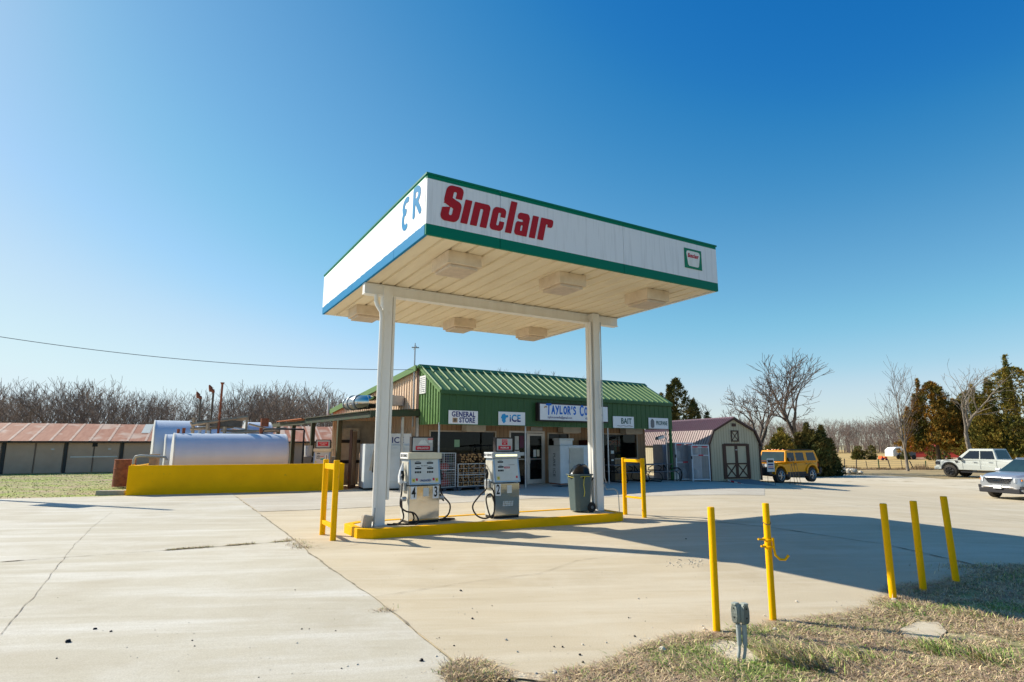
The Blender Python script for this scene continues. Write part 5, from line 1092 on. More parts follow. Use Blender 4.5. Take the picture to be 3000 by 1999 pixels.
MB().hexa([(-.75, 0, 0), (-.45, 0, 0), (-.45, .6, 0), (-.75, .6, 0), (-.55, 0, .42), (-.45, 0, .42), (-.45, .6, .42), (-.55, .6, .42)]).build('hood', M['galv'], g); MB().box(-.445, .0, .02, -.03, .6, .40).build('box', M['galv'], g)
g = thing('service_mast', 'thin service mast with crossed tip at the store front corner', 'mast', (*sto(-.12, 1.9), 2.3), YS)
MB().cyl((0, 0, 0), (0, 0, 3.1), .032, .026, n=10).build('pole', M['galv'], g, smooth=True); MB().tube([(-.14, 0, 3.0), (.16, 0, 3.02)], .025, 6).tube([(0, -.12, 3.05), (0, .12, 2.95)], .015, 5).tube([(0, 0, 3.0), (0, 0, 3.18)], .02, 6).build('tip', M['galv'], g)
g = thing('vent_stack', 'short white vent stack at the far end of the gable', 'vent stack', (*sto(-.2, 11.6), 3.2), YS); MB().cyl((0, 0, -.2), (0, 0, .75), .06, n=10).build('pipe', M['white'], g, smooth=True)
# overhead cable to the pole outside the frame
PB = (-17.9, 18.96)
mx_, my_ = sto(-.12, 1.9)
g = thing('overhead_cable', 'thin overhead electric cable sagging to the store mast', 'cable', (0, 0))
p0, p1 = Vector((PB[0], PB[1], 5.3)), Vector((mx_, my_, 4.45))
MB().tube([p0.lerp(p1, t) - Vector((0, 0, .55 * 4 * t * (1 - t) * .6)) for t in np.linspace(0, 1, 40)], .011, 5).build('cable', M['grey'], g)
g = thing('utility_pole', 'wooden pole whose shadow falls across the concrete at left', 'utility pole', PB); MB().cyl((0, 0, -.2), (0, 0, 7.2), .11, .09, n=12).build('pole', M['wood'], g, smooth=True)
MB().box(-.1, -.62, 3.9, .0, -.1, 5.3, M=Matrix.Rotation(-.37, 4, 'Z')).build('panel', M['signw'], g)

# ------------------------------------------------------------ things in front of the store
def sthing(name, label, cat, a, b, rz=0, z=0, group=None): return thing(name, label, cat, (*sto(a, b), z), YS + rz, group)
def pal(label, a, b, W, D_): 
    g = sthing('pallet', label, 'pallet', a, b); mb = MB()
    for x in (0, W / 2 - .06, W - .12): mb.box(x, 0, 0, x + .12, D_, .1)
    mb.box(0, 0, .1, W, D_, .13); mb.build('deck', M['pallet'], g); return g
def wire_cage(label, a, b, W, D_, z0, z1_, nx, nz, mtl, group):
    g = sthing('wire_cage', label, 'cage', a, b, z=0, group=group)
    f = MB()
    for x in (0, W):
        for y in (0, D_): f.box(x - .018, y - .018, z0, x + .018, y + .018, z1_)
    for z_ in (z0, (z0 + z1_) * .5, z1_ - .02):
        for y in (0, D_): f.box(0, y - .012, z_, W, y + .012, z_ + .025)
        for x in (0, W): f.box(x - .012, 0, z_, x + .012, D_, z_ + .025)
    f.build('frame', mtl, g); m_ = MB()
    for i in range(1, nx): x = W * i / nx; m_.box(x - .004, -.006, z0, x + .004, .002, z1_)
    for i in range(1, nz): z_ = z0 + (z1_ - z0) * i / nz; m_.box(0, -.008, z_ - .004, W, 0, z_ + .004); m_.box(-.004, 0, z_ - .004, .004, D_, z_ + .004)
    m_.build('wire_mesh', mtl, g); return g
pal('black plastic pallet under the cage of red sacks', -.05, .35, .98, .95); wire_cage('tall wire cage of red sacks right of pump 3', .0, .4, .88, .85, .14, 1.34, 10, 14, M['galv'], 'wire cages against the store window')
for i, (x, z_) in enumerate(((.25, .15), (.62, .15), (.45, .42), (.3, .72), (.6, .72))):
    g = sthing('red_sack', ['red sack lowest left in the cage', 'red sack lowest right in the cage', 'red sack lying on the two lowest', 'upper left red sack in the cage', 'upper right red sack in the cage'][i], 'sack', .0 + x, .62, z=z_, group='red sacks in the wire cage')
    mb = MB(); rg = random.Random(i); mb.tube([(-.2, .1, .09), (-.1, .1, .11), (.1, .12, .12), (.2, .1, .1)], [.06, .14, .15, .07], 9); mb.build('sack', M['redbag'], g, smooth=True)
pal('black plastic pallet under the caged firewood', .95, .3, 1.62, 1.0); wire_cage('low wire cage holding split firewood between the two pumps', .97, .36, 1.58, .9, .14, .95, 7, 5, M['galv'], 'wire cages against the store window')
lg0 = None; rg = random.Random(6); k = 0
mb = MB()
for row in range(15):
    z_ = .16 + row * .083
    for c_ in range(17):
        x = 1.03 + c_ * .088 + (row % 2) * .044
        if z_ > .95 and (x < 1.08 or x > 1.75 + .5 * rg.random()): continue
        if z_ > 1.3: continue
        o_ = None
        if lg0 is None:
            mm = MB(); n = 7; pr = [(.045 * rg.uniform(.7, 1.1) * cos(2 * pi * j / n), .045 * rg.uniform(.7, 1.1) * sin(2 * pi * j / n)) for j in range(n)]
            mm.prism(pr, 'y', 0, .42, 1); mm.f[0]; mm.m[0] = 0; mm.m[1] = 0
            lg0 = mm.build('firewood_log', [M['log'], M['logbark']]); tag(lg0, 'split log stacked in the low wire cage', 'log', 'split logs stacked in the wire cage'); o_ = lg0
        else: o_ = lg0.copy(); COL.objects.link(o_)
        wx, wy = sto(x + rg.uniform(-.02, .02), .42 + rg.uniform(-.05, .08)); o_.location = (wx, wy, z_ + .03 + rg.uniform(-.015, .015)); o_.rotation_euler = (0, 0, YS + rg.uniform(-.05, .05)); s_ = rg.uniform(.65, 1.15); o_.scale = (s_, 1, s_); k += 1
g = sthing('utility_cart', 'black metal garden cart with slanted handle before the window', 'cart', 2.2, .98)
MB().tube([(-.2, 0, 1.55), (.75, 0, 1.62)], .02, 6).tube([(-.2, .3, 1.55), (.75, .3, 1.62)], .02, 6).tube([(.3, 0, .6), (.55, 0, 1.6)], .018, 6).tube([(-.2, 0, .5), (-.2, 0, 1.55)], .02, 6).tube([(.75, 0, .5), (.75, 0, 1.62)], .02, 6).box(-.2, 0, 1.2, .75, .3, 1.24).build('frame', M['black'], g)
g = sthing('traffic_cone', 'red traffic cone behind the right side of pump 2', 'cone', 3.66, .55); MB().box(-.14, -.14, 0, .14, .14, .03).cyl((0, 0, .03), (0, 0, .72), .11, .025, 16).build('cone', M['cone'], g, smooth=False)
# merchandiser: big white ice box by the door
fx = thing('ice_merchandiser', 'big white ice box with beige door beside the store entrance', 'ice box', (*sto(5.99, .62), 0), YS - .10)
MB().box(.02, .03, .0, 1.68, .85, .05).build('plinth', M['rustbarrel'], fx)
MB().box(0, 0, .05, 1.72, .9, 1.6).build('cabinet', M['freezer'], fx, bevel=.015); d_ = MB().box(.45, -.035, .22, 1.18, 0, 1.48).build('door', M['beige'], fx, bevel=.01); MB().box(.42, -.07, .86, .47, -.035, 1.0).build('latch', M['galv'], d_)
MB().box(.43, -.02, 1.48, 1.22, -.001, 1.54).build('door_trim', M['galv'], fx)
ml_ = Matrix.Translation((-.004, .42, .75)) @ Matrix.Rotation(-pi / 2, 4, 'X') @ Matrix(((0, 0, -1, 0), (-1, 0, 0, 0), (0, 1, 0, 0), (0, 0, 0, 1)))
text('PURE ICE', .24, Matrix.Translation((-.004, .46, .8)) @ Matrix(((0, 0, -1, 0), (0, -1, 0, 0), (1, 0, 0, 0), (0, 0, 0, 1))) if False else Matrix.Translation((-.004, .46, .8)) @ Matrix.Rotation(pi / 2, 4, 'X') @ Matrix(((0, 0, -1, 0), (-1, 0, 0, 0), (0, 1, 0, 0), (0, 0, 0, 1))), M['grey'], fx)
g = thing('stacked_cooler', 'pale slatted foam box lying on top of the ice box', 'box', (*sto(6.25, .95), 1.605), YS); MB().box(0, 0, 0, .72, .4, .2).build('box', M['signw'], g, bevel=.01); MB().box(-.04, -.03, .2, .76, .43, .29).build('lid', M['freezer'], g, bevel=.01)
g = thing('vending_machine', 'dark red vending machine between ice box and right column', 'vending machine', (*sto(7.95, .95), 0), YS); MB().box(0, 0, 0, .85, .75, 1.83).build('body', mat('dark_red', (.07, .01, .012), .4), g, bevel=.02); MB().box(.08, -.01, .9, .6, .0, 1.7).build('panel', M['dkred'], g)
g = thing('doormat', 'flat dark rubber mat lying before the ice box', 'mat', (*sto(5.2, -.35), .012), YS); MB().box(0, 0, 0, 1.7, .55, .015).build('mat', M['rubber'], g)
# newspaper / dark slim machine by right window
g = thing('payphone_stand', 'slim black machine with white labels left of right window', 'machine', (*sto(9.45, 1.2), 0), YS); MB().box(0, 0, 0, .28, .35, 1.6).build('body', M['black'], g, bevel=.01); MB().box(.03, -.01, 1.22, .22, 0, 1.36).build('label', M['paper'], g); MB().box(.05, -.01, .9, .2, 0, .97).build('label', M['paper'], g)
# picnic tables
def picnic(label, loc, rz):
    g = thing('picnic_table', label, 'picnic table', loc, rz, 'picnic tables under the awning')
    MB().box(-.92, -.37, .72, .92, .37, .755).build('tabletop', M['table'], g, bevel=.008)
    for s_ in (-1, 1): MB().box(-.92, s_ * .72 - .13, .43, .92, s_ * .72 + .13, .455).build('bench', M['table'], g, bevel=.006)
    for x in (-.62, .62):
        MB().tube([(x, -.80, .03), (x, -.55, .03), (x, .55, .03), (x, .80, .03)], .022, 8).tube([(x, -.80, .03), (x, -.9, .12), (x, -.86, .3), (x, -.72, .42), (x, .72, .42), (x, .86, .3), (x, .9, .12), (x, .80, .03)], .02, 8).tube([(x, -.25, .42), (x, -.1, .58), (x - .25 * (1 if x > 0 else -1), -.2, .72)], .02, 8).tube([(x, .25, .42), (x, .1, .58), (x - .25 * (1 if x > 0 else -1), .2, .72)], .02, 8).tube([(x, 0, .42), (x, 0, .72)], .02, 8).build('leg', M['tubeblk'], g, smooth=True)
    return g
pt = picnic('picnic table under the awning, left one below right window', (*sto(9.35 + .3, .55), 0), YS - .05)
dup(pt, (*sto(11.45, .35), 0), YS + .04, 'picnic table farther right, reaching past the green post')
g = thing('bent_rail', 'black tube hoop rail with white stubs at the corner post', 'rail', (*sto(12.1, -.25), -.05), YS); MB().tube([(-.3, 0, .62), (.25, 0, .62), (.45, 0, .5), (.5, 0, .3), (.42, 0, .1), (.3, 0, .03)], .03, 8).build('hoop', M['tubeblk'], g, smooth=True); MB().cyl((.0, 0, 0), (0, 0, .45), .03, n=8).cyl((.22, 0, 0), (.22, 0, .45), .03, n=8).build('stub', M['white'], g)
g = thing('security_light', 'small grey floodlight bracket on the corner post', 'lamp', (*sto(12.0, .1), 1.86), YS); MB().hexa([(-.62, -.1, -.02), (-.18, -.1, .08), (-.18, .1, .08), (-.62, .1, -.02), (-.64, -.1, .10), (-.2, -.1, .20), (-.2, .1, .20), (-.64, .1, .10)]).build('head', M['galv'], g, bevel=.01); MB().tube([(-.35, 0, 0), (-.2, 0, -.07), (.25, 0, -.05)], .012, 6).build('bracket', M['galv'], g)
# propane cages
def propane(label, loc, rz, W, H, shelf, bars):
    g = thing('propane_cage', label, 'cage', loc, rz, 'propane exchange cages beside the barn shed'); D_ = .75
    f = MB()
    for x in (0, W):
        for y in (0, D_): f.box(x - .022, y - .022, 0, x + .022, y + .022, H)
    for z_ in (.06, H - .02): f.box(0, -.022, z_, W, .022, z_ + .05); f.box(0, D_ - .02, z_, W, D_ + .02, z_ + .05); f.box(-.02, 0, z_, .02, D_, z_ + .05); f.box(W - .02, 0, z_, W + .02, D_, z_ + .05)
    for z_ in bars: f.box(0, -.024, z_, W, .01, z_ + .03)
    f.box(0, 0, H, W, D_, H + .02)
    f.build('frame', M['cagew'], g); m_ = MB()
    for i in range(1, 26): x = W * i / 26; m_.box(x - .0035, -.004, .1, x + .0035, .003, H)
    for i in range(1, 44): z_ = .1 + (H - .1) * i / 44; m_.box(0, -.008, z_ - .0035, W, -.002, z_ + .0035); m_.box(-.008, 0, z_ - .0035, -.002, D_, z_ + .0035)
    m_.build('wire_mesh', M['mesh'], g); MB().box(.02, D_ - .01, .1, W - .02, D_, H - .02).box(0, .02, .1, .008, D_, H - .02).box(.02, .02, .08, W - .02, D_ - .02, .1).box(.02, .02, shelf, W - .02, D_ - .02, shelf + .02).build('sheet_back', M['mesh'], g)
    for x0, x1, z_ in ((.04, .30, H - .1), (W - .34, W - .06, H - .1), (W * .38, W * .66, bars[0] - .01)): MB().box(x0, -.03, z_, x1, -.025, z_ + .055).build('red_sticker', M['dkred'], g)
    MB().box(-.04, -.03, H * .62, -.0, .02, H * .70).build('lock', M['black'], g)
    return g
ZS = zg(*at(2025, 1410))
c1_ = propane('tall white propane cage with shelves, nearest the green post', (*at(1984, 1409), ZS), .30, .92, 1.74, .95, (.85,))
c2_ = propane('shorter white propane cage with one gas bottle, touching the barn shed', (*at(2031, 1411), ZS), .20, .86, 1.64, 1.15, (1.17, 1.52))
def bottle(label, loc):
    g = thing('gas_bottle', label, 'gas bottle', loc, 0, 'gas bottles in the propane cages'); s_ = MB(); s_.tube([(0, 0, .03), (0, 0, .06), (0, 0, .34), (0, 0, .40), (0, 0, .43)], [.13, .155, .155, .12, .05], 18); s_.build('body', M['propane'], g, smooth=True)
    MB().tube([(.09 * cos(t), .09 * sin(t), .48) for t in np.linspace(0, 2 * pi, 15)], .01, 5).cyl((0, 0, .42), (0, 0, .49), .03, n=8).build('collar', M['propane'], g); return g
def incage(c_, x, y, z): a = c_.rotation_euler[2]; return (c_.location[0] + x * cos(a) - y * sin(a), c_.location[1] + x * sin(a) + y * cos(a), c_.location[2] + z)
b1 = bottle('white gas bottle standing low in the shorter cage', incage(c2_, .32, .35, .10)); dup(b1, incage(c2_, .36, .35, 1.17), 0, 'gas bottle on the upper shelf of the shorter cage')
for i, (x, z_, l_) in enumerate(((.22, .10, 'gas bottle low at left in the tall cage'), (.62, .10, 'gas bottle low at right in the tall cage'), (.3, .97, 'gas bottle on the shelf of the tall cage'))): dup(b1, incage(c1_, x, .38, z_), 0, l_)
c3_ = MB().box(0, 0, 0, .8, .7, 1.72).build('steel_cabinet', M['mesh'], None, bevel=.01); c3_.location = (*at(1945, 1404), -.08); c3_.rotation_euler = (0, 0, .5); tag(c3_, 'plain grey cabinet half hidden behind the green corner post', 'cabinet')

# ------------------------------------------------------------ barn-style shed
bx, by = at(2082, 1411); BZ = -.22
b_yaw = radians(18.5); bsL = thing('barn_shed', 'cream gambrel garden shed with plum metal roof and brown crossed doors', 'shed', (bx, by, BZ), b_yaw)
BW, BD, bz0 = 3.0, 6.5, .14
prof = [(0, bz0), (BW, bz0), (BW, 1.86), (BW - .30, 2.50), (BW / 2, 3.10), (.30, 2.50), (0, 1.86)]
b_side = radians(0)
MB().prism(prof, 'y', 0, .08).build('front_wall', M['cream'], bsL)
MB().box(0, .08, bz0, .08, BD, 1.86).box(BW - .08, .08, bz0, BW, BD, 1.86).build('side_wall', M['cream'], bsL); MB().prism(prof, 'y', BD, BD + .08).build('back_wall', M['cream'], bsL)
mb = MB()
for x in np.arange(.15, BW, .15):
    zt_ = 1.86 + min(x, BW - x, .3) / .3 * .64 if min(x, BW - x) < .3 else 2.5 + (min(x, BW - x) - .3) / (BW / 2 - .3) * .6
    mb.box(x - .004, -.002, bz0, x + .004, .001, zt_ - .05)
for y in np.arange(.3, BD, .2): mb.box(-.002, y - .004, bz0, .001, y + .004, 1.84)
mb.build('siding_grooves', M['groove'], bsL)
def rp(x0, z0, x1, z1_, nm):
    L = math.hypot(x1 - x0, z1_ - z0); nx, nz_ = -(z1_ - z0) / L, (x1 - x0) / L
    if nz_ < 0: nx, nz_ = -nx, -nz_
    t = .03; mb = MB(); mb.hexa([(x0, -.1, z0), (x1, -.1, z1_), (x1, BD + .15, z1_), (x0, BD + .15, z0), (x0 + nx * t, -.1, z0 + nz_ * t), (x1 + nx * t, -.1, z1_ + nz_ * t), (x1 + nx * t, BD + .15, z1_ + nz_ * t), (x0 + nx * t, BD + .15, z0 + nz_ * t)])
    o_ = mb.build('roof', M['plum'], bsL); mb = MB(); t2_ = .055
    for y in np.arange(-.05, BD + .1, .19):
        mb.hexa([(x0 + nx * t, y - .025, z0 + nz_ * t), (x1 + nx * t, y - .025, z1_ + nz_ * t), (x1 + nx * t, y + .025, z1_ + nz_ * t), (x0 + nx * t, y + .025, z0 + nz_ * t), (x0 + nx * t2_, y - .012, z0 + nz_ * t2_), (x1 + nx * t2_, y - .012, z1_ + nz_ * t2_), (x1 + nx * t2_, y + .012, z1_ + nz_ * t2_), (x0 + nx * t2_, y + .012, z0 + nz_ * t2_)])
    mb.build('roof_ribs', M['plum'], o_); return o_
rp(-.10, 1.78, .26, 2.53, 'l'); rp(.24, 2.50, BW / 2, 3.13, 'u'); rp(BW / 2, 3.13, BW - .24, 2.50, 'u'); rp(BW - .26, 2.53, BW + .10, 1.78, 'l')
MB().prism([(BW / 2 - .12, 3.10), (BW / 2, 3.20), (BW / 2 + .12, 3.10)], 'y', -.1, BD + .15).build('ridge_cap', M['plum'], bsL)
def bar(p, q, w_, nm='trim', y0=-.035, y1=-.004):
    dx, dz_ = q[0] - p[0], q[1] - p[1]; L = math.hypot(dx, dz_); nx, nz_ = -dz_ / L * w_ / 2, dx / L * w_ / 2
    return [(p[0] - nx, p[1] - nz_), (q[0] - nx, q[1] - nz_), (q[0] + nx, q[1] + nz_), (p[0] + nx, p[1] + nz_)], y0, y1
def bars(L, nm, par, y0=-.035, y1=-.004, mtl='plumtrim'):
    for i, (p, q, w_) in enumerate(L):
        mb = MB(); pl, a, b = bar(p, q, w_); d = .0015 * (i % 4); mb.prism(pl, 'y', y0 - d, y1); mb.build(nm, M[mtl], par)
bars([((-.04, 1.80), (.28, 2.48), .09), ((.28, 2.50), (BW / 2, 3.11), .09), ((BW / 2, 3.11), (BW - .28, 2.50), .09), ((BW - .28, 2.48), (BW + .04, 1.80), .09)], 'rake_trim', bsL, -.10, -.005)
bars([((.035, bz0), (.035, 1.86), .09), ((BW - .035, bz0), (BW - .035, 1.86), .09)], 'corner_trim', bsL)
MB().box(-.012, .0, bz0, -.001, .09, 1.83).build('corner_trim', M['plumtrim'], bsL)
dx0, dx1, dzt = .88, 2.22, 1.78
dfr = MB().box(dx0 - .1, -.045, .22, dx0, -.003, dzt + .1).box(dx1, -.045, .22, dx1 + .1, -.003, dzt + .1).box(dx0, -.047, dzt, dx1, -.003, dzt + .12).build('door_frame', M['plumtrim'], bsL)
for a, b in ((dx0 + .005, (dx0 + dx1) / 2 - .004), ((dx0 + dx1) / 2 + .004, dx1 - .005)):
    d_ = MB().box(a, -.02, .24, b, -.003, dzt - .005).build('door', M['cream'], bsL)
    bars([((a + .04, .24), (a + .04, dzt), .08), ((b - .04, .24), (b - .04, dzt), .08), ((a, .28), (b, .28), .08), ((a, .94), (b, .94), .07), ((a + .06, .32), (b - .06, .90), .06), ((a + .06, .90), (b - .06, .32), .06)], 'brace', d_, -.034, -.021)
MB().box((dx0 + dx1) / 2 - .06, -.06, dzt - .2, (dx0 + dx1) / 2 + .05, -.04, dzt - .165).build('latch', M['galv'], dfr)
lf = MB().box(1.34, -.02, 2.02, 1.72, -.003, 2.50).build('loft_panel', M['cream'], bsL)
bars([((1.34, 2.0), (1.34, 2.52), .06), ((1.72, 2.0), (1.72, 2.52), .06), ((1.31, 2.02), (1.75, 2.02), .06), ((1.31, 2.5), (1.75, 2.5), .06), ((1.36, 2.05), (1.70, 2.47), .035), ((1.36, 2.47), (1.70, 2.05), .035)], 'brace', lf, -.034, -.021)
MB().box(1.40, -.03, 2.72, 1.64, -.004, 2.87).build('gable_vent', M['plumtrim'], bsL)
for x in (.1, 1.0, 1.9, 2.8): MB().box(x - .1, .02, -.08, x + .1, BD, bz0 - .01).build('skid', M['concblock'], bsL)
rm = thing('shed_ramp', 'grey wooden ramp with red and white edge before the shed doors', 'ramp', (bx + .95 * cos(b_yaw), by + .95 * sin(b_yaw), BZ), b_yaw)
MB().hexa([(0, -1.9, -.06), (1.35, -1.9, -.06), (1.35, -.05, -.05), (0, -.05, -.05), (0, -1.9, -.03), (1.35, -1.9, -.03), (1.35, -.05, .2), (0, -.05, .2)]).build('deck', M['ramp'], rm)
mb = [MB(), MB()]
for i in range(8): y0 = -1.9 + i * .23; z0 = -.03 + (y0 + 1.9) / 1.85 * .23; mb[i % 2].hexa([(-.03, y0, z0 - .06), (-.003, y0, z0 - .06), (-.003, y0 + .23, z0 - .03), (-.03, y0 + .23, z0 - .03), (-.03, y0, z0 + .01), (-.003, y0, z0 + .01), (-.003, y0 + .23, z0 + .035), (-.03, y0 + .23, z0 + .035)])
mb[0].build('red_edge', M['dkred'], rm); mb[1].build('white_edge', M['white'], rm)

# ------------------------------------------------------------ vehicles
def wheel(par, x, y, r, w_, s_, rimm='rim', spokes=6):
    t_ = MB().tube([(x, y - w_ / 2 * 1.0, r), (x, y - w_ * .40, r), (x, y + w_ * .40, r), (x, y + w_ / 2, r)], [r * .90, r, r, r * .90], 30).build('wheel', M['tyre'], par, smooth=True)
    yo = y + s_ * (w_ / 2 + .006)
    rm_ = MB().tube([(x, yo - s_ * .02, r), (x, yo, r)], r * .64, 24).build('rim', M['hblk'], t_)
    sp = MB()
    for i in range(spokes):
        a = 2 * pi * i / spokes; sp.tube([(x, yo + s_ * .012, r), (x + r * .58 * cos(a), yo + s_ * .012, r + r * .58 * sin(a))], r * .09, 5)
    sp.tube([(x + r * .6 * cos(a), yo + s_ * .008, r + r * .6 * sin(a)) for a in np.linspace(0, 2 * pi, 25)], r * .05, 5).cyl((x, yo, r), (x, yo + s_ * .03, r), r * .17, n=10)
    sp.build('spokes', M[rimm], t_); return t_
def side_poly(base, arches, r):
    """side outline: base points front->rear along the bottom with circular wheel openings"""
    pass
def shell(par, nm, mtl, outline_top, zb_, xf, xr, arches, ra, hw, tuck=.05, zmid=.75):
    """lower body from a side outline (top line points rear->front), wheel openings cut as arcs; sides lean in above zmid"""
    bot = [(xr, zb_)]
    for ax in sorted(arches, reverse=False):
        bot += [(ax - ra * cos(t), max(zb_, .02 + ra * .92) * 0 + zb_ + (ra * 1.02) * sin(t)) for t in np.linspace(0, pi, 9)]
    bot += [(xf, zb_)]
    P = bot + outline_top        # rear->front bottom, front->rear top
    n = len(P); mb = MB(); v = []
    def hwf(z, x):
        q = hw - tuck * max(0, z - zmid) / .5 - .03 * max(0, zmid - z)
        e = min(x - xr, xf - x); 
        if e < .35: q -= .16 * (1 - max(0, e) / .35) ** 2
        return q
    for s_ in (-1, 1): v += [(p[0], s_ * hwf(p[1], p[0]), p[1]) for p in P]
    mb.add(v, [tuple(reversed(range(n))), tuple(range(n, 2 * n))] + [(i, (i + 1) % n, n + (i + 1) % n, n + i) for i in range(n)])
    return mb.build(nm, mtl, par, bevel=.03)
def cabin(par, nm, mtl, x0, x1, x2, x3, z0, z1_, w0, w1):   # x0 rear base, x1 rear top, x2 front top, x3 front base
    mb = MB(); mb.hexa([(x0, -w0, z0), (x3, -w0, z0), (x3, w0, z0), (x0, w0, z0), (x1, -w1, z1_), (x2, -w1, z1_), (x2, w1, z1_), (x1, w1, z1_)]); return mb.build(nm, mtl, par, bevel=.04)
def side_glass(par, L, z0, z1_, w0, w1, zc0, zc1, mtl, nm='window', off=.004):
    """windows on both sides of a leaning cabin; L = [(xa0,xb0,xa1,xb1)] bottom and top x"""
    for s_ in (-1, 1):
        for (a0, b0, a1, b1) in L:
            def y(z): return s_ * (w0 + (w1 - w0) * (z - zc0) / (zc1 - zc0) + off)
            mb = MB(); mb.add([(a0, y(z0), z0), (b0, y(z0), z0), (b1, y(z1_), z1_), (a1, y(z1_), z1_)], [(0, 1, 2, 3)]); mb.build(nm, mtl, par)
# boxy yellow off-roader ------------------------------------------------
hx, hy = at(2281, 1417); hyaw = radians(-150.5)
def car_at(front_wheel_xy, yaw, fx_, fy_, sc):  # origin so that local (fx_,fy_) lands on the given ground point
    x = front_wheel_xy[0] - sc * (fx_ * cos(yaw) - fy_ * sin(yaw)); y = front_wheel_xy[1] - sc * (fx_ * sin(yaw) + fy_ * cos(yaw)); return x, y
HS = .95
p_ = (14.22, 31.8)
ox, oy = car_at(p_, hyaw, 1.42, .83, HS)
hm = thing('off_road_truck', 'boxy yellow off-road vehicle with black cladding parked by the shed', 'off-roader', (ox, oy, zg(*p_) - .02), hyaw); hm.scale = (HS,) * 3
top = [(2.22, .62), (2.22, 1.02), (2.15, 1.12), (1.0, 1.16), (-2.1, 1.18), (-2.25, 1.10), (-2.25, .5)]
shell(hm, 'body', M['hyel'], top, .48, 2.22, -2.25, [-1.42, 1.42], .48, .93, zmid=1.0)
MB().box(-2.3, -.9, .42, 2.1, .9, .52).box(2.15, -.94, .48, 2.38, .94, .86).box(-2.42, -.9, .5, -2.2, .9, .8).box(-1.0, -.955, .42, 1.0, .955, .60).box(-.95, -.99, .34, .95, -.93, .42).box(-.95, .93, .34, .95, .99, .42).build('cladding', M['hblk'], hm, bevel=.02)
for ax in (-1.42, 1.42):
    for s_ in (-1, 1):
        pl = [(ax + .58 * cos(t), .50 + .56 * sin(t)) for t in np.linspace(0, pi, 11)] + [(ax - .47 * cos(t), .50 + .45 * sin(t)) for t in np.linspace(0, pi, 11)]
        mb = MB(); mb.prism(pl, 'y', min(s_ * .90, s_ * .985), max(s_ * .90, s_ * .985)); mb.build('fender_flare', M['hyel'], hm, bevel=.01)
cb = cabin(hm, 'cabin', M['hyel'], -2.2, -2.0, .66, .86, 1.15, 1.80, .90, .80)
side_glass(cb, [(.02, .70, .02, .58), (-.86, -.12, -.84, -.12), (-1.95, -1.12, -1.84, -1.10)], 1.22, 1.68, .90, .80, 1.15, 1.80, M['carglass'])
MB().add([(.868, -.78, 1.20), (.868, .78, 1.20), (.704, .72, 1.72), (.704, -.72, 1.72)], [(0, 1, 2, 3)]).build('windscreen', M['tealglass'], cb)
MB().box(-1.8, -.72, 1.80, .3, -.66, 1.86).box(-1.8, .66, 1.80, .3, .72, 1.86).build('roof_rail', M['hblk'], cb)
for y in (-.5, -.2, 0, .2, .5): MB().box(.38, y - .05, 1.80, .5, y + .05, 1.85).build('marker_lamp', M['amber'], cb, bevel=.01)
gr = MB().box(2.225, -.78, .88, 2.25, .78, 1.10).build('grille', M['hblk'], hm); mb = MB(); [mb.box(2.252, -.45 + i * .15, .90, 2.262, -.40 + i * .15, 1.08) for i in range(7)]; mb.build('grille_slats', M['galv'], gr)
for y in (-.66, .66): MB().cyl((2.25, y, .99), (2.275, y, .99), .085, n=16).build('headlight', M['head'], hm)
for y in (-.66, .66): MB().box(-2.3, y - .12, .85, -2.25, y + .12, 1.05).build('tail_light', M['tail'], hm)
MB().box(1.3, -.42, 1.165, 2.05, .42, 1.19).build('hood_scoop', M['hblk'], hm, bevel=.01)
MB().tube([(2.42, -.6, .55), (2.46, -.6, .95), (2.46, .6, .95), (2.42, .6, .55)], .035, 8).build('bull_bar', M['hblk'], hm, smooth=True); MB().box(2.385, -.16, .66, 2.40, .16, .82).build('licence_plate', M['signw'], hm)
for s_ in (-1, 1): MB().box(.55, s_ * .92 - .02, 1.2, .66, s_ * .92 + .2 * s_ if s_ > 0 else s_ * .92 + .02, 1.4).build('mirror', M['hblk'], hm) if s_ > 0 else MB().box(.55, -1.12, 1.2, .66, -.90, 1.4).build('mirror', M['hblk'], hm)
for x in (.0, -1.0): 
    for s_ in (-1, 1): MB().box(x - .02, s_ * .932 - .006, 1.04, x + .12, s_ * .932 + .006, 1.07).build('door_handle', M['hblk'], hm)
for ax in (-1.42, 1.42):
    for s_ in (-1, 1): wheel(hm, ax, s_ * .82, .42, .28, s_)
# white pickup ---------------------------------------------------------
pyaw = radians(116); p_ = ((2789 - 1500) / FPX * 38.6, 39.4)
p_ = at(2789, 1398)
ox, oy = car_at(p_, pyaw, 1.88, .86, 1.0)
pk = thing('pickup_truck', 'white crew cab pickup with dark windows and chunky black wheels', 'pickup truck', (ox, oy, zg(*p_)), pyaw)
top = [(2.83, .70), (2.84, 1.06), (2.70, 1.16), (1.45, 1.22), (-.95, 1.22), (-.98, 1.26), (-2.95, 1.26), (-3.0, 1.15), (-3.0, .62)]
shell(pk, 'body', M['pwhite'], top, .52, 2.84, -3.0, [-1.85, 1.88], .50, .99, zmid=.95)
cb = cabin(pk, 'cabin', M['pwhite'], -1.0, -.78, .62, 1.48, 1.21, 1.94, .96, .80)
side_glass(cb, [(.04, 1.12, .03, .60), (-.86, -.02, -.74, -.02)], 1.27, 1.80, .96, .80, 1.21, 1.94, M['carglass'])
MB().add([(1.47, -.82, 1.26), (1.47, .82, 1.26), (.72, .74, 1.88), (.72, -.74, 1.88)], [(0, 1, 2, 3)]).build('windscreen', M['carglass'], cb)
MB().add([(-.99, -.74, 1.32), (-.99, .74, 1.32), (-.81, .7, 1.86), (-.81, -.7, 1.86)], [(0, 1, 2, 3)]).build('rear_window', M['carglass'], cb)
MB().box(-2.9, -.83, 1.262, -1.02, .83, 1.268).build('cargo_bed', M['hblk'], pk)
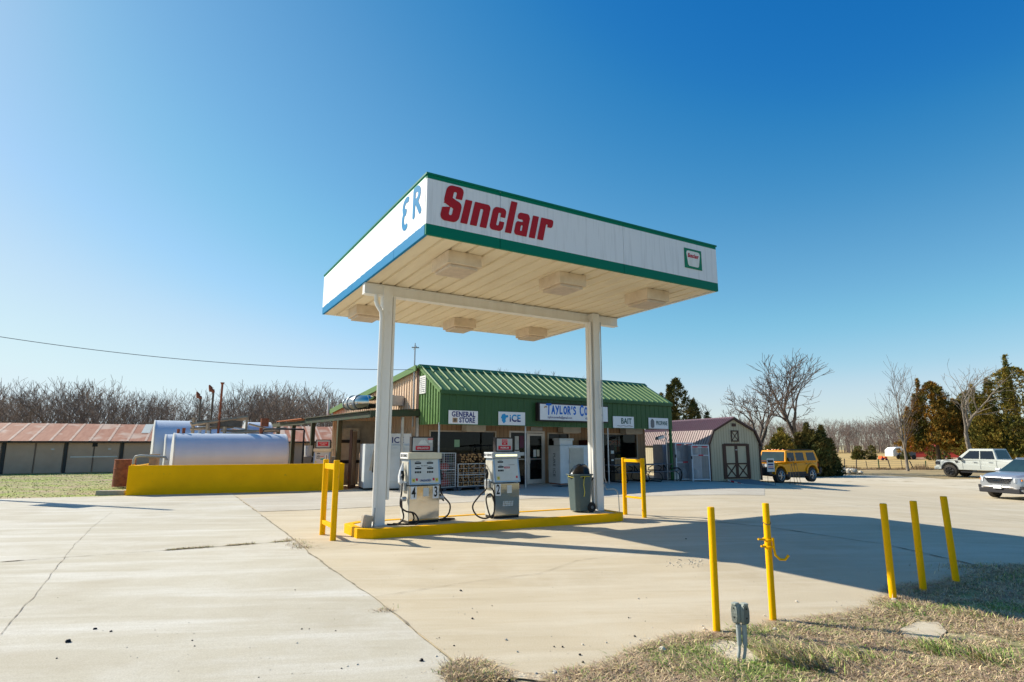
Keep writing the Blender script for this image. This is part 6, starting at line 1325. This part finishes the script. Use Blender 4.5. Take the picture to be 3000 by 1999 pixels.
MB().box(2.6, -.9, .5, 2.92, .9, .72).build('bumper', M['pwhite'], pk, bevel=.03); MB().box(2.845, -.62, .74, 2.87, .62, 1.05).build('grille', M['hblk'], pk)
for s_ in (-1, 1):
    MB().hexa([(2.5, s_ * .965 - .03, .86), (2.86, s_ * .80 - .03, .82), (2.86, s_ * .80 + .03, .82), (2.5, s_ * .965 + .03, .86), (2.5, s_ * .955 - .03, 1.06), (2.86, s_ * .78 - .03, 1.06), (2.86, s_ * .78 + .03, 1.06), (2.5, s_ * .955 + .03, 1.06)]).build('headlight', M['hblk'], pk)
    MB().box(1.12, min(s_ * .97, s_ * 1.16), 1.18, 1.24, max(s_ * .97, s_ * 1.16), 1.38).build('mirror', M['hblk'], pk, bevel=.02)
    MB().box(-.9, min(s_ * .96, s_ * 1.04), .36, 1.2, max(s_ * .96, s_ * 1.04), .42).build('running_board', M['hblk'], pk)
    for x in (.2, -.72): MB().box(x, s_ * .995 - .012, 1.04, x + .22, s_ * .995 + .012, 1.08).build('door_handle', M['galv'], pk)
    for x in (1.05, .0, -.93): MB().box(x - .006, s_ * .992 - .004, .62, x + .006, s_ * .992 + .004, 1.2).build('door_gap', M['grey'], pk)
    MB().prism([(1.30, 1.10), (1.52, 1.14), (1.46, .98), (1.38, .96)], 'y', s_ * .985 - .008, s_ * .985 + .008).build('fender_vent', M['hblk'], pk)
    for ax in (-1.85, 1.88):
        wheel(pk, ax, s_ * .86, .43, .29, s_, 'rimblk', 6)
        pl = [(ax + .54 * cos(t), .53 + .51 * sin(t)) for t in np.linspace(0, pi, 11)] + [(ax - .49 * cos(t), .53 + .46 * sin(t)) for t in np.linspace(0, pi, 11)]
        MB().prism(pl, 'y', min(s_ * .93, s_ * .997), max(s_ * .93, s_ * .997)).build('wheel_arch', M['hblk'], pk)
# silver crossover -----------------------------------------------------
syaw = radians(-164); p_ = at(2919, 1458)
p_ = at(2919, 1457)
ox, oy = car_at(p_, syaw, 1.32, -.80, 1.0)
sv = thing('silver_suv', 'silver crossover facing the camera at the right edge of the lot', 'car', (ox, oy, zg(*p_)), syaw)
# rounded front built from stations
st_ = [(2.22, [(.62, .36), (.66, .60), (.60, .80), (.50, .90)]), (2.12, [(.78, .30), (.82, .58), (.78, .84), (.62, .96)]), (1.85, [(.88, .28), (.91, .60), (.88, .90), (.70, 1.02)]), (1.1, [(.90, .28), (.925, .65), (.88, .98), (.72, 1.10)]), (.9, [(.90, .28), (.93, .65), (.89, 1.02), (.80, 1.12)]), (-1.2, [(.90, .28), (.93, .68), (.89, 1.04), (.80, 1.12)]), (-2.1, [(.84, .34), (.88, .7), (.85, 1.04), (.76, 1.12)]), (-2.2, [(.70, .42), (.78, .7), (.74, 1.0), (.6, 1.08)])]
mb = MB(); rings = []
for x, h_ in st_: rings.append([(x, y, z_) for y, z_ in h_] + [(x, -y, z_) for y, z_ in reversed(h_)])
n = 8; mb.add([p for r_ in rings for p in r_], [(i * n + j, i * n + (j + 1) % n, (i + 1) * n + (j + 1) % n, (i + 1) * n + j) for i in range(len(rings) - 1) for j in range(n)] + [tuple(range(n)), tuple((len(rings) - 1) * n + j for j in reversed(range(n)))])
bd = mb.build('body', M['silver'], sv, smooth=True); ss = bd.modifiers.new('s', 'BEVEL'); ss.width = .04; ss.segments = 3
cb = cabin(sv, 'cabin', M['silver'], -2.0, -1.55, .15, 1.05, 1.08, 1.62, .82, .64)
MB().add([(1.075, -.73, 1.10), (1.075, .73, 1.10), (.235, .60, 1.60), (.235, -.60, 1.60)], [(0, 1, 2, 3)]).build('windscreen', M['tealglass'], cb)
MB().box(.62, -.3, 1.345, .80, .3, 1.35).build('dashboard_glare', M['tealglass'], cb) if False else None
side_glass(cb, [(-.15, .82, -.15, .12), (-1.0, -.22, -1.0, -.22), (-1.7, -1.1, -1.45, -1.1)], 1.13, 1.55, .82, .64, 1.08, 1.62, M['carglass'])
MB().box(-1.5, -.62, 1.62, .1, -.57, 1.67).box(-1.5, .57, 1.62, .1, .62, 1.67).build('roof_rail', M['galv'], cb)
gr = MB().hexa([(2.14, -.44, .66), (2.14, .44, .66), (2.20, .44, .66), (2.20, -.44, .66), (2.12, -.56, .86), (2.12, .56, .86), (2.17, .56, .86), (2.17, -.56, .86)])
gr = MB(); gr.add([(2.262, -.38, .66), (2.262, .38, .66), (2.245, .56, .87), (2.245, -.56, .87), (2.15, -.38, .69), (2.15, .38, .69), (2.10, .56, .85), (2.10, -.56, .85)], [(0, 1, 2, 3), (7, 6, 5, 4), (0, 4, 5, 1), (1, 5, 6, 2), (2, 6, 7, 3), (3, 7, 4, 0)])
gro = gr.build('grille', M['hblk'], sv); mb = MB()
for z_ in (.70, .745, .79, .835): mb.box(2.20, -.44, z_, 2.272, .44, z_ + .013)
mb.box(2.2, -.13, .75, 2.28, .13, .80); mb.build('chrome_bar', M['chrome'], gro)
MB().box(2.0, -.80, .26, 2.27, .80, .46).build('lower_bumper', M['hblk'], sv, bevel=.03); MB().tube([(2.16, -.84, .38), (2.27, -.55, .50), (2.285, -.3, .51), (2.285, .3, .51), (2.27, .55, .50), (2.16, .84, .38)], .035, 8).build('skid_trim', M['alu'], sv, smooth=True)
lp = MB().box(2.325, -.16, .44, 2.335, .16, .58).build('licence_plate', M['signw'], sv)
for s_ in (-1, 1):
    MB().hexa([(1.88, s_ * .93 - .03, .74), (2.24, s_ * .62 - .03, .70), (2.24, s_ * .62 + .03, .70), (1.88, s_ * .93 + .03, .74), (1.88, s_ * .92 - .03, .93), (2.23, s_ * .62 - .03, .87), (2.23, s_ * .62 + .03, .87), (1.88, s_ * .92 + .03, .93)]).build('headlight', M['head'], sv, bevel=.01)
    MB().box(2.02, s_ * .76 - .06, .76, 2.10, s_ * .76 + .06, .83).build('turn_lamp', M['amber'], sv)
    MB().box(2.08, s_ * .76 - .12, .44, 2.16, s_ * .76 + .12, .56).build('fog_lamp_bay', M['hblk'], sv)
    MB().box(.72, min(s_ * .84, s_ * 1.04), 1.06, .84, max(s_ * .84, s_ * 1.04), 1.2).build('mirror', M['silver'], sv, bevel=.02)
    for ax in (-1.32, 1.32): wheel(sv, ax, s_ * .82, .34, .23, s_)
# sign stand in front of the yellow vehicle
x, y = at(2262, 1417); g = thing('poster_stand', 'small printed poster on a wire stand before the yellow vehicle', 'poster', (x * .93, y * .93, zg(x * .93, y * .93)), .25)
MB().box(-.2, 0, .62, .2, .015, 1.24).build('poster', M['paper'], g); MB().tube([(-.2, .01, .0), (-.2, .01, .62)], .01, 5).tube([(.2, .01, 0), (.2, .01, .62)], .01, 5).build('stand', M['black'], g)
for z0, z1_, mm in ((1.05, 1.16, 'black'), (.92, .99, 'navy'), (.82, .86, 'dkred'), (.74, .78, 'navy')): MB().box(-.15, -.004, z0, .15, -.001, z1_).build('print', M[mm], g)
x, y = at(2330, 1416); g = thing('tripod_frame', 'thin dark tripod frame standing before the yellow vehicle doors', 'stand', (x * .93, y * .93, zg(x * .93, y * .93)), .3)
MB().tube([(-.35, 0, 0), (-.08, .1, 1.0)], .012, 5).tube([(-.02, 0, 0), (-.05, .1, 1.05)], .012, 5).tube([(.17, 0, 0), (.07, .1, 1.15)], .012, 5).tube([(.35, 0, 0), (.25, .1, 1.1)], .012, 5).tube([(-.08, .1, .98), (.25, .1, 1.0)], .01, 5).build('frame', M['dbrown'], g)

# ------------------------------------------------------------ fence and farm beyond
g = thing('field_fence', 'sagging wire fence on leaning posts along the golden field', 'fence', (0, 0))
fp = []; rg = random.Random(9)
fa, fb_ = at(2440, 1376), at(2985, 1376)
tp = lambda t: (fa[0] + (fb_[0] - fa[0]) * t, fa[1] + (fb_[1] - fa[1]) * t)
for i in range(17):
    x, y = tp(i / 16); ln = rg.uniform(-.12, .12) + (.3 if i in (5, 7, 11) else 0); h_ = rg.uniform(.75, 1.0); z_ = zg(x, y)
    MB().tube([(x, y, z_ - .1), (x - ln, y, z_ + h_)], .045 if i % 3 else .03, 6).build('post', M['wood'] if i % 4 else M['sgreen'], g); fp.append((x - ln * .8, y, z_ + h_ * .8))
w_ = MB()
for k in (1, .75, .5, .28): w_.tube([(p[0], p[1], zg(p[0], p[1]) + (p[2] - zg(p[0], p[1])) * k) for p in fp], .008, 4, cap=False)
w_.build('wire', M['grey'], g)
pts = []
for i in range(5200):
    x, y = tp(rg.random()); c_ = noise.noise((x * .8, 3, 1)); pts.append((x + rg.gauss(0, .2), y + rg.gauss(0, .35), .3 + 1.3 * max(0, c_ + .15), .0))
blades('dead_weeds', pts, .5, .02, flat=.35, seed=12, tints=[(.22, .15, .09), (.30, .2, .11), (.17, .12, .08)])
pts = []
for i in range(3600):
    X = rg.uniform(2385, 2425); x, y = at(X, rg.uniform(1376, 1386)); pts.append((x + rg.gauss(0, .4), y + rg.gauss(0, .5), rg.uniform(.6, 1.5), .0))
blades('dead_brush', pts, .95, .02, flat=.4, seed=13, tints=[(.30, .21, .15), (.36, .26, .18), (.25, .17, .12)])
def far(px, dist): f_ = dist * cos(PITCH); return ((px - 1500) / FPX * (f_ - 2.2 * sin(PITCH)), dist)
x, y = far(2662, 92); br = thing('red_barn', 'long red metal barn half hidden behind the cedars', 'barn', (x, y, -.62), -.62); MB().box(0, 0, 0, 10.5, 6, 1.75).build('wall', M['barn'], br); MB().prism([(-.3, 1.76), (6.3, 1.76), (3, 2.3)], 'x', -.2, 10.7).build('roof', M['barn'], br)
MB().box(0, -.05, 0, 10.5, -.005, .3).build('base_band', M['tinpale'], br)
x, y = far(2618, 90); g = thing('white_trailer', 'small white rounded trailer parked left of the red barn', 'trailer', (x, y, -.62), .1); MB().prism([(0, .4), (2.6, .4), (2.8, .9), (2.7, 1.6), (2.2, 1.85), (.6, 1.8), (.05, 1.4)], 'y', 0, 1.8).build('body', M['white'], g, bevel=.1); MB().cyl((.9, -.08, .36), (.9, .1, .36), .36, n=16).build('wheel', M['tyre'], g); MB().box(2.1, -.01, 1.0, 2.5, -.003, 1.5).build('window', M['carglass'], g)
x, y = far(2651, 89); g = thing('blue_truck', 'dark blue small truck between the trailer and red barn', 'truck', (x, y, -.62), .1); MB().prism([(0, .4), (1.9, .4), (1.9, 1.1), (1.2, 1.2), (1.0, 1.8), (.1, 1.8), (0, 1.1)], 'y', 0, 1.7).build('body', M['grey'], g, bevel=.05); MB().cyl((.5, -.05, .34), (.5, .1, .34), .34, n=14).cyl((1.5, -.05, .34), (1.5, .1, .34), .34, n=14).build('wheel', M['tyre'], g)
x, y = far(2583, 84); g = thing('orange_mower', 'small orange tractor mower far out in the field', 'mower', (x, y, -.62), .2); MB().prism([(0, .2), (1.0, .2), (1.0, .5), (.6, .55), (.55, .42), (.3, .42), (.22, .62), (.07, .6)], 'y', 0, .6).build('body', M['orangeM'], g, bevel=.03); MB().cyl((.18, -.05, .2), (.18, .1, .2), .2, n=14).cyl((.85, -.05, .14), (.85, .1, .14), .14, n=14).build('wheel', M['purple'], g)

# ------------------------------------------------------------ trees
def grow(rg, p, d, r, L, lvl, out, P):
    """recursive branch; out[lvl] collects (points, radii)"""
    n = max(2, int(L / P['seg'])); fl = P.get('floor', .014); pts = [p.copy()]; rad = [max(r, fl)]; r1 = r * P['taper']; tips = []
    for i in range(n):
        wb = P['wob'] * (.25 if lvl == 0 else .8 if lvl == 1 else 1); d = (d + Vector((rg.gauss(0, wb), rg.gauss(0, wb), rg.gauss(0, wb * .7) + P['up'] * (1 if lvl else 2.5)))).normalized()
        p = p + d * (L / n); pts.append(p.copy()); rad.append(max(fl * .8, r + (r1 - r) * (i + 1) / n)); rr = r + (r1 - r) * (i + 1) / n
        if lvl < P['max'] and i >= n * P['bare'][min(lvl, len(P['bare']) - 1)] and rg.random() < P['side'][min(lvl, len(P['side']) - 1)]:
            ax = d.cross(Vector((rg.gauss(0, 1), rg.gauss(0, 1), rg.gauss(0, .4)))).normalized(); a = rg.uniform(*P['ang'])
            tips.append((p.copy(), (Matrix.Rotation(a, 3, ax) @ d), rr * rg.uniform(.45, .7), L * rg.uniform(*P['ratio']) * (1 - .35 * i / n), lvl + 1))
    out[min(lvl, len(out) - 1)].append((pts, rad))
    if lvl < P['max']:
        for k in range(P['fork'][min(lvl, len(P['fork']) - 1)]):
            ax = d.cross(Vector((rg.gauss(0, 1), rg.gauss(0, 1), rg.gauss(0, .3)))).normalized(); a = rg.uniform(P['ang'][0] * .6, P['ang'][1] * .8)
            tips.append((p.copy(), Matrix.Rotation(a, 3, ax) @ d, r1 * rg.uniform(.7, .95), L * rg.uniform(*P['ratio']), lvl + 1))
    for q in tips:
        if q[2] > P['rmin']: grow(rg, *q[:2], q[2], max(q[3], .25), q[4], out, P)
def tree_mesh(seed, H, P, first=None):
    rg = random.Random(seed); out = [[] for _ in range(P['max'] + 1)]
    grow(rg, Vector((0, 0, -.3)), Vector((P.get('lean', 0), 0, 1)).normalized(), P['r0'], H * P['trunk'], 0, out, P)
    if first: first(rg, out, P)
    return out
def emit_tubes(mb, out, lo, hi, sides):
    for l in range(lo, min(hi, len(out))):
        for pts, rad in out[l]: mb.tube(pts, rad, sides[min(l, len(sides) - 1)], cap=False)
OAK = dict(seg=.30, taper=.62, wob=.10, up=.035, max=6, bare=(.75, .25, .15, .05), side=(.3, .45, .6, .7, .7, .55, .4), fork=(4, 2, 2, 2, 2, 1, 1), ang=(.35, .95), ratio=(.58, .84), r0=.22, trunk=.27, rmin=.0022)
SLIM = dict(OAK, seg=.3, taper=.12, wob=.06, up=.06, bare=(.22, .1, .1, .1), side=(1.0, .75, .7, .6, .5), fork=(2, 2, 2, 1, 1), ang=(.45, .85), ratio=(.36, .58), r0=.17, trunk=.9, max=5, rmin=.002)
def bare_tree(label, x, y, H, P, seed, group='bare trees right of the store', tr='bark', tw='twig', minr=0):
    z = zg(x, y); g = thing('bare_tree', label, 'tree', (x, y, z), 0, group); out = tree_mesh(seed, H, P)
    mz = max(p.z for l in out for b in l for p in b[0]); s_ = H / mz
    t_ = MB(); emit_tubes(t_, out, 0, 2, (12, 8)); c_ = MB(); emit_tubes(c_, out, 2, 9, (0, 0, 6, 4, 3, 3, 3))
    t_.build('trunk', M[tr], g, smooth=True); c_.build('crown', M[tw], g); g.scale = (s_,) * 3; return g
def pxat(px, y): return ((px - 1500) / FPX * (y * cos(PITCH) + 1.5 * sin(PITCH)), y)
bare_tree('large spreading bare oak right behind the yellow vehicle', *pxat(2335, 48), 10.0, dict(OAK, r0=.22), 5)
bare_tree('bare tree standing left of the large oak, behind the shed', *pxat(2222, 46), 8.3, dict(OAK, r0=.22), 1)
bare_tree('small twiggy bare tree just right of the cedar behind the store', *pxat(2160, 52), 6.9, dict(OAK, r0=.15), 3)
bare_tree('tall slim bare tree standing alone at the field fence', *pxat(2645, 50.5), 9.9, dict(SLIM), 5, tr='paletrunk')
bare_tree('old bare tree with broken limbs in front of the cedars', *pxat(2836, 49), 9.6, dict(OAK, max=5, r0=.26, trunk=.42, fork=(3, 2, 1, 1, 1), side=(.3, .4, .5, .5, .4)), 34, tr='paletrunk', tw='paletrunk')
for i, (px, yy, H) in enumerate([(1478, 62, 9.9), (1535, 62, 9.6), (1580, 64, 9.8), (1625, 62, 9.4)]):
    bare_tree('bare treetop peeping over the green roof, %s' % ['leftmost of four', 'second of four from left', 'third of four from left', 'rightmost of four'][i], *pxat(px, yy), H, dict(OAK, r0=.12, max=5, ang=(.25, .7)), 50 + i, 'treetops over the store roof')

def cedar_mat(name, a, b, c):
    m = mat(name, a, .85, c2=b, scale=1.5, detail=7, lo=.4, hi=.62, c3=c, s3=.9, t3=.5, spec=.15); return m
CED = [cedar_mat('cedar_bronze', (.17, .13, .025), (.36, .17, .028), (.11, .11, .025)), cedar_mat('cedar_olive', (.17, .155, .03), (.29, .19, .035), (.09, .10, .025)), cedar_mat('cedar_dark', (.085, .095, .024), (.15, .105, .028), (.05, .06, .02))]
def cedar(name, label, x, y, H, R, seed, mtl, tips=(), n=1500, group='cedars and evergreen bushes', low=.03, power=.8, size=.30):
    rg = random.Random(seed); z = zg(x, y); g = thing(name, label, 'tree' if H > 2 else 'bush', (x, y, z), 0, group)
    MB().tube([(0, 0, -.2), (0, 0, H * .5), (0, 0, H * .9)], [.045 * H * .5, .03 * H * .5, .01], 8).build('trunk', M['bark'], g)
    V = []; F = []
    cones = [(0, 0, 0, H, R)] + [(tx_ * R, ty_ * R, 0, H * hh, R * rr) for tx_, ty_, hh, rr in tips]
    tot = sum(c[3] * c[4] for c in cones)
    for (cx_, cy_, cz_, h_, r_) in cones:
        for i in range(int(n * h_ * r_ / tot)):
            t = low + (1 - low) * rg.random() ** 1.15; a = rg.random() * 2 * pi
            lob = 1 + .55 * noise.noise((cos(a) * 1.7 + seed, sin(a) * 1.7, t * h_ * .9)) + .22 * noise.noise((cos(a) * 4 + seed, sin(a) * 4, t * h_ * 2.3))
            env = r_ * ((1 - t) ** (power if r_ == R else 1.0)) * min(1, .55 + t * 3) * lob + .04
            rho = env * (1 - .55 * rg.random() ** 2.2); px_, py_, pz_ = cx_ + rho * cos(a), cy_ + rho * sin(a), cz_ + t * h_
            sz = size * rg.uniform(.6, 1.25) * (1.0 - .35 * t)
            dirx, diry = cos(a), sin(a)
            for k in range(9):
                u = Vector((dirx * rg.uniform(.2, 1.1) + rg.gauss(0, .35), diry * rg.uniform(.2, 1.1) + rg.gauss(0, .35), rg.uniform(.1, 1.3))).normalized(); s2_ = u.cross(Vector((rg.gauss(0, 1), rg.gauss(0, 1), rg.gauss(0, 1)))).normalized()
                o_ = Vector((px_ + rg.gauss(0, sz * .3), py_ + rg.gauss(0, sz * .3), pz_ + rg.gauss(0, sz * .25))); L_ = sz * rg.uniform(.5, 1.0); w_ = L_ * .22; b_ = len(V)
                V += [tuple(o_ - s2_ * w_), tuple(o_ + s2_ * w_), tuple(o_ + u * L_)]; F.append((b_, b_ + 1, b_ + 2))
    me = bpy.data.meshes.new('crown'); me.from_pydata(V, [], F); me.materials.append(mtl); o_ = bpy.data.objects.new('crown', me); COL.objects.link(o_); o_.parent = g; return g
cedar('cedar_tree', 'bronze-green cedar rising behind the store right roof end', *pxat(1985, 46), 7.0, 2.6, 3, CED[2], tips=((-.2, 0, .93, .5), (.55, .1, .78, .5), (.9, 0, .62, .4), (1.25, 0, .50, .3), (-.4, .2, .84, .4)), n=4200)
cedar('cedar_bush', 'dark green cedar bush directly behind the yellow vehicle', *pxat(2372, 43), 3.2, 1.7, 4, CED[2], tips=((.45, 0, 1.1, .45), (-.55, 0, .95, .5), (.0, .3, 1.18, .3), (.85, .1, .8, .4), (-.2, 0, 1.12, .25), (.65, .2, 1.0, .25)), n=3400, low=.0, power=.55)
cedar('cedar_bush', 'olive low cedar bush left of the dark one behind shed', *pxat(2285, 42.5), 3.0, 1.6, 5, CED[1], tips=((-.3, 0, .9, .6), (.1, .2, 1.12, .3)), n=2000, low=.0, power=.6)
cedar('cedar_tree', 'bronze cedar clump right of the slim bare tree', *pxat(2740, 57), 8.2, 3.1, 6, CED[0], tips=((-.55, 0, .86, .28), (.35, .1, .93, .3), (-.25, .2, 1.05, .22), (.8, 0, .78, .5), (-.8, 0, .70, .4), (.05, 0, 1.0, .2)), n=6500, low=.27, power=.6)
cedar('cedar_tree', 'olive-bronze cedar between the two tallest evergreens', *pxat(2850, 58), 7.4, 3.4, 7, CED[1], tips=((.4, 0, .95, .5), (-.4, .1, .9, .5)), n=5200, low=.25, power=.6)
cedar('cedar_tree', 'tallest wide cedar at the right edge of the view', *pxat(2985, 52), 9.0, 4.2, 8, CED[1], tips=((-.55, 0, .90, .3), (-.80, .1, .84, .22), (.5, 0, .95, .5), (-.3, -.2, .98, .25), (.0, .1, 1.13, .2), (-.68, 0, .7, .5)), n=8500, low=.12, power=.5)
for i, (px, dd, h_, l_) in enumerate([(2508, 88, 1.3, 'smallest round shrub in the field, leftmost'), (2519, 88, 1.9, 'dark conical shrub beside the smallest one'), (2555, 88, 2.0, 'dark conical shrub left of the orange mower'), (2653, 88, 1.3, 'low shrub before the blue truck'), (2735, 84, 2.1, 'dark shrub standing before the red barn'), (2768, 80, 2.1, 'dark shrub at right end of the red barn')]):
    x, y = far(px, dd); cedar('field_shrub', l_, x, y, h_, h_ * .38, 20 + i, CED[2], n=130, group='shrubs out in the field', low=0, power=.5, size=.4)

# woods: joined copies of a few bare trees
WP = dict(OAK, seg=.55, max=5, r0=.12, floor=.019, side=(.35, .5, .55, .5, .3), fork=(3, 2, 2, 2, 1), bare=(.5, .2, .1), trunk=.30, ratio=(.58, .84), ang=(.3, .85), rmin=.004, up=.06)
protos = []
for s_ in range(5):
    out = tree_mesh(100 + s_, 9, WP); mb = MB(); emit_tubes(mb, out, 0, 9, (5, 4, 3, 3, 3)); V = np.array(mb.v); V *= 9 / V[:, 2].max(); protos.append((V, np.array([f for f in mb.f], dtype=np.int32)))
def woods(name, label, spots, mtl, thick=1.):
    Vs, Fs, o_ = [], [], 0
    for i, (x, y, h_, a, k) in enumerate(spots):
        V, F = protos[k % 5]; s_ = h_ / 9; c, s = cos(a), sin(a)
        W = np.stack([x + (V[:, 0] * c - V[:, 1] * s) * s_, y + (V[:, 0] * s + V[:, 1] * c) * s_, V[:, 2] * s_ + zg(x, y)], 1); Vs.append(W); Fs.append(F + o_); o_ += len(V)
    V = np.concatenate(Vs); F = np.concatenate(Fs); me = bpy.data.meshes.new(name); me.vertices.add(len(V)); me.vertices.foreach_set('co', V.reshape(-1)); me.loops.add(F.size); me.loops.foreach_set('vertex_index', F.reshape(-1)); me.polygons.add(len(F)); me.polygons.foreach_set('loop_start', (np.arange(len(F)) * 4).astype(np.int32)); me.update(calc_edges=True); me.materials.append(mtl)
    o = bpy.data.objects.new(name, me); COL.objects.link(o); return tag(o, label, 'woods', kind='stuff')
M['farwood'] = mat('far_twigs', (.26, .195, .155), .95, c2=(.18, .135, .11), scale=.12, detail=3); M['farwood2'] = mat('far_twigs_right', (.24, .185, .16), .95, c2=(.17, .13, .115), scale=.1, detail=3)
rg = random.Random(77); sp = []
for i in range(250):
    px = rg.uniform(-60, 990); d_ = rg.uniform(66, 100); x, y = pxat(px, d_); top = (10.0 if px < 330 else 8.6 if px < 620 else 9.4) * d_ / 78; sp.append((x, y, top * rg.uniform(.6, 1.06), rg.random() * 6.3, i))
woods('bare_woods', 'bare grey-brown winter woods behind the long rusty-roofed shed', sp, M['farwood'])
sp = []
for i in range(300): px = rg.uniform(-60, 1000); d_ = rg.uniform(60, 90); x, y = pxat(px, d_); sp.append((x, y, rg.uniform(2.4, 4.6), rg.random() * 6.3, i))
woods('undergrowth', 'tangled brown undergrowth along the foot of the left woods', sp, M['farwood'])
sp = []
for i in range(330):
    px = rg.uniform(2080, 3100); d_ = rg.uniform(150, 185); x, y = pxat(px, d_); sp.append((x, y, rg.uniform(6.5, 10) * (1.05 if px < 2460 or px > 2500 else 1), rg.random() * 6.3, i))
woods('far_woods', 'distant line of bare trees across the golden field', sp, M['farwood2'])
sp = []
for i in range(420): px = rg.uniform(2080, 3100); d_ = rg.uniform(145, 170); x, y = pxat(px, d_); sp.append((x, y, rg.uniform(2.6, 5), rg.random() * 6.3, i))
woods('undergrowth', 'low brown brush at the foot of the distant trees', sp, M['farwood2'])
# individual bare trees along the near edge of the left woods
wt = []
for k in range(3):
    me_out = tree_mesh(200 + k, 9, dict(WP, max=6, seg=.45, rmin=.003, r0=.15, floor=.014)); g = thing('woodland_tree', '', 'tree', (0, 0, 0), 0, 'bare trees along the near edge of the left woods')
    mz = max(p.z for l in me_out for b in l for p in b[0]); t_ = MB(); emit_tubes(t_, me_out, 0, 1, (8,)); c_ = MB(); emit_tubes(c_, me_out, 1, 9, (0, 5, 4, 3, 3, 3)); t_.build('trunk', M['bark'], g, smooth=True); c_.build('crown', M['twig'], g); wt.append((g, mz))
wpos = [(12, 62), (75, 60), (130, 63), (190, 60), (255, 62), (330, 61), (405, 64), (480, 60), (560, 62), (640, 60), (735, 58), (790, 58), (845, 60), (900, 58), (955, 62)]
for i, (px, yy) in enumerate(wpos):
    src, mz = wt[i % 3]; x, y = pxat(px, yy); H = ([8.0, 7.6, 8.3, 7.4, 7.8, 7.2, 6.6, 6.6, 6.8, 6.4, 8.2, 7.8, 7.9, 7.2, 7.4])[i]
    o = src if i < 3 else dup(src); o.location = (x, y, 0); o.rotation_euler = (0, 0, i * 1.7); o.scale = (H / mz,) * 3
    o['label'] = 'one of the bare grey trees edging the woods behind the shed and tanks'
